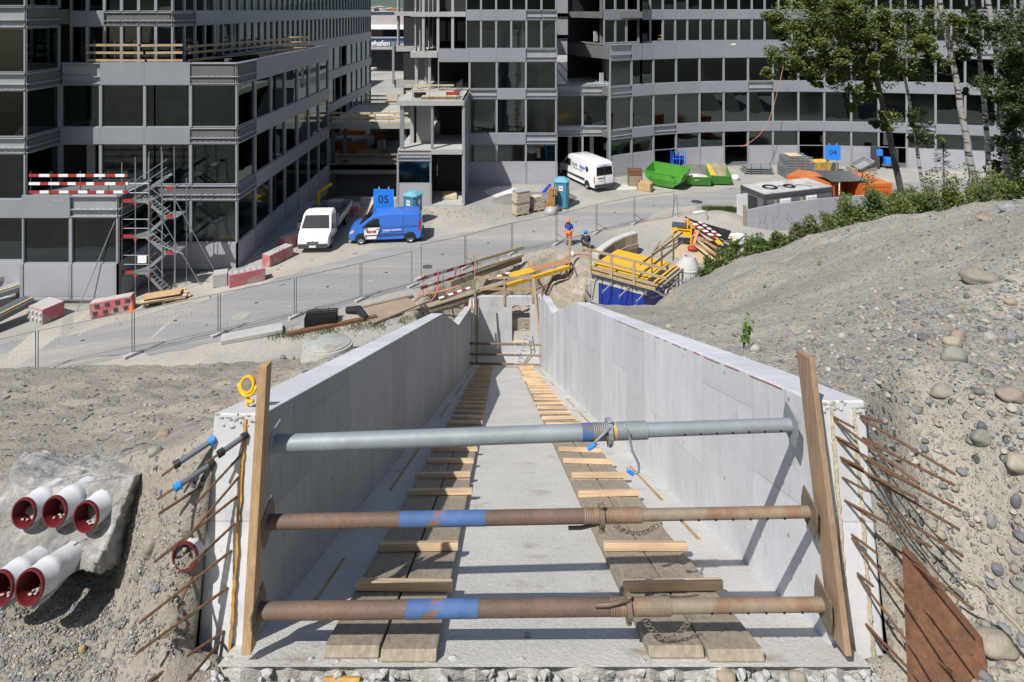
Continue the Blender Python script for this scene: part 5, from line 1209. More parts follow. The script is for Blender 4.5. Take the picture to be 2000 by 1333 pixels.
# ---- number signs
def sign(txt, px0, px1, py0, py1, d, lb, tilt=0):
    w = (px1-px0)/F*d; z1, z0 = zp(py0, d), zp(py1, d); x = ((px0+px1)/2-1000)/F*d
    t = E('number_sign', lb, 'sign', (x, d, gz(x, d)), group='blue number signs'); 
    Mt = Matrix.Rotation(tilt, 4, 'Y')
    b = MB(); b.box(-w/2, w/2, 0, .03, -(z1-z0)/2, (z1-z0)/2); b.v = [tuple(Matrix.Translation((0, 0, (z0+z1)/2)) @ Mt @ V(v)) for v in b.v]; b.build('panel', M_['blues'], t)
    for s in (-.22, .25): b = MB(); b.box(s*w-.04, s*w+.04, .03, .08, 0, z1+.15); b.build('post', M_['woodx'], t)
    text(txt, .78 if d < 50 else .70, Matrix.Translation((0, -.004, (z0+z1)/2)) @ Mt @ Matrix.Rotation(R(90), 4, 'X'), M_['signk'], t, depth=.003)
sign('05', 729, 769, 370, 411, 43.5, 'square blue sign reading 05 standing behind the blue van', .02)
sign('04', 1612, 1642, 284, 313, 58.0, 'square blue sign reading 04 in front of the curved building')
# ---- portable toilets
def toilet(p, rz, lb):
    t = E('portable_toilet', lb, 'toilet cabin', p, rz, 'blue green portable toilets')
    oc = lambda r, c: [(r, -r+c), (r, r-c), (r-c, r), (-r+c, r), (-r, r-c), (-r, -r+c), (-r+c, -r), (r-c, -r)]
    b = MB(); b.prism(oc(.55, .16), 'z', .08, .98); b.prism(oc(.57, .16), 'z', .98, 1.04); b.prism(oc(.55, .16), 'z', 1.04, 2.02); b.build('cabin_wall', M_['teal'], t, bev=.012)
    b = MB(); lo_, hi_ = oc(.60, .18), oc(.28, .1); b.add([(x, y, 2.02) for x, y in lo_]+[(x, y, 2.12) for x, y in lo_]+[(x, y, 2.32) for x, y in hi_], [tuple(range(8)), tuple(range(16, 24))]+[(i, (i+1) % 8, (i+1) % 8+8, i+8) for i in range(8)]+[(i+8, (i+1) % 8+8, (i+1) % 8+16, i+16) for i in range(8)]); b.build('roof', M_['teall'], t, bev=.01)
    b = MB(); b.box(-.34, .34, -.565, -.545, .14, 1.95); b.build('door', M_['teal'], t, bev=.004)
    b = MB(); b.box(-.37, -.34, -.58, -.54, .12, 1.98); b.box(.34, .37, -.58, -.54, .12, 1.98); b.build('door_frame', M_['teall'], t)
    b = MB(); b.box(-.16, .16, -.572, -.562, 1.42, 1.78); b.build('label', M_['qr'], t)
    b = MB(); b.box(.553, .562, -.14, .14, 1.42, 1.78); b.build('label', M_['qr'], t)
    text('TOI', .14, Matrix.Translation((0, -.574, 1.60)) @ Matrix.Rotation(R(90), 4, 'X'), M_['signk'], t, bold=.006)
    b = MB(); b.box(-.56, .56, -.56, .56, 0, .08); b.build('skid', M_['steeld'], t)
toilet(Z(1097, 404.5), R(-12), 'blue green portable toilet beside the white van and brick bags')
toilet(Z(806, 436), R(-25), 'blue green portable toilet partly hidden behind the blue van')
# ---- bagged mortar on pallets etc.
def pallet(t, w=1.2, d=.8, z=0, m='woodx'):
    b = MB()
    for k in range(6): y = -d/2+k*(d-.1)/5; b.box(-w/2, w/2, y, y+.1, z+.122, z+.144)
    for x in (-w/2, -.07, w/2-.14): b.box(x, x+.14, -d/2, d/2, z+.10, z+.121); b.box(x, x+.14, -d/2, d/2, z+.02, z+.099)
    b.build('pallet', M_[m], t)
def bags(t, z0, n, w=1.1, d=.8, lean=0):
    b = MB()
    for k in range(n):
        for i in range(3):
            for j in range(2):
                x0 = -w/2+i*w/3; y0 = -d/2+j*d/2; z = z0+k*.115; e = .006
                b.box(x0+e+rnd(-.012, .012)+lean*k, x0+w/3-e+rnd(-.012, .012)+lean*k, y0+e+rnd(-.01, .01), y0+d/2-e+rnd(-.012, .012), z, z+.110)
    b.build('bag_stack', M_['cardb'], t, bev=.02)
t = E('bag_pallet', 'double stack of tan mortar bags on pallets beside the toilet cabin', 'pallet', Z(1016, 419), R(28)); pallet(t); bags(t, .145, 7, lean=.010)
b = MB(); b.box(-.58, .62, -.42, .42, .955, .985); b.build('divider', M_['woodold'], t); bags(t, .99, 7, lean=.014)
b = MB(); b.box(-.52, .70, -.43, .43, 1.80, 1.815); b.build('cover_sheet', M_['film'], t)
t = E('bag_pallet', 'single low stack of tan mortar bags under crumpled foil', 'pallet', Z(1049, 411), R(25)); pallet(t); bags(t, .145, 8, .95, .75)
b = MB(); b.rock((0, 0, 1.10), .52, .40, .10, 5, 2); b.build('cover_sheet', M_['cardb'], t, smooth=True)
t = E('timber_form', 'brown timber box column standing beside the toilet cabin', 'timber', Z(1078, 411), R(-8))
b = MB(); b.box(-.25, .25, -.22, .22, 0, 1.72); b.build('column_box', M_['brownw'], t, bev=.01)
b = MB(); b.box(.02, .42, -.30, .10, 1.25, 1.76); b.build('head_box', M_['brownw'], t, bev=.01)
b = MB(); b.box(.12, .32, -.312, -.300, 1.38, 1.62); b.build('label', M_['signk'], t); b = MB(); b.box(.19, .25, -.32, -.311, 1.42, 1.58); b.build('mark', M_['qr'], t)
b = MB(); b.box(-.75, -.27, -.2, .2, 0, .6); b.build('side_box', M_['brownw'], t, bev=.01)
t = Z(1062, 388); b = MB(); b.path([Z(1056, 388)+V((0, 0, .2)), Z(1064, 384)+V((0, 0, .45)), Z(1074, 376)+V((0, 0, .6))], .14, 10); o = b.build('blue_duct', mat('blue_film', (.02, .06, .42), .35)); prop(o, 'bright blue rolled duct leaning behind the brown timber column', 'roll')
def heap(name, lb, cat, c, rx, ry, rz, m, seed=0, sub=3):
    b = MB(); b.rock(c, rx, ry, rz, seed, sub); o = b.build(name, m, smooth=True); return prop(o, lb, cat)
heap('plastic_foil', 'crumpled clear plastic foil lying before the brown timber column', 'foil', Z(1075, 419)+V((0, 0, .2)), .5, .4, .42, M_['film'], 3, 2)
heap('gravel_heap', 'low grey gravel heap behind the mortar bags and toilet', 'heap', Z(1045, 391)+V((0, 0, -.5)), 3.6, 2.4, .95, soil('loose_gravel', (.20, .195, .185), (.17, .165, .16), stones=1, sc=8), 8)
heap('sand_patch', 'white powdery sand patch on the ground before the middle building', 'sand', Z(985, 376)+V((0, 0, -.03)), 1.9, 1.6, .08, mat('white_sand', (.55, .54, .52), .9, var=.2, vscale=2), 4)
heap('sand_patch', 'white powdery sand patch right of the white van', 'sand', Z(1215, 366)+V((0, 0, -.03)), 1.6, .9, .07, M_['gravelw'], 6)
heap('cable_coil_pile', 'dark wound cable beside the toilet cabin foot', 'cable', Z(1087, 412)+V((0, 0, .15)), .42, .35, .33, M_['steeld'], 2, 2)
# crates
def crate(t, w, d, h, m, z=0):
    b = MB()
    for k in range(4): b.box(-w/2, w/2, -d/2, -d/2+.02, z+k*h/4+.004, z+(k+1)*h/4-.004); b.box(-w/2, w/2, d/2-.02, d/2, z+k*h/4+.004, z+(k+1)*h/4-.004); b.box(-w/2, -w/2+.02, -d/2+.021, d/2-.021, z+k*h/4+.004, z+(k+1)*h/4-.004); b.box(w/2-.02, w/2, -d/2+.021, d/2-.021, z+k*h/4+.004, z+(k+1)*h/4-.004)
    b.box(-w/2+.02, w/2-.02, -d/2+.02, d/2-.02, z+h*.75, z+h*.78); b.build('crate_side', m, t)
    b = MB()
    for x in (-w/2-.012, w/2-.05):
        for y in (-d/2-.012, d/2-.05): b.box(x, x+.062, y, y+.062, z, z+h)
    b.build('corner_post', M_['steeld'], t)
GC = 'wooden crates beside the green skips'
t = E('stacked_crate', 'stack of two brown crates, taller one by the base panels', 'crate', Z(1240, 363), R(-6), GC); crate(t, 1.2, .8, .8, M_['woodold'], .15); crate(t, 1.2, .8, .5, M_['rust'], .97); b = MB(); b.box(-.6, .6, -.4, .4, .02, .12); b.build('pallet', M_['woodx'], t)
t = E('wooden_crate', 'light wooden crate with metal corners in front of the taller stack', 'crate', Z(1260, 373), R(-28), GC); crate(t, 1.2, .8, .62, M_['wood'], .12); b = MB(); b.box(-.6, .6, -.4, .4, .0, .10); b.build('pallet', M_['woodx'], t)
# ---- skips
def skip1():
    t = E('skip', 'large bright green open skip with raised side walls', 'skip', Z(1303, 364), R(-36), 'green waste skips')
    def hull(z, x0, x1, w): return [(x0, -w, z), (x1, -w, z), (x1, w, z), (x0, w, z)]
    W_ = .98
    lay = [hull(.12, -.75, .75, .72), hull(.75, -1.55, 1.55, W_-.02), hull(1.32, -1.75, 1.75, W_)]
    b = MB(); th = .05
    for i in range(4): b.v += []
    vs = lay[0]+lay[1]+lay[2]; inn = [(x*.96, y*.95, z+.03) for x, y, z in vs]; b.v = vs+inn
    fs = [(0, 1, 2, 3)]+[(l*4+i, l*4+(i+1) % 4, l*4+4+(i+1) % 4, l*4+4+i) for l in range(2) for i in range(4)]
    fs += [tuple(12+k for k in f) for f in fs]+[(8+i, 8+(i+1) % 4, 20+(i+1) % 4, 20+i) for i in range(4)]
    # raise the two long walls' ends into wings
    b.f = [list(f) for f in fs]; b.m = [0]*len(fs); b.c = [None]*len(fs)
    b.v = [(x, y, z+(.42 if (abs(x) > 1.5 and z > 1.2 and y > 0) else 0)) for x, y, z in b.v]; b.build('hull', M_['green'], t, bev=.01)
    b = MB(); b.box(-1.5, 1.5, -W_-.03, -W_+.0, 1.26, 1.34); b.build('rim', M_['green'], t); b = MB(); b.tube((1.1, -W_-.08, .95), (1.1, -W_-.02, .95), .05, 10); b.tube((-1.1, -W_-.08, .95), (-1.1, -W_-.02, .95), .05, 10); b.build('lift_lug', M_['steeld'], t)
    b = MB(); b.rock((.1, .1, .75), 1.0, .7, .18, 3, 2); b.build('rubble_load', M_['gravelw'], t, smooth=True)
    text('4076', .16, Matrix.Translation((.9, -W_-.035, 1.12)) @ Matrix.Rotation(R(90), 4, 'X'), M_['signk'], t)
skip1()
def skip2(p, lb, w, inner, load):
    t = E('skip', lb, 'skip', p, R(-4), 'green waste skips'); D_ = 1.7
    # side profile: low lip to the front, high back
    pr = [(-.62, .14), (.55, .14), (.95, 1.55), (-.95, .92)]
    for s, m in ((-1, M_['green']), (1, M_['green'])):
        b = MB(); b.prism(pr, 'x', s*w-.025, s*w+.025); b.build('side_wall', inner if s < 0 else M_['green'], t)
    b = MB(); b.hexa([(-w, -.62, .14), (w, -.62, .14), (w, -.60, .18), (-w, -.60, .18), (-w, -.98, .92), (w, -.98, .92), (w, -.93, .93), (-w, -.93, .93)]); b.build('front_wall', M_['green'], t)
    b = MB(); b.hexa([(-w, .50, .14), (w, .50, .14), (w, .55, .14), (-w, .55, .14), (-w, .90, 1.55), (w, .90, 1.55), (w, .95, 1.55), (-w, .95, 1.55)]); b.build('back_wall', inner, t)
    b = MB(); b.box(-w, w, -.60, .52, .12, .18); b.build('base', M_['green'], t)
    b = MB(); b.box(-w, -w+.12, -.6, .5, 0, .12); b.box(w-.12, w, -.6, .5, 0, .12); b.build('skid', M_['steeld'], t)
    load(t, w)
gi = mat('scratched_skip_inside', (.20, .195, .185), .6, .3, var=.3, vscale=2)
def ld1(t, w):
    b = MB(); b.rock((0, -.1, .62), w*.95, .72, .28, 4, 3); b.build('rubble_load', M_['gravelw'], t, smooth=True)
    b = MB(); b.rock((-.2, -.2, .86), .35, .2, .06, 9, 2); b.build('paper_load', M_['qr'], t, smooth=True)
def ld2(t, w):
    b = MB(); b.beam(V((-w+.25, -.95, .98)), V((-w+.12, .8, 1.45)), .42, .03); b.build('yellow_board', M_['yellow'], t)
skip2(Z(1361, 361), 'dark green tipping skip filled with grey rubble', 1.02, gi, ld1)
skip2(Z(1403, 359), 'smallest green tipping skip holding a yellow board', .88, mat('yellowish_skip_inside', (.42, .36, .24), .5, .3, var=.3, vscale=2), ld2)
# ---- concrete barrier blocks
def block(p, w, d, h, rz, lb, m='redfad', top=True, studs=0, face=None, tilt=0, z=0):
    t = E('barrier_block', lb, 'concrete block', p+V((0, 0, z)), rz, 'concrete barrier blocks'); t.rotation_euler = (0, tilt, rz)
    b = MB(); b.box(-w/2, w/2, -d/2, d/2, 0, h); b.build('block', M_[m], t, bev=.035)
    b = MB(); b.box(-w/2+.03, w/2-.03, -d/2+.03, d/2-.03, h-.01, h+.004); b.build('top_face', M_['conc'], t)
    n = max(2, int(w/.3))
    if top:
        b = MB()
        for k in range(n):
            x = -w/2+(k+.5)*w/n
            for y in ((-.12, .12) if d > .5 else (0,)): b.prism([(x-.07, y-.07), (x+.07, y-.07), (x+.07, y+.07), (x-.07, y+.07)], 'z', h, h+.06)
        b.build('top_stud', M_['conc'], t, bev=.015)
    if studs:
        b = MB()
        for i in range(studs):
            for z in (h*.28, h*.70):
                x = -w/2+(i+.5)*w/studs; b.add([(x-.09, -d/2, z-.09), (x+.09, -d/2, z-.09), (x+.09, -d/2, z+.09), (x-.09, -d/2, z+.09), (x-.05, -d/2-.07, z-.05), (x+.05, -d/2-.07, z-.05), (x+.05, -d/2-.07, z+.05), (x-.05, -d/2-.07, z+.05)], [(4, 5, 6, 7), (0, 1, 5, 4), (1, 2, 6, 5), (2, 3, 7, 6), (3, 0, 4, 7)])
        b.build('front_stud', M_[face], t)
        b = MB(); b.box(-w/2+.03, w/2-.03, -d/2-.004, -d/2+.01, .03, h-.05); b.build('front_face', M_['conc'], t)
    return t
block(G(90, 622), 1.25, 1.1, .80, R(-22), 'pale concrete block with knobs on its front and a red painted side', studs=4, face='conc', top=False)
tb = block(G(222, 612)+V((0, 0, .05)), 2.0, .55, .78, R(14), 'tilted red and grey concrete block with square pockets', top=False, tilt=-.10)
b = MB()
for i in range(4):
    for j in range(2): x = -.85+i*.48+.12*j; z = .12+.36*j; b.box(x, x+.20, -.30, -.27, z, z+.20)
b.build('pocket', M_['bump'], tb)
block(G(431, 556), .75, .7, .72, R(20), 'small plain grey concrete block beside the building corner', m='conc', top=False)
block(G(482, 552), 1.9, .6, .72, R(31), 'long pink painted concrete block between the corner and the white truck')
block(G(543, 510), .65, 1.9, .72, R(-25), 'grey and pink concrete block with knobs on top, nearer the truck')
block(G(572, 478), .6, 1.9, .72, R(-25), 'shaded concrete block with yellow scrawls beside the truck front', m='redfad')
block(Z(693, 421), .7, .6, .75, R(4), 'pink plastic like barrier block behind the truck bed')
# cone
t = E('traffic_cone', 'small orange traffic cone beside the tilted block', 'traffic cone', G(258, 606)); b = MB(); b.lathe([(.14, .03), (.02, .55), (0, .55)], 16); b.build('cone_body', M_['orangeh'], t, smooth=True, sharp=40); b = MB(); b.box(-.19, .19, -.19, .19, 0, .03); b.build('cone_base', M_['orangeh'], t)
# timber on pallet
t = E('timber_stack', 'stack of old planks and panels on a pallet below the stair tower', 'timber pile', G(325, 588), R(14)); pallet(t, 2.0, .9)
for k in range(9):
    b = MB(); y = rnd(-.45, .55); z = .16+.07*(k//3)+rnd(0, .02); a = rnd(-.12, .12)+(.08 if k > 5 else 0); L_ = rnd(1.6, 2.6); b.beam((-L_/2, y-a, z), (L_/2, y+a, z+rnd(0, .12)), rnd(.16, .28), .05); b.build('plank', M_[random.choice(['woodpale', 'wood', 'woodold'])], t)
b = MB(); b.beam((-1.0, -.25, .44), (.75, -.10, .50), .75, .03); b.build('panel', M_['wood'], t)
# profiled metal sheets at the left edge
t = E('metal_profile_stack', 'long grey sheet metal profiles stacked at the left picture edge', 'metal sheets', G(20, 640), R(0)); base = G(20, 640)
for k, (a_, c_, z0, z1, w) in enumerate((((-150, 700), (58, 618), .35, 1.0, 1.0), ((-150, 650), (80, 585), .9, 1.25, .9), ((-170, 620), (70, 575), 1.2, 1.6, .9))):
    A_, C_ = G(*a_)+V((0, 0, z0)), G(*c_)+V((0, 0, z1)); d = (C_-A_).normalized(); sd2 = V((-d.y, d.x, 0)).normalized(); b = MB()
    b.beam(A_, C_, w, .02); b.beam(A_-sd2*w/2+V((0, 0, -.12)), C_-sd2*w/2+V((0, 0, -.12)), .02, .26); b.beam(A_+sd2*w/2+V((0, 0, -.12)), C_+sd2*w/2+V((0, 0, -.12)), .02, .26)
    b.build('profile', M_['steeld'] if k == 0 else M_['alud'], t, world=True)
    b = MB(); b.beam(A_-sd2*.3+V((0, 0, .05)), C_-sd2*.3+V((0, 0, .05)), .10, .09); b.build('packing_timber', M_['wood'], t, world=True)
# scaffold stair tower
def scaffold():
    dA, dB = 33.9, 35.1; t = E('stair_scaffold', 'steel scaffold stair tower with red brackets at the left building', 'scaffold', G(290, 590))
    X_ = lambda px: (px-1000)/F*dA
    xs = [X_(238), X_(264.5), X_(291), X_(317), X_(342)]
    tops = [zp(318, dA), zp(318, dA), zp(297, dA), zp(297, dA), zp(360, dA)]
    for x, tz in zip(xs, tops):
        for d in ((dA, dB)): b = MB(); b.tube((x, d, -.6), (x, d, tz), .025, 7); b.build('standard', M_['steel'], t, world=True)
    lv = [.91, 2.90, 4.86]
    for z in lv:
        b = MB(); b.box(xs[0], xs[2], dA+.03, dB-.03, z-.07, z-.01); b.build('platform', M_['steel'], t, world=True)
        b = MB(); b.box(xs[0], xs[1]-.1, dA-.03, dA-.01, z+.0, z+.16); b.build('toe_board', M_['red'], t, world=True)
        for zz in (z+.5, z+1.0): b = MB(); b.tube((xs[0], dA, zz), (xs[2], dA, zz), .018, 6); b.tube((xs[0], dA, zz), (xs[0], dB, zz), .018, 6); b.build('guard_rail', M_['steel'], t, world=True)
        for x in xs[:3]:
            b = MB(); b.prism([(x-.10, z-.09), (x+.10, z-.09), (x, z-.28)], 'y', dA-.02, dA+.02); b.build('bracket', M_['red'], t, world=True)
    rl_ = [1.99, 3.97]
    for z in rl_+[5.55]:
        b = MB(); b.box(xs[3], xs[4] if z < 5 else xs[3]+.4, dA+.03, dB-.03, z-.07, z-.01); b.build('platform', M_['steel'], t, world=True)
        b = MB(); b.box(xs[3]+.2, xs[4]-.1, dA-.03, dA-.01, z, z+.16); b.build('toe_board', M_['red'], t, world=True)
    def flight(x0, z0, x1, z1, y0, y1):
        for y in (y0, y1): b = MB(); b.beam((x0, y, z0), (x1, y, z1), .03, .16); b.build('stringer', M_['steel'], t, world=True)
        for y in (y0,):
            for h in (.5, .95): b = MB(); b.tube((x0, y, z0+h), (x1, y, z1+h), .018, 6); b.build('handrail', M_['steel'], t, world=True)
        n = 7; b = MB()
        for k in range(n): u = (k+.5)/n; x = x0+(x1-x0)*u; z = z0+(z1-z0)*u; b.box(x-.11, x+.11, y0, y1, z, z+.025)
        b.build('tread', M_['steel'], t, world=True)
    yf, ym, ybk = dA+.05, (dA+dB)/2, dB-.05
    flight(xs[2]-.2, .91, xs[3]+.1, -.2, yf, ym-.03)
    flight(xs[1]+.3, .91, xs[3]+.1, 1.99, ym+.03, ybk); flight(xs[2]-.2, 2.90, xs[3]+.2, 1.99, yf, ym-.03)
    flight(xs[1]+.3, 2.90, xs[3]+.1, 3.97, ym+.03, ybk); flight(xs[2]-.2, 4.86, xs[3]+.2, 3.97, yf, ym-.03); flight(xs[0]+.3, 4.86, xs[3]-.1, 6.1, ym+.03, ybk)
    for a_, c_ in (((238, 400), (150, 610)), ((294, 392), (392, 557)), ((343, 392), (428, 545)), ((290, 470), (358, 497))):
        g_ = G(*c_) if c_[1] > 500 else V(((c_[0]-1000)/F*dA, dA, zp(c_[1], dA))); b = MB(); b.tube(V(((a_[0]-1000)/F*dA, dA, zp(a_[1], dA))), g_, .026, 7); b.build('brace', M_['steel'], t, world=True)
    b = MB(); b.tube(G(188, 505 + 90)*1.0, V((G(188, 595).x, G(188, 595).y, 2.2)), .024, 7); b.build('brace', M_['steel'], t, world=True)
    b = MB(); b.box(xs[1]+.15, xs[2]-.12, dA-.05, dA-.03, 1.5, 1.9); b.build('notice_board', M_['white'], t, world=True)
scaffold()
# ---- stock by the curved building
t = E('steel_plate_stack', 'low stack of grey steel panels with upright pins', 'steel panels', Z(1478, 337), R(-3))
for k in range(3): b = MB(); b.box(-1.35+.1*k, 1.3, -.8, .8, .12+.2*k, .18+.2*k); b.build('plate', M_['steel'], t)
for x in (-.8, .1, 1.0): b = MB(); b.tube((x, -.84, 0), (x, -.84, 1.05), .03, 6); b.build('pin', M_['steeld'], t)
t = E('scaffold_frame_stack', 'tall banded stack of grey scaffold frames left of the sign 04', 'scaffold stack', Z(1555, 344.5), R(3))
for k in range(13):
    z = .1+k*.145; w = 1.42 if k < 8 else 1.2; x0 = 0 if k < 8 else -.08; b = MB()
    for j in range(16 if k < 8 else 13): x = x0-w+.05+j*.18; b.box(x, x+.055, -.8, .8, z, z+.06)
    b.box(x0-w, x0+w, -.84, -.78, z+.03, z+.10); b.box(x0-w, x0+w, .78, .84, z+.03, z+.10); b.build('frame_layer', M_['steel'], t)
for x in (-.5, .45): b = MB(); b.box(x, x+.03, -.86, -.845, .05, 1.95); b.build('strap', M_['orangeh'], t)
b = MB(); b.box(-1.0, .2, -.7, .5, 2.0, 2.06); b.build('cover_board', M_['woodpale'], t)
t = E('yellow_bin', 'yellow metal bin with flared rim beside the frame stack', 'bin', Z(1601, 338), R(6)); b = MB(); b.add([(-.75, -.5, .1), (.75, -.5, .1), (.75, .5, .1), (-.75, .5, .1), (-.8, -.6, .75), (.8, -.6, .75), (.8, .6, .75), (-.8, .6, .75), (-.9, -.65, 1.15), (.9, -.65, 1.15), (.9, .65, 1.15), (-.9, .65, 1.15), (-.7, -.5, .95), (.7, -.5, .95), (.7, .5, .95), (-.7, .5, .95)],
   [(0, 1, 2, 3)]+[(l+i, l+(i+1) % 4, l+4+(i+1) % 4, l+4+i) for l in (0, 4, 8) for i in range(4)]+[(12, 13, 14, 15)]); b.build('bin_body', mat('dirty_yellow', (.50, .33, .05), .6, var=.3, vscale=3, col2=(.35, .25, .13), c2pos=(.5, .6)), t, bev=.01)
b = MB(); b.box(-.35, .35, -.3, .3, 0, .75); o = b.build('concrete_block', M_['conc'], bev=.03); o.location = Z(1628, 333); prop(o, 'plain grey concrete block at the foot of the sign 04', 'concrete block')
t = E('mortar_tub', 'tilted grey open mortar tub on a pile right of the sign 04', 'tub', Z(1684, 334), R(12)); Mt = Matrix.Translation((0, 0, .45)) @ Matrix.Rotation(R(-22), 4, 'Y') @ Matrix.Rotation(R(18), 4, 'X')
vs = [(-.7, -.45, 0), (.7, -.45, 0), (.7, .45, 0), (-.7, .45, 0), (-.95, -.6, .45), (.95, -.6, .45), (.95, .6, .45), (-.95, .6, .45), (-.88, -.54, .44), (.88, -.54, .44), (.88, .54, .44), (-.88, .54, .44), (-.65, -.4, .05), (.65, -.4, .05), (.65, .4, .05), (-.65, .4, .05)]
b = MB(); b.add([Mt @ V(v) for v in vs], [(0, 1, 2, 3)]+[(l+i, l+(i+1) % 4, l+4+(i+1) % 4, l+4+i) for l in (0, 4, 8) for i in range(4)]+[(12, 13, 14, 15)]); b.build('tub_body', M_['steel'], t)
b = MB(); b.box(-1.3, 1.2, -.5, .6, 0, .35); b.build('support_beams', M_['woodold'], t)
t = E('blue_stock', 'blue crates and dark tubes leaning at the base of the right facade', 'materials', Z(1725, 330)); b = MB(); b.box(-.8, -.2, -.3, .3, 1.3, 1.9); b.box(.1, .8, -.3, .3, .5, 1.1); b.build('blue_crate', M_['blues'], t, bev=.03); b = MB(); b.box(-1.1, -.5, -.25, .25, 0, 2.2); b.box(.9, 1.3, -.3, .2, 0, 2.0); b.build('dark_cabinet', M_['bump'], t, bev=.03)
t = E('gas_rack', 'blue steel rack of bottles inside the open door left of the skips', 'rack', Z(1327, 336)+V((0, 0, .02))); 
for x in (-.6, 0, .6):
    for y in (0, .8): b = MB(); b.tube((x, y, 0), (x, y, 1.9), .03, 6); b.build('rack_post', M_['blues'], t)
for z in (.5, 1.2, 1.85): b = MB(); b.box(-.63, .63, -.03, .03, z, z+.05); b.build('rack_bar', M_['blues'], t)
for k in range(8): b = MB(); b.tube((-.5+.3*(k % 4), .25+.3*(k//4), .05), (-.5+.3*(k % 4), .25+.3*(k//4), 1.4), .11, 10); b.build('bottle', M_['blueb'], t, smooth=True, sharp=40)
heap('plastic_bag', 'small white plastic bag on the ground right of the smallest skip', 'bag', Z(1436, 352)+V((0, 0, .2)), .4, .3, .3, M_['qr'], 8, 2)
# ---- grey site container, orange containers
cg = V((17.57, 42.76, 0)); t = E('site_office_container', 'grey office container with black cable coils lying on its roof', 'container', cg, R(18.4))
L_, W_, H_ = 6.06, 2.44, 2.58
b = MB(); b.box(0, L_, 0, W_, 0.1, H_-.12); b.build('wall', mat('grey_container_wall', (.13, .135, .15), .6, var=.05, vscale=2), t)
b = MB()
for k in range(46): x = .15+k*.128; b.box(x, x+.06, -.022, 0, .2, H_-.3)
b.build('wall_ribs', mat('grey_container_ribs', (.16, .165, .18), .6), t)
b = MB(); b.box(-.03, L_+.03, -.05, W_+.03, H_-.3, H_-.02); b.build('roof_frame', M_['bump'], t)
b = MB(); b.box(.05, L_-.05, .03, W_-.05, H_-.02, H_+.03); b.build('roof', mat('dusty_roof', (.42, .42, .41), .85, var=.18, vscale=1.2, col2=(.33, .32, .30), c2pos=(.5, .6)), t)
for x in (1.3, 3.6):
    b = MB(); b.box(x, x+.95, -.06, -.02, 1.0, 2.15); w_ = b.build('window', M_['white'], t)
    b = MB(); b.box(x+.1, x+.85, -.07, -.058, 1.08, 1.3); b.build('pane', M_['cglass'], w_)
    b = MB()
    for k in range(7): b.box(x+.08, x+.87, -.08, -.06, 1.32+k*.11, 1.41+k*.11)
    b.build('shutter', M_['white'], w_)
for p in ((0, 0), (L_-.12, 0), (0, W_-.12)): b = MB(); b.box(p[0]-.02, p[0]+.14, p[1]-.055, p[1]+.12, 0, H_-.02); b.build('corner_post', M_['bump'], t)
b = MB(); b.box(-.045, -.02, .7, 1.6, .15, 2.15); b.build('door_opening', M_['dark'], t)
b = MB(); b.box(-.95, -.05, 1.66, 1.70, .15, 2.2); b.build('open_door', M_['white'], t)
def coil(c, r, lb):
    b = MB()
    for k in range(6): b.path([V((c[0]+(r-.03*k)*cos(a), c[1]+(r-.03*k)*sin(a), c[2]+.03+.02*(k % 3))) for a in [2*pi*i/22 for i in range(23)]], .02, 5)
    b.path([V((c[0]+r+.0, c[1], c[2]+.03)), V((c[0]+r+.3, c[1]+.35, c[2]+.03)), V((c[0]+r+.9, c[1]+.3, c[2]+.03)), V((c[0]+r+1.2, c[1]-.1, c[2]+.03))], .02, 5)
    o = b.build('cable_coil', M_['black']); prop(o, lb, 'cable', 'cable coils on the grey container')
P0 = t.matrix_basis
Mc = Matrix.Translation(cg) @ Matrix.Rotation(R(18.4), 4, 'Z')
p = Mc @ V((1.5, 1.2, H_+.03)); coil(p, .52, 'black cable coil on the container roof, left one'); p = Mc @ V((3.0, .95, H_+.03)); coil(p, .42, 'black cable coil on the container roof, right one')
def octn(p, rz, lb, Ln=6.06):
    t = E('shipping_container', lb, 'container', p, rz, 'orange shipping containers')
    b = MB(); n = 20; w = 2.44
    prof = []
    for k in range(n*2): x = w*k/(n*2); prof.append((x, -.02 if (k//2) % 2 else .02))
    b.box(0, w, .03, Ln, .1, 2.55); b.build('body', M_['orange'], t)
    b = MB()
    for k in range(9): x = .16+k*.25; b.box(x, x+.13, -.012, .03, .25, 2.35)
    b.build('front_ribs', M_['orange'], t, bev=.01)
    b = MB()
    for k in range(int((Ln-.3)/.265)): y = .2+k*.265; b.box(-.03, 0, y, y+.14, .25, 2.35); b.box(w, w+.03, y, y+.14, .25, 2.35)
    b.build('side_ribs', M_['orange'], t)
    for x in (-.02, w-.12): b = MB(); b.box(x, x+.14, -.03, .1, 0, 2.58); b.build('corner_post', M_['orange'], t)
    b = MB(); b.box(0, w, -.025, .05, 2.35, 2.57); b.box(0, w, -.025, .05, .08, .25); b.build('cross_member', M_['orange'], t)
    b = MB(); b.box(.05, w-.05, .06, Ln-.05, 2.55, 2.58); b.build('roof', mat('dusty_orange_roof', (.48, .15, .05), .7, var=.2, vscale=1, col2=(.38, .27, .2), c2pos=(.6, .68)), t)
octn(V((23.85, 45.5, 0)), R(46), 'orange shipping container nearest the grey container', 3.4)
octn(V((25.75, 45.35, 0)), R(5), 'orange shipping container right of the corrugated roof, behind birches', 3.1)
t = E('corrugated_canopy', 'grey corrugated sheet roof spanning between the two orange containers', 'canopy', (25, 46, 0))
b = MB(); nx = 72; A_, B_, C_, D_ = Z(1589, 334, 3.1), Z(1659, 335, 3.15), Z(1699, 354, 2.75), Z(1626, 356, 2.75)
for j in range(2):
    for i in range(nx+1):
        u = i/nx; p = (D_.lerp(C_, u) if j == 0 else A_.lerp(B_, u)); b.v.append((p.x, p.y, p.z+.035*sin(i*pi/2)+.035*(i % 2)))
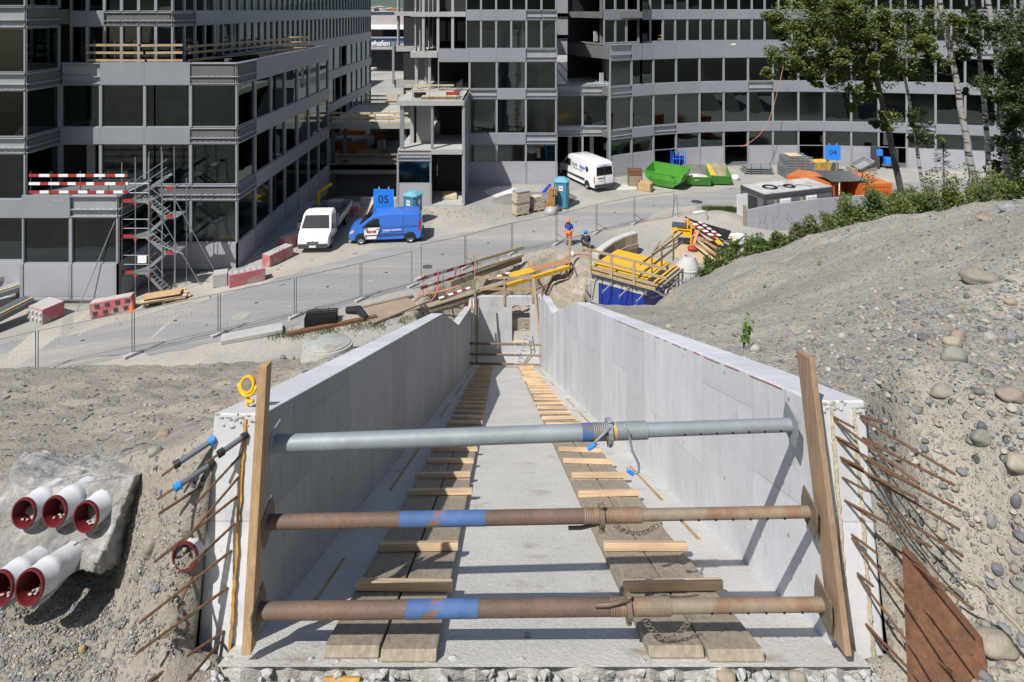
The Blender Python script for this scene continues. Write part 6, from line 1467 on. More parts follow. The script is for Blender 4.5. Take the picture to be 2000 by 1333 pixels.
for i in range(nx): b.f.append([i, i+1, nx+2+i, nx+1+i]); b.m.append(0); b.c.append(None)
o = b.build('sheet', M_['steeld'], t, world=True); sm_ = o.modifiers.new('thick', 'SOLIDIFY'); sm_.thickness = .01
b = MB(); q_ = D_.lerp(C_, .2); b.tube(V((q_.x, q_.y+.1, 0)), q_+V((0, .1, 0)), .05, 8); b.build('post', M_['white'], t, world=True)
b = MB(); b.box(25.0, 25.7, 47.3, 47.4, 0, 2.5); b.build('shaded_door', mat('dark_red_door', (.20, .05, .025), .6, var=.2, vscale=3), t, world=True)
# boundary wall panels below the hill
t = E('boundary_wall', 'grey panel wall with dry creepers between bushes and containers', 'wall', G(1590, 440)); tp = [(1459, 411, 42.2), (1520, 399, 42.7), (1600, 389, 43.6), (1700, 381, 45.4), (1760, 379, 46.5)]
for (x0, y0, d0_), (x1, y1, d1_) in zip(tp, tp[1:]):
    a = D(x0, y0, d0_); c = D(x1, y1, d1_); b = MB(); b.hexa([V((a.x, a.y, -.3)), V((c.x-.01, c.y, -.3)), V((c.x-.01, c.y+.12, -.3)), V((a.x, a.y+.12, -.3)), a, c-V((.01, 0, 0)), c+V((-.01, .12, 0)), a+V((0, .12, 0))]); b.build('panel', M_['plinth'], t, world=True)
for x, y, d_ in ((1457, 407, 42.1), (1517, 397, 42.8), (1568, 392, 43.3)):
    a = D(x, y, d_); b = MB(); b.box(a.x-.09, a.x+.09, a.y+.13, a.y+.3, -.2, a.z+.12); b.build('post', M_['woodold'], t, world=True)
b = MB()
for k in range(16):
    p = D(1478+k*9+rnd(-4, 4), 460, 42.35+.011*k*9); pts = [p+V((0, -.06, 0))]
    for j in range(5): pts.append(pts[-1]+V((rnd(-.22, .22), 0, rnd(.2, .42))))
    b.path([V((q.x, q.y-.02, q.z)) for q in pts], .010, 4)
o = b.build('dry_creeper', M_['woodold']); prop(o, 'bare dry creeper stems on the grey panel wall', 'creeper', kind='stuff')
# orange hose on the facade
b = MB(); hp = [(1530, 130), (1522, 165), (1512, 205), (1500, 240), (1483, 265), (1463, 280), (1448, 287)]; b.path([D(x, y, 59.6-.2*i) for i, (x, y) in enumerate(hp)], .022, 6); o = b.build('orange_hose', M_['hose'], smooth=True); prop(o, 'orange hose hanging in a bow down the curved facade', 'hose')
b = MB(); b.box(14.4, 16.3, 60.6, 60.65, 12.5, 12.6); b.box(14.4, 16.3, 60.6, 60.65, 12.85, 12.95); o = b.build('barrier_boards', M_['wood']); prop(o, 'two yellow timber boards across an open bay high on the right facade', 'boards')
# ---- manhole covers
for i, (x, y, r, m) in enumerate(((470, 619, .42, 'steeld'), (1361, 395, .45, 'bump'), (835, 522, .3, 'steeld'))):
    b = MB(); b.lathe([(0, .022), (r*.84, .022), (r*.86, .012), (r, .018), (r, .0), (0, 0)], 28); o = b.build('manhole_cover', M_['dust'] if i == 0 else M_[m], smooth=True, sharp=30); o.location = G(x, y)+V((0, 0, .008))
    prop(o, ['round manhole cover in the road near the black pallet stack', 'dark round manhole cover in the road below the skips', 'small round cover in the road near the striped guardrail'][i], 'manhole cover', 'manhole covers')
# ---- things along the near roadside
b = MB(); A_, C_ = G(432, 668), G(552, 646); b.beam(A_+V((0, 0, .1)), C_+V((0, 0, .13)), .7, .2); o = b.build('concrete_slab', M_['conc'], bev=.02); prop(o, 'long pale concrete slab lying beyond the gravel crest', 'slab')
b = MB(); A_, C_ = G(560, 657), G(735, 622); b.beam(A_+V((0, 0, .08)), C_+V((0, 0, .08)), .22, .16); o = b.build('steel_beam', M_['rust']); prop(o, 'long rusty brown steel beam on the ground behind the crest', 'beam')
t = E('black_grate_stack', 'stack of black plastic grates on the ground by the fence', 'grates', G(628, 632), R(8))
for k in range(6):
    b = MB()
    for j in range(12): b.box(-.75+j*.125, -.70+j*.125, -.42, .42, .02+k*.085, .07+k*.085)
    for j in range(5): b.box(-.75+.02*k, .75, -.42+j*.2, -.38+j*.2, .05+k*.085, .09+k*.085)
    b.build('grate', M_['black'], t)
b = MB(); b.path([G(677, 612)+V((0, 0, .15)), G(700, 614)+V((0, 0, .25)), G(716, 628)+V((0, 0, .14))], [.16, .2, .14], 8); o = b.build('black_mesh_roll', M_['black']); prop(o, 'slumped roll of black mesh beside the grates', 'roll')
for k in range(7): 
    pass
b = MB(); Q = [Z(702, 604, .03), Z(796, 583, .06), Z(822, 602, .05), Z(722, 632, .02)]; b.add([q for q in Q]+[q+V((0, 0, .035)) for q in Q], [(0, 1, 2, 3), (7, 6, 5, 4), (0, 4, 5, 1), (1, 5, 6, 2), (2, 6, 7, 3), (3, 7, 4, 0)]); o = b.build('plywood_sheet', mat('dirty_plywood', (.27, .21, .155), .85, var=.2, vscale=2)); prop(o, 'dirty plywood sheet lying on the earth left of the pit', 'plywood')
GB_ = 'timbers lying around the pit'
for a_, c_, w, h, m, lb in (((700, 602, .1), (806, 577, .1), .16, .1, 'woodold', 'long squared timber along the far edge of the plywood sheet'), ((728, 632, .1), (838, 588, .12), .12, .1, 'woodold', 'timber along the near edge of the plywood sheet'),
      ((835, 598, .1), (985, 552, .3), .40, .06, 'woodold', 'worn plank bridging the trench on its left half'), ((840, 606, -.1), (990, 560, .05), .16, .18, 'woodold', 'heavy beam under the worn plank'), ((990, 558, .1), (1112, 522, .15), .18, .2, 'yellow', 'yellow formwork beam under the brown walkway boards')):
    timber(lb, Z(*a_), Z(*c_), w, h, m, 'timber_beam', GB_, 'timber')
timber('yellow formwork board in the middle of the walkway over the trench', Z(995, 539, .3), Z(1040, 527, .3), .62, .035, 'yellow', 'walkway_board', 'walkway boards over the trench')
timber('brown plywood board at the right end of the walkway over the trench', Z(1040, 527, .3), Z(1113, 509, .3), .62, .035, 'ply', 'walkway_board', 'walkway boards over the trench')
def striped(A_, C_, w, h, lb, n=7, grp='red and white striped boards', up=V((0, 0, 1))):
    b = MB(); 
    for k in range(n): b.mi = k % 2; b.beam(A_.lerp(C_, k/n), A_.lerp(C_, (k+1)/n), w, h, up)
    o = b.build('striped_board', [M_['qr'], mat('board_red_%d' % len(bpy.data.materials), (.25, .03, .03), .7)], None); return prop(o, lb, 'board', grp)
striped(Z(858, 583, .3), Z(918, 562, .35), .16, .04, 'red and white board lying on the worn plank, nearer the hoses')
striped(Z(955, 546, .32), Z(995, 533, .36), .16, .04, 'red and white board lying at the start of the yellow walkway', 5)
timber('tall timber post at the right end of the walkway', V((3.55, 37.5, -1.6)), V((3.52, 37.5, 1.45)), .12, .12, 'woodx', 'wooden_pole', None, 'pole')
timber('short timber post under the walkway end', V((3.3, 37.0, -1.6)), V((3.3, 37.0, .2)), .12, .12, 'woodx', 'wooden_pole', None, 'pole')
# guardrail by the trench
t = E('trench_guardrail', 'guardrail of striped boards and timber along the trench edge', 'guardrail', Z(920, 548))
e0, e1 = Z(822, 545, 1.0), Z(1022, 483, 1.0); dd_ = (e1-e0).normalized()
for u in (.02, .2, .36, .52, .73, .93):
    p = e0.lerp(e1, u); b = MB(); b.tube(V((p.x, p.y, -.1)), p+V((0, 0, .12)), .02, 6); b.build('post', M_['steel'], t, world=True)
b = MB(); p = e0.lerp(e1, .49); b.box(p.x-.06, p.x+.06, p.y-.04, p.y+.06, -.2, 1.5); b.build('timber_post', M_['woodx'], t, world=True)
for z in (0, -.5):
    A_ = e0+V((0, -.03, z)); C_ = e0.lerp(e1, .52)+V((0, -.03, z)); b = MB()
    for k in range(9): b.mi = k % 2; b.beam(A_.lerp(C_, k/9), A_.lerp(C_, (k+1)/9), .03, .14)
    b.build('striped_rail', [mat('rail_red', (.22, .03, .03), .7), M_['steel']], t, world=True)
    b = MB(); b.beam(e0.lerp(e1, .5)+V((0, -.07, z+.05)), e1+V((0, -.07, z+.02)), .04, .14); b.build('timber_rail', M_['woodx'], t, world=True)
b = MB(); b.beam(e0.lerp(e1, .27)+V((0, -.05, -.80)), e1+V((-.1, -.05, -.72)), .04, .32); b.build('toe_board', M_['woodold'], t, world=True)
# orange hoses
def hose(pts, lb, r=.035, m='hose'):
    P = [V(p) for p in pts]; Q = []
    for i in range(len(P)-1):
        p0, p1, p2, p3 = P[max(0, i-1)], P[i], P[i+1], P[min(len(P)-1, i+2)]
        for k in range(6):
            u = k/6; Q.append(.5*((2*p1)+(p2-p0)*u+(2*p0-5*p1+4*p2-p3)*u*u+(3*p1-p0-3*p2+p3)*u**3))
    Q.append(P[-1]); b = MB(); b.path(Q, r, 7); o = b.build('hose', M_[m], smooth=True); prop(o, lb, 'hose', 'hoses around the pit')
hose([Z(808, 590, .05), Z(822, 578, .1), Z(850, 572, .1), Z(878, 565, .25), Z(895, 560, .3)], 'orange hose snaking over the ground left of the pit')
hose([Z(838, 592, .05), Z(850, 578, .1), Z(855, 560, .3), Z(856, 535, 1.1)], 'orange hose hooked over the striped rail, left')
hose([Z(880, 556, .05), Z(888, 540, .5), Z(891, 524, 1.1)], 'orange hose hooked over the striped rail, right')
hose([Z(1050, 540, .1), Z(1052, 553, -.9), Z(1064, 560, -1.4), Z(1078, 548, -.8), Z(1077, 530, .1)], 'orange hose hanging in a loop under the walkway')
hose([Z(1025, 578, -1.0), Z(1050, 565, -1.2), Z(1075, 552, -.8), Z(1105, 525, .0)], 'dark red hose from the pit wall to the walkway end', .025, 'rust')
hose([Z(1090, 515, .1), Z(1112, 500, .1), Z(1130, 496, .1), Z(1150, 497, .1)], 'orange hose on the ground below the kneeling worker')
hose([Z(1030, 510, .2), Z(1038, 520, .3), Z(1045, 524, .35)], 'short orange hose end over the trench edge')
hose([V((3.6, 37.0, -.2)), V((3.9, 36.0, -.8)), V((4.2, 35.0, -1.1)), V((4.4, 34.4, -1.4))], 'black hose from the tall post to the blue tank', .035, 'black')
hose([V((3.6, 37.2, .1)), V((4.0, 35.8, -.4)), V((4.4, 34.5, -.6))], 'grey pipe from the tall post to the blue tank', .045, 'steeld')
# ---- blue coated shaft with formwork deck
TA, TB, TC_, TD = V((4.32, 33.7, 0)), V((6.82, 31.97, 0)), V((8.75, 34.35, 0)), V((6.25, 36.1, 0)); n0 = set(S.objects); u3 = V((0, 0, 1))
t = E('concrete_shaft', 'square concrete shaft coated deep blue with a yellow formwork deck on top', 'shaft', (TA+TC_)/2)
def quadprism(Q, z0, z1, name, m, T, bev=0, inset=0):
    c = sum(Q, V((0, 0, 0)))/4; Q = [q+(c-q).normalized()*inset for q in Q]; b = MB(); b.hexa([q+u3*z0 for q in Q]+[q+u3*z1 for q in Q]); return b.build(name, m, T, world=True, bev=bev)
quadprism([TA, TB, TC_, TD], -2.4, .28, 'blue_wall', M_['blueb'], t, inset=-.01); quadprism([TA, TB, TC_, TD], .28, .86, 'bare_concrete_rim', mat('blue_smeared_concrete', (.30, .34, .38), .8, var=.2, vscale=3, col2=(.10, .16, .28), c2pos=(.55, .7)), t)
quadprism([TA, TB, TC_, TD], .25, .31, 'joint_strip', M_['woodpale'], t, inset=-.035)
quadprism([TA, TB, TC_, TD], .86, .96, 'formwork_deck', M_['yellow'], t, inset=-.12)
dAB = (TB-TA).normalized(); nAB = V((dAB.y, -dAB.x, 0)); dBC = (TC_-TB).normalized(); nBC = V((dBC.y, -dBC.x, 0))
b = MB(); p = TA+nAB*.02+dAB*.06; b.hexa([p+u3*-.9, p+dAB*.45+u3*-.9, p+dAB*.45+nAB*.05+u3*-.9, p+nAB*.05+u3*-.9, p+u3*.26, p+dAB*.45+u3*.26, p+dAB*.45+nAB*.05+u3*.26, p+nAB*.05+u3*.26]); b.build('bare_panel', M_['conc'], t, world=True)
for k in range(4):
    p = TA+dAB*(.7+.58*k)+nAB*.025; b = MB(); b.beam(p+u3*-2.0, p+u3*.5, .03, .03, up=V((0, 1, 0))); b.build('drip_cable', M_['black'], t, world=True)
    p = TA+dAB*(.35+.95*k)+nAB*.04; b = MB(); b.beam(p+u3*.30, p+u3*1.05, .09, .07, up=V((0, 1, 0))); b.tube(p+nAB*.04+u3*.45, p+nAB*.62-dAB*.25+u3*.12, .03, 7); b.tube(p+nAB*.62-dAB*.25+u3*.05, p+nAB*.62-dAB*.25+u3*.25, .03, 7); b.build('bracket', M_['steel'], t, world=True)
for k in range(3):
    p = TB+dBC*(.5+1.1*k)+nBC*.04; b = MB(); b.beam(p+u3*.5, p+nBC*1.15+u3*.25, .06, .06); b.tube(p+nBC*1.15+u3*.2, p+nBC*1.15+u3*.55, .03, 7); b.beam(p+u3*-.1, p+nBC*.8+u3*.3, .05, .05); b.build('bracket', M_['steel'], t, world=True)
g_ = E('deck_guardrail', 'two rail timber guardrail along the front of the yellow deck', 'guardrail', TA+u3*.96, group='guardrails of the yellow deck')
a0 = TA-dAB*.45+nAB*.22; a1 = TB+dAB*1.35+nAB*.22
for z, h in ((2.0, .14), (1.52, .14)): b = MB(); b.beam(a0+u3*z, a1+u3*(z-.02), .04, h); b.build('rail', M_['woodx'], g_, world=True)
for z in (1.05, .80): b = MB(); b.beam(a0+dAB*.6+nAB*-.02+u3*z, a1-dAB*.6+nAB*-.02+u3*z, .05, .16); b.build('toe_board', M_['woodx'], g_, world=True)
for u in (.55, 1.8, 3.1): p = a0+dAB*u+nAB*-.045+nAB*.09; b = MB(); b.beam(p+u3*.75, p+u3*2.05, .05, .14, up=dAB); b.build('post', M_['woodx'], g_, world=True)
g_ = E('deck_guardrail', 'two rail timber guardrail along the right side of the yellow deck', 'guardrail', TB+u3*.96, group='guardrails of the yellow deck')
a0 = TB-dBC*.1+nBC*-.1; a1 = TC_+dBC*1.9+nBC*.0
for z in (1.85, 1.3): b = MB(); b.beam(a0+u3*z, a1+u3*(z+.25), .04, .13); b.build('rail', M_['woodx'], g_, world=True)
for u in (1.2, 2.4, 3.9): p = a0+dBC*u+nBC*.05; b = MB(); b.beam(p+u3*.8, p+u3*2.1, .05, .12, up=dBC); b.build('post', M_['woodx'], g_, world=True)
for k in range(3): timber('formwork timber on the brackets at the right side of the yellow deck, %s' % ordn[k], TB+dBC*.5+nBC*(.25+.25*k)+u3*.66, TB+dBC*3.9+nBC*(.2+.25*k)+u3*.66, .12, .12, ['yellow', 'woodx', 'woodold'][k], 'formwork_timber', 'timbers beside the yellow deck', 'timber')
for o in set(S.objects)-n0:
    if o.parent is None: o.location.z += .38
# curved wall
t = E('curved_wall', 'curved concrete wall with boarded formwork behind the yellow deck', 'wall', Z(1205, 490)); cw = [Z(1168, 498, 1.25), Z(1180, 486, 1.27), Z(1198, 473, 1.3), Z(1220, 462, 1.32), Z(1244, 455, 1.35)]
b = MB(); c = MB(); n = len(cw)
def strip(B, offs, z0, z1f):
    k0 = len(B.v)
    for i, p in enumerate(cw):
        d = (cw[min(n-1, i+1)]-cw[max(0, i-1)]).normalized(); nn = V((d.y, -d.x, 0)).normalized()
        for o_, zz in ((offs[0], z0), (offs[1], z0), (offs[1], p.z+z1f), (offs[0], p.z+z1f)): q = p+nn*o_; B.v.append((q.x, q.y, zz))
    for i in range(n-1):
        for j in range(4): B.f.append([k0+i*4+j, k0+i*4+(j+1) % 4, k0+(i+1)*4+(j+1) % 4, k0+(i+1)*4+j]); B.m.append(0); B.c.append(None)
    for e in (0, n-1): B.f.append([k0+e*4+j for j in range(4)]); B.m.append(0); B.c.append(None)
strip(b, (-.38, 0), -.6, 0); b.build('wall', M_['tcl'], t, world=True)
strip(c, (0.01, .06), .0, -.04); c.build('form_boards', woodmat('form_boards', (.36, .30, .21), 2, ring=12), t, world=True)
c = MB(); strip(c, (0.07, .16), .45, -.62); c.build('waling', M_['woodold'], t, world=True)
# cone shaft ring
t = E('manhole_cone', 'pale concrete manhole ring with tapered top beside the blue shaft', 'manhole', V((10.05, 34.4, -.25))); t.location = V((11.2-1.25, 35.0, -.2)); t.location = V((9.86, 34.6, -.1))
b = MB(); b.lathe([(.63, 0), (.63, .98), (.66, 1.0), (.66, 1.06), (.62, 1.08)], 32); b.build('ring', M_['tcl'], t, smooth=True, sharp=35)
Mk = MB(); k0 = 32; pr = [(.62, 1.08, 0), (.60, 1.25, .02), (.36, 1.62, .10), (.345, 1.70, .10), (.25, 1.70, .10), (.25, 1.2, .08)]
for r, z, o_ in pr: Mk.v += [(r*cos(2*pi*i/k0)+o_, r*sin(2*pi*i/k0), z) for i in range(k0)]
for j in range(len(pr)-1):
    for i in range(k0): Mk.f.append([j*k0+i, j*k0+(i+1) % k0, (j+1)*k0+(i+1) % k0, (j+1)*k0+i]); Mk.m.append(0); Mk.c.append(None)
Mk.build('cone', M_['tcl'], t, smooth=True, sharp=35)
b = MB(); b.lathe([(0, 1.21), (.27, 1.21)], 24, Matrix.Translation((.09, 0, 0))); b.build('dark_inside', M_['dark'], t)
# yellow saw table
t = E('saw_table', 'yellow tubular saw bench on the building site behind the deck', 'saw bench', G(1333, 480), R(-18)); zb = .35
for x, y in ((-.6, -.35), (.55, -.35), (-.6, .35), (.55, .35)): b = MB(); b.box(x-.035, x+.035, y-.035, y+.035, 0, .95+zb); b.build('leg', M_['yplast'], t)
b = MB(); b.box(-.66, .3, -.42, .42, .95+zb, 1.02+zb); b.build('table_top', M_['steeld'], t); 
for bx_ in ((-.64, .6, -.39, -.33, .80+zb, .88+zb), (-.64, .6, .33, .39, .80+zb, .88+zb), (.30, .36, -.4, .4, .9+zb, 1.35+zb), (.3, .62, -.4, -.34, 1.30+zb, 1.36+zb), (-.3, .5, -.3, .3, .4+zb, .75+zb)): b = MB(); b.box(*bx_); b.build('frame_bar', M_['yplast'], t)
# timber debris pile
GD = 'boards of the timber pile beside the saw bench'
pc = G(1392, 470); nm_ = 'loose board of the timber pile, '
dl = [((1345, 470, .3), (1440, 520, .5), .22, .06, 'ply', 'long brown one reaching lowest'), ((1350, 455, .6), (1432, 505, .75), .25, .04, 'ply', 'brown one in the middle'), ((1352, 474, .3), (1400, 512, .3), .16, .07, 'woodpale', 'pale one at the left foot'), ((1362, 470, .4), (1408, 506, .35), .16, .07, 'woodpale', 'pale one second from the left foot'), ((1370, 465, .5), (1415, 502, .4), .16, .07, 'woodpale', 'pale one at the centre of the foot'), ((1380, 463, .55), (1420, 497, .45), .18, .07, 'woodold', 'grey one near the centre'),
      ((1378, 448, .9), (1408, 478, .9), .35, .03, 'yellow', 'yellow panel on top'), ((1340, 430, .6), (1358, 447, .9), .40, .03, 'hose', 'orange sheet at the upper left end'), ((1345, 436, .5), (1390, 470, .9), .3, .05, 'woodpale', 'wide pale one under the striped boards'), ((1275, 492, .1), (1322, 452, .9), .12, .05, 'woodold', 'single plank leaning towards the saw bench'), ((1270, 500, .1), (1290, 470, .5), .12, .05, 'woodold', 'short leaning plank left of the saw bench'), ((1352, 480, .2), (1362, 450, 1.0), .3, .03, 'hose', 'orange torn sheet hanging over the front'),
      ((1400, 472, .6), (1440, 462, .8), .5, .02, 'woodpale', 'cardboard like sheet at the right end')]
for a_, c_, w, h, m, lb in dl: timber(nm_+lb, Z(*a_), Z(*c_), w, h, m, 'loose_board', GD)
striped(Z(1356, 437, 1.15), Z(1396, 464, 1.15), .3, .03, 'red and white board on top of the timber pile, nearer', 8); striped(Z(1366, 434, 1.2), Z(1406, 461, 1.2), .22, .03, 'red and white board on top of the timber pile, farther', 9)
t = E('black_tube_bundle', 'bundle of long black tubes on top of the timber pile', 'tubes', pc)
for k in range(9):
    b = MB(); A_, C_ = Z(1338+k*1.5, 424+k*.8, 1.0+.05*(k % 3)), Z(1418+k*1.2, 470-k*2.2, 1.0+.05*(k % 3)); b.tube(A_, C_, .05, 8); b.build('tube', M_['black'], t, world=True)
heap('plastic_wrap', 'crumpled white plastic wrap at the right end of the timber pile', 'foil', Z(1440, 466, .2), .7, .4, .35, M_['qr'], 12, 3); heap('plastic_wrap', 'twisted white plastic strip by the grey post on the earth bank', 'foil', Z(1372, 417, .3), .75, .2, .16, M_['qr'], 14, 3)
t = E('steel_tube_pile', 'grey steel tubes lying right of the timber pile', 'tubes', G(1430, 490))
for k in range(6): b = MB(); b.tube(Z(1402+k*3, 508-k*2, .2+.05*k), Z(1440+k*3, 470-k*2, .5+.04*k), .035, 7); b.build('tube', M_['steeld'], t, world=True)
heap('power_tool', 'small red and dark power tool on the boards near the saw bench', 'tool', G(1352, 492)+V((0, 0, .2)), .3, .25, .2, M_['red'], 15, 2)
flat('work_floor', [Z(1305, 500), Z(1330, 470), Z(1350, 455), Z(1385, 500), Z(1390, 520), Z(1360, 520)], .03, mat('sawdust_boards', (.42, .33, .21), .9, var=.2, vscale=3))
heap('bucket', 'small white bucket beside the kneeling worker', 'bucket', Z(1118, 500)+V((0, 0, .12)), .14, .14, .17, M_['qr'], 2, 2)
# ---- courtyard stock and slab stock
GQ = 'materials stored on the lower deck'
def q_box(lb, cat, nm, px, py, w, d_, h, m, rz=0, z=.5):
    p = Z(px, py, z); b = MB(); b.box(-w/2, w/2, -d_/2, d_/2, 0, h); b.box(-w/2+.06, w/2-.06, -d_/2+.06, d_/2-.06, h, h+.04); o = b.build(nm, M_[m], bev=.03); o.location = p; o.rotation_euler = (0, 0, rz); prop(o, lb, cat, GQ)
q_box('red brown steel bin on the lower deck, nearest its front edge', 'bin', 'steel_bin', 690, 300, 2.4, 1.6, 1.1, 'orange', .5); q_box('rusty bin behind the columns at the left of the lower deck', 'bin', 'steel_bin', 668, 292, 2.0, 1.6, 1.0, 'rust', .2); q_box('orange container lid far back on the lower deck', 'bin', 'steel_bin', 690, 262, 3.0, 1.5, .5, 'orangeh')
q_box('brown crate with orange cover on the lower deck', 'crate', 'storage_crate', 744, 282, 1.4, 1.2, 1.5, 'brownw', .2); q_box('dark crate behind the brown one on the lower deck', 'crate', 'storage_crate', 764, 272, 1.8, 1.3, 1.8, 'woodold', .15); q_box('timber pile at the back of the lower deck', 'timber', 'timber_bundle', 742, 262, 2.2, 1.4, .9, 'wood', .3)
q_box('white drum on the lower deck', 'drum', 'white_drum', 745, 291, .8, .8, .9, 'qr'); q_box('dark blue barrel beside the white drum', 'barrel', 'blue_barrel', 733, 291, .6, .6, .5, 'blueb'); q_box('crumpled white sheets at the left of the lower deck', 'sheets', 'white_sheets', 660, 280, 1.5, 1.0, .3, 'qr', .4); q_box('white tarpaulin in the middle of the lower deck', 'tarpaulin', 'tarpaulin', 705, 284, 1.0, .8, .7, 'film', .4)
q_box('long planks on the upper deck', 'timber', 'plank_bundle', 700, 233, 4.6, .5, .22, 'woodpale', 0, 4.4); q_box('white wrapped bundle on the upper deck', 'bundle', 'wrapped_bundle', 730, 226, 4.2, .5, .25, 'qr', 0.03, 4.4)
q_box('dark red crate on the bare slab above the annex', 'crate', 'red_crate', 884, 190, 1.0, .6, .5, 'red', 0, 8.32); q_box('dark bag on the bare slab above the annex', 'bag', 'dark_bag', 820, 190, .9, .6, .5, 'black', .4, 8.32); q_box('flat board stack on the bare slab above the annex', 'boards', 'board_stack', 860, 193, 3.0, .7, .2, 'woodpale', 0, 8.32)
for k in range(4): timber('yellow formwork girder lying in the basement opening, %s from the left' % ordn[k], V((-16.6+1.6*k, 54+.5*k, -2.6+.2*k)), V((-13+1.4*k, 55.4+.4*k, -1.9+.1*k)), .2, .4, 'yellow', 'yellow_girder', 'yellow girders in the basement opening', 'girder')
q_box('wooden planks and steel in the open ground floor bay of the annex', 'timber', 'plank_bundle', 878, 385, 1.2, 1.4, .25, 'woodpale', .1, .14)
for k in range(7): q_box('pile of pale boards on the %s deck, %s along its length' % (('upper', 'lower')[k % 2], ordn[k]), 'timber', 'plank_bundle', 668+k*18, (236, 312)[k % 2]-rnd(0, 12), rnd(1.6, 3), .6, rnd(.15, .4), random.choice(['woodpale', 'wood', 'woodold']), rnd(-.3, .3), (4.4, .5)[k % 2])
b = MB()
for k in range(520):
    p = G(rnd(60, 1420), 0+rnd(395, 660)) if k % 3 else G(rnd(800, 1150), rnd(395, 430)); s = rnd(.02, .07)
    if p.y > 48 or (-6 < p.x < 11 and 26 < p.y < 40) or p.x < -24: continue
    b.mi = k % 4; z = gz(p.x, p.y)+.015; b.beam((p.x, p.y, z+s*.3), (p.x+rnd(-.3, .3)*(k % 5 == 0)+s, p.y+rnd(-.2, .2), z+s*.3), s, s*.6)
o = b.build('litter', [M_['conc'], M_['woodpale'], M_['woodold'], M_['dig']]); prop(o, 'small scraps, chips and stones littering the yard and road', 'litter', kind='stuff')
t = E('yellow_lift', 'yellow articulated lift arm in the shade behind the truck', 'lift', G(625, 425)); b = MB(); b.path([G(620, 418)+V((0, 0, .2)), G(620, 418)+V((.1, 0, 1.6)), G(620, 418)+V((1.0, .3, 2.2))], .12, 6); b.build('arm', M_['yplast'], t, world=True); b = MB(); p = G(622, 420); b.box(p.x-.5, p.x+.5, p.y-.4, p.y+.4, 0.05, .7); b.build('base', M_['steeld'], t, world=True, bev=.05)
t = E('jersey_barrier', 'low grey barrier beam across the gap behind the sign 05', 'barrier', Z(735, 405)); b = MB(); b.box(Z(705, 400).x, Z(775, 400).x, 48.55, 48.95, 0, .55); b.build('beam', M_['conc'], t, world=True, bev=.03)
timber('pale board leaning on the barrier behind the sign 05', Z(712, 422), Z(730, 400)+V((0, .2, .5)), .3, .04, 'woodpale', 'leaning_board', None)
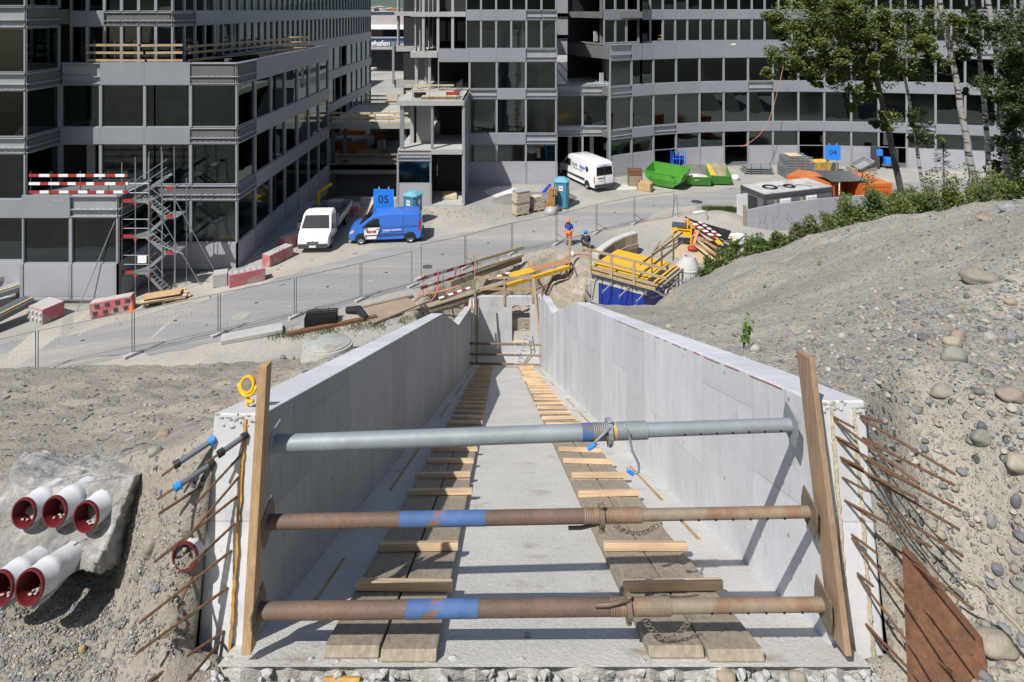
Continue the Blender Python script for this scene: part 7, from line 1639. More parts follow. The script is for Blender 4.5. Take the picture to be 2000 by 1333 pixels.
# ================================================================ people
def skin_mesh(name, verts, edges, rad, m, parent, sub=2):
    me = bpy.data.meshes.new(name); me.from_pydata(verts, edges, []); o = bpy.data.objects.new(name, me); COL.objects.link(o)
    md = o.modifiers.new('skin', 'SKIN'); md.use_smooth_shade = True
    for v, r in zip(me.skin_vertices[0].data, rad): v.radius = (r, r) if not isinstance(r, tuple) else r
    me.skin_vertices[0].data[0].use_root = True
    sb = o.modifiers.new('sub', 'SUBSURF'); sb.levels = sub; sb.render_levels = sub
    dg = bpy.context.evaluated_depsgraph_get(); m2 = bpy.data.meshes.new_from_object(o.evaluated_get(dg)); bpy.data.objects.remove(o)
    m2.materials.clear(); m2.materials.append(m); m2.polygons.foreach_set('use_smooth', [True]*len(m2.polygons))
    o = bpy.data.objects.new(name, m2); COL.objects.link(o); o.parent = parent; return o
def person(lb, loc, rz, J, cloth, helmet, group='workers beside the pit'):
    """J: joints in metres (x left, y back is +, z up), facing -y"""
    t = E('person', lb, 'person', loc, rz, group)
    names = list(J); idx = {n: i for i, n in enumerate(names)}; vs = [J[n][0] for n in names]; rs = [J[n][1] for n in names]
    ed = []
    for n in names:
        p = J[n][2]
        if p: ed.append((idx[p], idx[n]))
    skin_mesh('body', vs, ed, rs, M_['skin'], t)
    for nm, keys, grow, m in cloth:
        ks = [k for k in names if k in keys]; ii = {n: i for i, n in enumerate(ks)}; e2 = [(ii[J[k][2]], ii[k]) for k in ks if J[k][2] in ii]
        skin_mesh(nm, [J[k][0] for k in ks], e2, [tuple(x+grow for x in J[k][1]) if isinstance(J[k][1], tuple) else J[k][1]+grow for k in ks], m, t)
    h = V(J['head'][0]); b = MB(); b.lathe([(.135, .00), (.128, .05), (.10, .10), (.05, .135), (0, .142)], 20, Matrix.Translation(h+V((0, .0, .015)))); b.lathe([(.12, .0), (.155, .0), (.155, .01), (.12, .012)], 20, Matrix.Translation(h+V((0, -.02, .012)))); b.build('helmet', helmet, t, smooth=True, sharp=60)
    b = MB(); f = h+V((0, -.098, -.02)); b.rock(f+V((0, -.012, -.02)), .014, .02, .028, 1, 1)
    b.build('nose', M_['skin'], t, smooth=True)
    for s in (-1, 1): b = MB(); b.rock(f+V((s*.034, .006, .018)), .011, .006, .008, 1, 1); b.build('eye', M_['signk'], t)
    b = MB(); b.lathe([(.105, -.09), (.112, 0), (.11, .02)], 16, Matrix.Translation(h+V((0, .012, 0))), arc=2*pi); b.build('hair', mat('dark_hair', (.03, .02, .014), .8), t, smooth=True)
    # hands with separate fingers
    for sd_n in ('l', 'r'):
        w = V(J['wr'+sd_n][0]); e = V(J['el'+sd_n][0]); d = (w-e).normalized(); s = d.cross(V((0, 1, 0))); s = s.normalized() if s.length > .1 else V((1, 0, 0))
        V_ = [w, w+d*.08]; E_ = [(0, 1)]; R_ = [(.026, .02), (.034, .018)]
        for k in range(4):
            a = w+d*.085+s*(k-1.5)*.019; i = len(V_); ln = (.062, .074, .070, .054)[k]; V_ += [a, a+d*ln*.6+V((0, -.008, 0)), a+d*ln+V((0, -.022, 0))]; R_ += [.0095, .009, .0075]; E_ += [(1, i), (i, i+1), (i+1, i+2)]
        i = len(V_); V_ += [w+d*.03+s*.03, w+d*.075+s*.055+V((0, -.02, 0))]; R_ += [.012, .009]; E_ += [(0, i), (i, i+1)]
        skin_mesh('hand', V_, E_, R_, M_['skin'], t, 1)
    return t
def joints(pel, che, nk, hd, sl, el, wl, sr, er, wr, hl, kl, al, tl, hr, kr, ar, tr):
    return {'pel': (pel, (.15, .115), None), 'wai': (tuple((V(pel)*.5+V(che)*.5)), (.135, .10), 'pel'), 'che': (che, (.165, .115), 'wai'), 'neck': (nk, .055, 'che'), 'head0': (tuple(V(nk).lerp(V(hd), .45)), .07, 'neck'), 'head': (hd, (.088, .10), 'head0'), 'crown': (tuple(V(hd)+(V(hd)-V(nk)).normalized()*.07), .07, 'head'),
        'shl': (sl, .07, 'che'), 'ell': (el, .045, 'shl'), 'wrl': (wl, .03, 'ell'), 'shr': (sr, .07, 'che'), 'elr': (er, .045, 'shr'), 'wrr': (wr, .03, 'elr'),
        'hil': (hl, .10, 'pel'), 'knl': (kl, .068, 'hil'), 'anl': (al, .042, 'knl'), 'tol': (tl, .04, 'anl'), 'hir': (hr, .10, 'pel'), 'knr': (kr, .068, 'hir'), 'anr': (ar, .042, 'knr'), 'tor': (tr, .04, 'anr')}
navy = mat('navy_jacket', (.02, .03, .07), .85); royal = mat('royal_blue_shirt', (.02, .05, .40), .8); org = mat('orange_workwear', (.85, .16, .03), .7); refl = mat('reflective_grey', (.30, .34, .45), .5); boot = mat('work_boot', (.10, .085, .07), .8); dk = mat('dark_trousers', (.06, .06, .05), .9)
J1 = joints((0, 0, .93), (.01, .02, 1.27), (.0, -.03, 1.47), (0, -.09, 1.60), (.19, .02, 1.38), (.27, .03, 1.10), (.28, -.06, .86), (-.19, .02, 1.38), (-.26, .04, 1.10), (-.29, -.05, .86), (.10, 0, .88), (.13, -.03, .50), (.13, .05, .09), (.14, -.10, .05), (-.10, 0, .88), (-.13, .02, .50), (-.14, .10, .09), (-.17, -.04, .05))
def mid(J, a, b_, f, r): J[a+'m'] = (tuple(V(J[a][0]).lerp(V(J[b_][0]), f)), r, a)
pos1 = Z(1111, 480); pos1.z = zg(pos1.x, pos1.y)+.0
ps = person('person in blue shirt, orange shorts and orange helmet standing by the pit', pos1, R(-25), J1, [('shirt', ('pel', 'wai', 'che', 'shl', 'shr', 'ell', 'elr'), .022, royal), ('shorts', ('pel', 'hil', 'hir', 'knl', 'knr'), .03, org), ('boot', ('anl', 'tol'), .022, boot), ('boot', ('anr', 'tor'), .022, boot)], M_['orangeh'])
for s, kx in ((1, .13), (-1, -.13)): b = MB(); b.lathe([(.088, -.07), (.095, 0), (.085, .07)], 14, Matrix.Translation((kx, -.02 if s > 0 else .0, .42))); b.build('knee_pad', refl, ps, smooth=True)
J2 = joints((0, 0, .55), (0, -.16, .86), (0, -.24, 1.02), (0, -.30, 1.14), (.19, -.18, .92), (.28, -.22, .64), (.20, -.42, .45), (-.19, -.18, .92), (-.28, -.22, .64), (-.20, -.42, .45), (.10, 0, .50), (.16, -.34, .46), (.15, -.12, .09), (.16, -.28, .05), (-.10, 0, .50), (-.16, -.34, .46), (-.15, -.12, .09), (-.16, -.28, .05))
pos2 = Z(1146, 492); pos2.z = zg(pos2.x, pos2.y)
ps2 = person('person in navy jacket and blue helmet crouching with the back to the camera', pos2, R(190), J2, [('jacket', ('pel', 'wai', 'che', 'shl', 'shr', 'ell', 'elr', 'wrl', 'wrr'), .03, navy), ('trousers', ('pel', 'hil', 'hir', 'knl', 'knr', 'anl', 'anr'), .028, dk), ('boot', ('anl', 'tol'), .022, boot), ('boot', ('anr', 'tor'), .022, boot)], M_['blues'])
# ================================================================ vegetation
def leafmat(name, a, c, trans=.35):
    m = bpy.data.materials.new(name); m.use_nodes = True; nt = m.node_tree; N = nt.nodes; L = nt.links; b = N['Principled BSDF']
    at = N.new('ShaderNodeAttribute'); at.attribute_name = 'Tint'; L.new(at.outputs[0], b.inputs['Base Color']); b.inputs['Roughness'].default_value = .5
    tr = N.new('ShaderNodeBsdfTranslucent'); L.new(at.outputs[0], tr.inputs[0]); mx = N.new('ShaderNodeMixShader'); mx.inputs[0].default_value = trans
    L.new(b.outputs[0], mx.inputs[1]); L.new(tr.outputs[0], mx.inputs[2]); L.new(mx.outputs[0], N['Material Output'].inputs[0]); return m
LM = leafmat('birch_leaves', 0, 0); 
def leaf(b, p, s, n, col):
    n = n.normalized(); a = n.cross(V((rnd(-1, 1), rnd(-1, 1), rnd(-1, 1)))).normalized(); c = n.cross(a)
    b.v += [tuple(p-a*s), tuple(p+c*s*.55+n*s*.12), tuple(p+a*s*1.1), tuple(p-c*s*.55+n*s*.12)]; k = len(b.v)-4
    b.f.append([k, k+1, k+2, k+3]); b.m.append(0); b.c.append(col)
def gcol(base, v=.35):
    k = 1+rnd(-v, v); return (base[0]*k*(1+rnd(-.12, .2)), base[1]*k, base[2]*k)
def rdir(): 
    v = V((random.gauss(0, 1), random.gauss(0, 1), random.gauss(0, 1))); return v.normalized()
def clump(b, c, r, n, s, base, flat_=.7):
    for _ in range(n):
        d = rdir(); q = c+V((d.x*r, d.y*r, d.z*r*flat_))*(rnd(.15, 1)**.5); leaf(b, q, s*rnd(.6, 1.25), V((rnd(-.7, .7), rnd(-.9, .5), rnd(.2, 1))), gcol(base))
bark = mat('birch_bark', (.42, .42, .41), .8, var=.15, vscale=4)
def birchbark():
    m = mat('birch_bark', (.40, .40, .395), .75, var=.12, vscale=3); nt = m.node_tree; N = nt.nodes; L = nt.links; b = N['Principled BSDF']; cur = b.inputs['Base Color'].links[0].from_socket; tc = N['Texture Coordinate']
    mp = N.new('ShaderNodeMapping'); mp.inputs['Scale'].default_value = (1.6, 1.6, 9); L.new(tc.outputs['Object'], mp.inputs[0]); nz = N.new('ShaderNodeTexNoise'); nz.inputs['Scale'].default_value = 1.2; nz.inputs['Detail'].default_value = 6; L.new(mp.outputs[0], nz.inputs[0])
    r = N.new('ShaderNodeMapRange'); r.inputs[1].default_value = .54; r.inputs[2].default_value = .60; L.new(nz.outputs[0], r.inputs[0]); mx = N.new('ShaderNodeMix'); mx.data_type = 'RGBA'; L.new(r.outputs[0], mx.inputs[0]); L.new(cur, mx.inputs[6]); mx.inputs[7].default_value = (.035, .03, .028, 1); L.new(mx.outputs[2], b.inputs['Base Color']); return m
BB = birchbark(); DB = mat('dark_bark', (.09, .085, .08), .9, var=.3, vscale=5, col2=(.25, .25, .24), c2pos=(.58, .62))
random.seed(5)
def tree(lb, pxs, r0, r1, crowns, m, leaf_s=.05, base=(.105, .145, .028), dens=2.1, up=6.5):
    """pxs: (px, py, d) along the trunk from base up; crowns: (px, py, d, radius, count)"""
    P = [D(*q) for q in pxs]; g = P[0].copy(); g.z = zright(g.x, g.y)-.15; 
    if g.z < P[0].z: P = [g]+P
    top = P[-1]; dr = (P[-1]-P[-2]).normalized(); P += [top+dr*2.2+V((.1, 0, 0)), top+dr*4.2+V((.3, .1, .6)), top+dr*5.0+V((.3, .2, up-4))]
    t = E('birch_tree', lb, 'tree', P[0], group='birch trees on the right of the slope'); n = len(P); b = MB(); rs = [r0+(r1-r0)*i/(n-1) for i in range(n)]
    Q = []; RR = []
    for i in range(n-1):
        for k in range(4): u = k/4; Q.append(P[i].lerp(P[i+1], u)+V((.03*NZ.noise(V((i*4+k, r0*99, 1))), 0, 0))); RR.append(rs[i]*(1-u)+rs[i+1]*u)
    Q.append(P[-1]); RR.append(rs[-1]); b.path(Q, RR, 10); b.build('trunk', m, t, smooth=True, world=True)
    br = MB(); cr = MB()
    for (cx, cy, cd_, rad, cnt) in crowns:
        c = D(cx, cy, cd_); j = min(range(len(Q)), key=lambda i: (Q[i]-c).length+.8*max(0, Q[i].z-c.z)); o_ = Q[j]
        mid_ = o_.lerp(c, .5)+V((0, 0, .25*rad)); br.path([o_, mid_, c], [max(.02, RR[j]*.4), .022, .010], 5)
        for k in range(max(3, int(rad*5))):
            e = c+V((rnd(-1, 1), rnd(-1, 1), rnd(-.8, .6)))*rad; br.path([c.lerp(mid_, rnd(0, .8)), c.lerp(e, .6)+V((0, 0, .06)), e+V((0, 0, -.08*rad))], [.010, .006, .003], 3)
            for q_ in range(3): clump(cr, e+V((rnd(-.2, .2), rnd(-.2, .2), rnd(-.35, .1)))*rad, rad*.22, int(cnt*dens/(max(3, int(rad*5))*3)), leaf_s, base)
        clump(cr, c, rad*.9, int(cnt*dens*.3), leaf_s, base, .8)
    # crown continuing above the picture
    for k in range(7):
        c = P[-2]+V((rnd(-1.8, 1.8), rnd(-1.8, 1.8), rnd(-1.4, 2.6))); clump(cr, c, 1.0, int(170*dens), leaf_s*1.5, base); br.path([P[-2], c], [.02, .006], 4)
    br.build('branches', DB, t, smooth=True, world=True); cr.build('crown', LM, t, world=True)
    return t
tree('birch with dark leaning trunk in front of the sign 04, widest crown', [(1764, 396, 21), (1748, 318, 20.8), (1736, 258, 20.6), (1718, 180, 20.5), (1697, 100, 20.4), (1690, 40, 20.3)], .115, .045,
     [(1640, 40, 20, 1.3, 2600), (1560, 30, 19.6, 1.0, 1800), (1600, 95, 19.6, .9, 1500), (1530, 112, 19.3, .62, 900), (1700, 60, 20.3, 1.2, 2200), (1755, 40, 20.5, 1.0, 1800), (1660, 130, 19.9, .7, 900), (1590, 140, 19.4, .45, 450), (1715, 150, 20.2, .7, 700), (1790, 85, 20.6, .7, 900), (1680, 185, 20.2, .5, 350), (1550, 70, 19.3, .6, 800), (1505, 100, 19.2, .3, 250), (1735, 232, 20.3, .5, 520), (1620, 20, 19.5, 1.0, 1500), (1720, 105, 20, .8, 1100), (1660, 85, 19.6, .8, 1200), (1565, 130, 19.3, .5, 500), (1770, 120, 20.4, .6, 700), (1640, 160, 19.6, .5, 420)], DB)
tree('birch with bright white trunk, thickest of the group', [(1899, 345, 22), (1890, 280, 21.9), (1878, 222, 21.8), (1868, 160, 21.7), (1858, 110, 21.6), (1845, 50, 21.5), (1836, 2, 21.4)], .125, .06,
     [(1830, 40, 21.3, .8, 700), (1870, 90, 21.5, .5, 260), (1800, 150, 21.3, .45, 260), (1840, 120, 21.4, .35, 160)], BB)
tree('white birch trunk near the right picture edge', [(1968, 336, 21.5), (1962, 270, 21.4), (1958, 200, 21.3), (1952, 130, 21.2), (1940, 70, 21.1), (1930, 2, 21.0)], .13, .06,
     [(1975, 60, 20.9, .8, 1100), (1990, 120, 20.7, .8, 1300), (1985, 190, 20.6, .7, 1000), (1930, 60, 21.2, .6, 500), (1940, 160, 21, .5, 350)], BB, base=(.065, .10, .022))  # darker leaf base on the far-right trees: deep shade put into the colour
tree('slim birch between the two thick white trunks', [(1932, 342, 22.5), (1928, 270, 22.4), (1922, 200, 22.3), (1914, 120, 22.2), (1905, 50, 22.1), (1900, 5, 22)], .10, .04,
     [(1900, 90, 21.8, .6, 600), (1915, 160, 21.8, .5, 420), (1890, 40, 21.9, .6, 500), (1915, 30, 22, .6, 500)], BB, base=(.065, .10, .022))
tree('thin pale birch bending over the orange container', [(1802, 368, 21.5), (1792, 300, 21.4), (1783, 235, 21.3), (1775, 190, 21.2), (1762, 130, 21.1), (1745, 100, 21), (1722, 62, 20.9)], .06, .03,
     [(1790, 225, 21.0, .38, 260), (1805, 275, 21.2, .4, 330), (1770, 140, 21, .35, 150), (1800, 255, 21, .35, 220)], BB, up=4.5)
tree('leafy dark birch filling the right picture edge', [(2020, 345, 20), (2015, 260, 19.9), (2010, 170, 19.8), (2000, 80, 19.8), (1996, 5, 19.7)], .11, .05,
     [(1985, 40, 19.5, .8, 1200), (2000, 110, 19.3, .9, 1500), (1995, 180, 19.2, .8, 1400), (1990, 240, 19.4, .7, 1100), (1975, 285, 19.6, .5, 700), (2005, 300, 19.2, .6, 900), (1965, 120, 19.6, .45, 450)], DB, base=(.04, .075, .014))
tree('dark tree at the far right between white trunk and edge', [(1985, 342, 24), (1982, 250, 24), (1978, 160, 24), (1975, 60, 24)], .09, .05, [(1975, 230, 23.8, .9, 1200), (1970, 290, 23.6, .8, 1100), (1985, 170, 23.7, .8, 1000), (1985, 100, 23.7, .8, 900), (1960, 330, 23.5, .6, 700)], DB, base=(.025, .05, .010))
# small dark conifer and undergrowth
t = E('young_spruce', 'dark thin young spruce between the birch trunks', 'tree', D(1845, 385, 21)); p0 = D(1845, 392, 21); p0.z = zright(p0.x, p0.y)-.1; b = MB(); b.path([p0, p0+V((-.05, 0, 2.6))], [.035, .01], 6); b.build('trunk', DB, t, world=True)
b = MB(); br = MB()
for k in range(34):
    h = .35+k*.066; L_ = (2.8-h)*.42*rnd(.6, 1.1); a = rnd(0, 6.28); q = p0+V((-.05*h/2.6, 0, h)); e = q+V((cos(a)*L_, sin(a)*L_, -.12*L_)); br.path([q, e], [.010, .004], 3)
    for j in range(34): u = rnd(.15, 1); leaf(b, q.lerp(e, u)+V((rnd(-.07, .07), rnd(-.07, .07), rnd(-.10, .02))), rnd(.018, .04), V((rnd(-.6, .6), rnd(-.8, .6), 1)), gcol((.018, .035, .012)))
b.build('crown', LM, t, world=True); br.build('branches', DB, t, world=True)
GS = 'bushes along the top of the gravel slope'
def bush(lb, px, py, d, w, h, n, base=(.075, .125, .022), s=.045):
    h *= .72 if px < 1640 else 1.05; base = random.choice([base, (.10, .14, .03), (.085, .115, .035), (.12, .155, .035)]); s *= rnd(.75, 1.15)
    p = D(px, py, d); p.z = zright(p.x, p.y); t = E('bush', lb, 'bush', p, group=GS); b = MB(); st = MB()
    k = max(4, int(w*9))
    for i in range(k):
        a = rnd(0, 6.28); q = p+V((cos(a)*w*rnd(0, 1), sin(a)*w*.6*rnd(0, 1), -.05)); e = q+V((rnd(-.25, .25)*h, rnd(-.25, .25)*h, h*rnd(.45, 1.1))); st.path([q, q.lerp(e, .5)+V((rnd(-.05, .05), 0, 0)), e], [.010, .007, .003], 3)
        for j in range(int(n/k)):
            u = rnd(.15, 1.05)**.8; leaf(b, q.lerp(e, u)+V((rnd(-1, 1), rnd(-1, 1), rnd(-.8, .8)))*.17*h**.5, s*rnd(.5, 1.3), V((rnd(-.8, .8), rnd(-1, .3), rnd(.1, 1))), gcol(base, .4))
    st.build('stems', DB, t, world=True); b.build('foliage', LM, t, world=True)
bl = [(1385, 522, 16.6, .35, .35, 500, 'small leafy bush beside the concrete manhole ring'), (1408, 505, 16.8, .5, .4, 700, 'low bush right of the concrete manhole ring'), (1445, 500, 17, .6, .5, 1000, 'bush below the left end of the panel wall'), (1480, 487, 17.1, .7, .75, 1700, 'tall rounded bush before the left part of the panel wall'), (1515, 478, 17.2, .7, .6, 1300, 'bush with reddish shoots before the panel wall'), (1552, 466, 17.2, .7, .35, 900, 'low bush on the brown earth before the panel wall'), (1590, 458, 17.3, .7, .55, 1300, 'bush before the middle of the panel wall'), (1578, 448, 18.3, .5, .8, 900, 'upright bush against the middle of the panel wall'), (1625, 448, 17.4, .7, .7, 1500, 'bush right of the upright one'), (1660, 438, 17.6, .8, .8, 1900, 'dense bush below the orange containers'), (1700, 425, 17.9, .8, 1.0, 2200, 'dense bush in the shade left of the dark leaning trunk'), (1740, 415, 18.2, .8, .9, 2000, 'bush at the foot of the dark leaning trunk'), (1785, 408, 18.6, .8, 1.0, 2200, 'bush right of the dark leaning trunk'), (1830, 402, 18.8, .8, 1.1, 2300, 'bush below the young spruce'), (1872, 398, 19, .8, 1.1, 2300, 'bush at the foot of the brightest birch'), (1912, 394, 19.2, .8, 1.0, 2200, 'bush between the thick birch trunks'), (1952, 385, 19.4, .8, 1.1, 2300, 'bush at the foot of the right white birch'), (1992, 380, 19.4, .8, 1.2, 2300, 'bush at the right picture edge'), (1715, 350, 20.6, .5, 1.6, 1600, 'tall slim bush hiding the right orange container'), (1750, 365, 19.9, .5, 1.3, 1200, 'upright dark bush beside the orange container'), (1920, 372, 21, .9, 1.2, 1500, 'back row bush behind the thick birches'), (1985, 350, 21, .9, 1.5, 1700, 'back row bush at the right edge')]
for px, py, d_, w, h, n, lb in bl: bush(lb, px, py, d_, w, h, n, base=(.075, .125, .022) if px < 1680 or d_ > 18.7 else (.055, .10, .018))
# saplings on the gravel
def hit(px, py, f=zright, d0=2.6, d1=30):
    d = d0
    while d < d1:
        p = D(px, py, d)
        if f(p.x, p.y) >= p.z: return V((p.x, p.y, f(p.x, p.y)))
        d += .04
    return None
def sapling(lb, p, h, n, s, spread=.25):
    t = E('seedling', lb, 'plant', p, group='young plants on the gravel'); b = MB(); st = MB()
    for i in range(4):
        e = p+V((rnd(-spread, spread)*h, rnd(-.1, .1)*h, h*rnd(.6, 1))); st.path([p, p.lerp(e, .5)+V((rnd(-.03, .03), 0, 0)), e], [.006, .004, .002], 4)
        for j in range(n//4): leaf(b, p.lerp(e, rnd(.25, 1.05))+V((rnd(-1, 1), rnd(-1, 1), rnd(-.5, .5)))*.045, s*rnd(.6, 1.2), V((rnd(-.6, .6), -.6, rnd(.2, 1))), gcol((.07, .17, .02), .3))
    st.build('stem', DB, t, world=True); b.build('leaves', LM, t, world=True)
sapling('fresh green broadleaf seedling on the gravel above the right wall', hit(1452, 682), .33, 64, .026)
sapling('tiny grass tuft on the upper gravel slope', hit(1600, 520), .12, 26, .010)
sapling('small dry sprig on the gravel left of the seedling', hit(1492, 565), .10, 14, .010)
# grass fringe
def stuffgrass(name, lb, pts, n, s, base, cat='grass'):
    b = MB()
    for _ in range(n):
        c = random.choice(pts); p = V((c.x+random.gauss(0, .35), c.y+random.gauss(0, .25), 0)); z = zg(p.x, p.y) if c.z < 2 else zright(p.x, p.y); p.z = z
        h = s*rnd(.4, 1.3); dx = rnd(-.5, .5)*h; w = .012; col = gcol(base, .4); k = len(b.v); b.v += [(p.x-w, p.y, p.z), (p.x+w, p.y, p.z), (p.x+dx, p.y+rnd(-.3, .3)*h, p.z+h)]; b.f.append([k, k+1, k+2]); b.m.append(0); b.c.append(col)
    o = b.build(name, LM); prop(o, lb, cat, kind='stuff')
stuffgrass('weeds', 'weeds on the earth bank beside the grey container door', [G(1385+k*9, 412+rnd(-3, 5)) for k in range(8)], 2600, .28, (.06, .09, .02))
stuffgrass('grass', 'thin grass along the concrete slab and rusty beam', [G(545, 655), G(580, 655), G(640, 648), G(700, 640), G(795, 625), G(735, 636)], 1400, .15, (.08, .11, .03))
stuffgrass('ground_cover', 'low green ground cover along the crest under the bushes', [V((q.x, q.y, 9)) for q in [D(1400+k*17, 500-k*3, 17.4+k*.05) for k in range(36)]], 9000, .16, (.065, .10, .02), 'ground cover')
# ================================================================ stones
random.seed(11)
def stonecol():
    k = random.choice([(.15, .155, .165), (.21, .205, .195), (.29, .28, .25), (.24, .21, .165), (.12, .12, .125), (.33, .31, .275), (.19, .185, .18), (.26, .22, .18), (.17, .175, .185)]); f = rnd(.8, 1.2); return (k[0]*f, k[1]*f, k[2]*f)
SM = mat('river_stone', (.2, .2, .2), .8, var=.12, vscale=12, tint=True, fine=(50, .1), bump=.2, bscale=40)
def pebbles(name, lb, f, xr, dr, n, smin, smax, ok=None, sub=1, weight=None):
    b = MB(); bm = bmesh.new(); bmesh.ops.create_icosphere(bm, subdivisions=sub, radius=1); base_v = [v.co.copy() for v in bm.verts]; base_f = [[v.index for v in q.verts] for q in bm.faces]; bm.free(); k = 0; tr = 0
    while k < n and tr < n*12:
        tr += 1; d = dr[0]+(dr[1]-dr[0])*rnd(0, 1)**1.7; x = rnd(*xr); 
        if ok and not ok(x, d): continue
        z = f(x, d); px = 1000+x/d*F; py = HOR+(CH-z)/d*F
        if not (-60 < px < 2060 and 380 < py < 1400): continue
        s = smin*(smax/smin)**(rnd(0, 1)**3.4); s *= (.6+.6*sm(.2, .8, x/d)) if x > 0 else 1; c = stonecol(); R_ = Matrix.Rotation(rnd(0, 6.28), 3, 'Z') @ Matrix.Rotation(rnd(-.4, .4), 3, 'X'); sx, sy, sz = s*rnd(.8, 1.4), s*rnd(.6, 1), s*rnd(.4, .75); nb = len(b.v)
        o_ = V((rnd(0, 50), rnd(0, 50), 0))
        for v in base_v: q = R_ @ V((v.x*sx, v.y*sy, v.z*sz)); kk = 1+.25*NZ.noise(v*1.3+o_); b.v.append((x+q.x*kk, d+q.y*kk, z+q.z*kk+sz*.25))
        for q in base_f: b.f.append([i+nb for i in q]); b.m.append(0); b.c.append(c)
        k += 1
    o = b.build(name, SM, smooth=True); prop(o, lb, 'gravel', kind='stuff'); return o
rwx = lambda d: TC(d)+HW+TH; lwx = lambda d: TC(d)-HW-TH
pebbles('gravel', 'loose pebbles strewn over the gravel slope right of the trough', zright, (2.2, 16), (3.0, 17), 4600, .007, .042, ok=lambda x, d: x > rwx(d)+.03 and fb(x, d, .5, 3)+rnd(-.5, .5) > -.35)
pebbles('gravel', 'coarse pebbles on the near part of the right gravel bank', zright, (2.2, 6.5), (2.9, 7), 3600, .006, .034, ok=lambda x, d: x > rwx(d)+.03, sub=2)
pebbles('gravel', 'pebbles on the hillside left of the trough', zleft, (-13, -1.9), (3.6, 13), 3200, .006, .028, ok=lambda x, d: x < lwx(d)-.03 and (fb(x, d, .5, 3)+rnd(-.4, .4) > .0 or d > 7))
pebbles('gravel', 'fine grey gravel in the hollow before the drain pipes', zleft, (-5, -1.9), (3.0, 4.3), 10000, .005, .013, ok=lambda x, d: x < lwx(d)-.02 and zleft(x, d) < 12.35)
# individual larger stones
GN = 'large stones on the gravel slopes'
big = [(1863, 692, 24, 18, (.22, .215, .19), 'smooth pale grey oval boulder, biggest of the group of three'), (1862, 668, 17, 13, (.30, .27, .2), 'yellowish round stone on top of the group of three'), (1870, 655, 14, 12, (.27, .2, .17), 'pinkish round stone behind the yellowish one'), (1935, 662, 15, 9, (.3, .28, .25), 'pale oval stone right of the group of three'), (1958, 664, 11, 9, (.2, .19, .17), 'grey brown round stone in the right row'), (1973, 662, 11, 13, (.2, .21, .22), 'blue grey upright stone in the right row'), (1805, 660, 13, 6, (.11, .11, .11), 'dark flat stone left of the group of three'), (1842, 765, 22, 14, (.25, .23, .19), 'angular grey stone lower on the slope'), (1912, 540, 33, 14, (.22, .2, .165), 'long flat slab like stone high on the slope'), (1975, 590, 12, 8, (.28, .23, .16), 'tan stone below the long flat slab'), (1917, 857, 20, 16, (.2, .19, .165), 'half buried grey stone at mid slope'), (1990, 915, 24, 18, (.3, .28, .22), 'large tan boulder at the right edge'), (1918, 855, 9, 8, (.1, .11, .12), 'small dark stone beside the half buried one'), (1805, 875, 9, 7, (.13, .14, .15), 'dark blue stone above the long rusty bars'), (1985, 1000, 10, 15, (.12, .125, .14), 'dark oval stone at the right edge'), (1937, 1035, 9, 14, (.2, .21, .22), 'grey oval stone standing on end'), (1945, 1265, 36, 20, (.27, .24, .19), 'big tan boulder at the lower right corner'), (1950, 1145, 12, 9, (.14, .14, .16), 'dark stone above the dead branch'), (1900, 1150, 9, 10, (.33, .3, .23), 'pale stone beside the red brown panel'), (1975, 772, 26, 14, (.24, .2, .165), 'flat brown stone at the right edge, mid height'), (1922, 425, 14, 6, (.25, .2, .16), 'flat brown stone on the crest below the bushes'), (1968, 405, 15, 10, (.25, .26, .28), 'grey boulder under the right bushes'), (1785, 880, 8, 6, (.1, .11, .12), 'black pebble right of the wall top'), (1645, 658, 9, 8, (.3, .3, .28), 'white stone with a dark band beside the seedling'), (1475, 682, 10, 8, (.32, .32, .3), 'round white stone at the foot of the seedling'), (1306, 640, 8, 6, (.32, .28, .21), 'pale stone high behind the right wall top')]
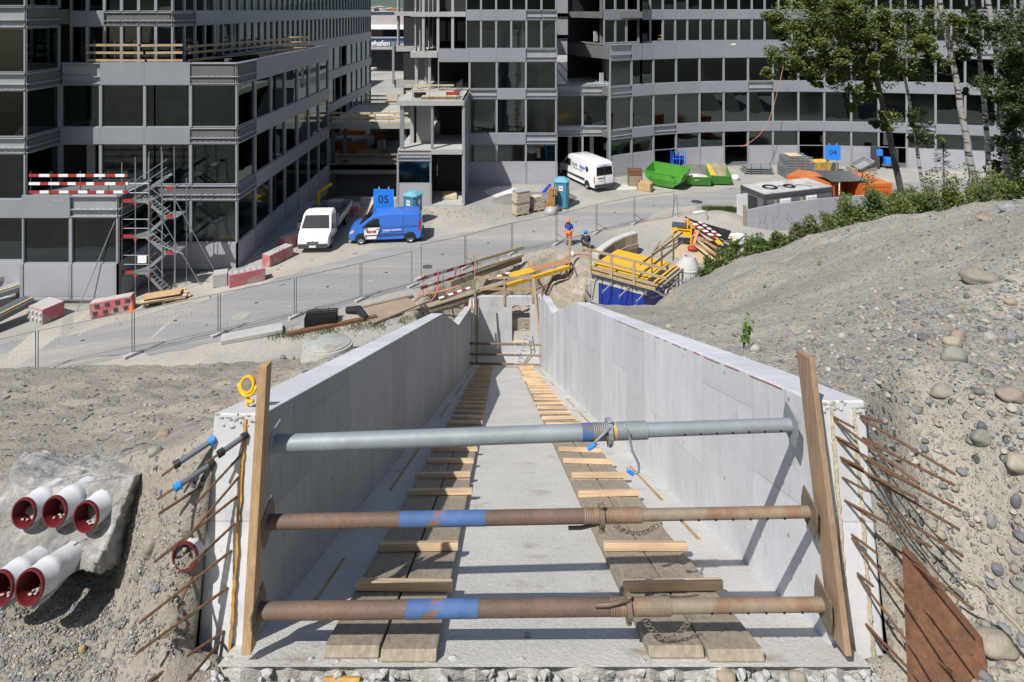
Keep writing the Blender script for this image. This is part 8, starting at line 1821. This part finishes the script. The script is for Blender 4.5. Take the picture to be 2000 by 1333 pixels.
for px, py, rx, rz, col, lb in big:
    p = hit(px, py+rz*.6)
    if not p: continue
    s = p.y/F; m = MB(); m.col = col; m.rock((p.x, p.y, p.z+rz*s*.35), rx*s, rx*s*.8, rz*s, hash(lb) % 97 if False else px % 97, 3, rnd(-.4, .4)); o = m.build('stone', SM, smooth=True); prop(o, lb, 'stone', GN)
for px, py, rx, rz, col, lb in [(317, 850, 13, 9, (.26, .19, .14), 'reddish angular stone on the left hillside near the wall end'), (303, 882, 13, 11, (.24, .23, .2), 'pale grey round stone on the edge above the sleeves'), (290, 1080, 11, 13, (.2, .19, .16), 'brown earth clod beside the single drain pipe'), (268, 1140, 9, 9, (.17, .16, .13), 'round stone at the foot of the brown earth'), (322, 1240, 9, 6, (.28, .26, .18), 'yellowish stone on the fine gravel'), (295, 1068, 12, 16, (.23, .21, .17), 'lumpy clod above the round stone'), (160, 1282, 9, 7, (.3, .22, .12), 'ochre clod near the lower picture edge'), (570, 700, 7, 5, (.3, .25, .19), 'tan stone beside the round shaft cover'), (552, 698, 6, 5, (.18, .18, .19), 'grey stone beside the round shaft cover')]:
    p = hit(px, py+rz*.6, zleft, 2.9)
    if not p: continue
    s = p.y/F; m = MB(); m.col = col; m.rock((p.x, p.y, p.z+rz*s*.35), rx*s, rx*s*.8, rz*s, px % 97, 3, rnd(-.4, .4)); o = m.build('stone', SM, smooth=True); prop(o, lb, 'stone', GN)
for px, d_, z_, rx, rz, col, lb in [(1418, 3.40, 11.80, 18, 12, (.3, .24, .18), 'reddish stone under the right runway end'), (1558, 3.41, 11.78, 16, 15, (.27, .24, .2), 'upright stone at the broken floor edge'), (1030, 3.75, 0, 6, 5, (.25, .25, .24), 'small pebble on the trough floor between the runways')]:
    x = (px-1000)/F*d_; z_ = z_ or floor_z(d_)+.01; s = d_/F; m = MB(); m.col = col; m.rock((x, d_, z_), rx*s, rx*s*.8, rz*s, px % 97, 3); o = m.build('stone', SM, smooth=True); prop(o, lb, 'stone', GN)
x = (675-1000)/F*3.46; b = MB(); b.tube((x-.10, 3.41, 11.76), (x+.10, 3.39, 11.78), .028, 8); o = b.build('ochre_tube_end', ofo, smooth=True, sharp=40); prop(o, 'ochre coated tube end under the floor edge', 'tube')
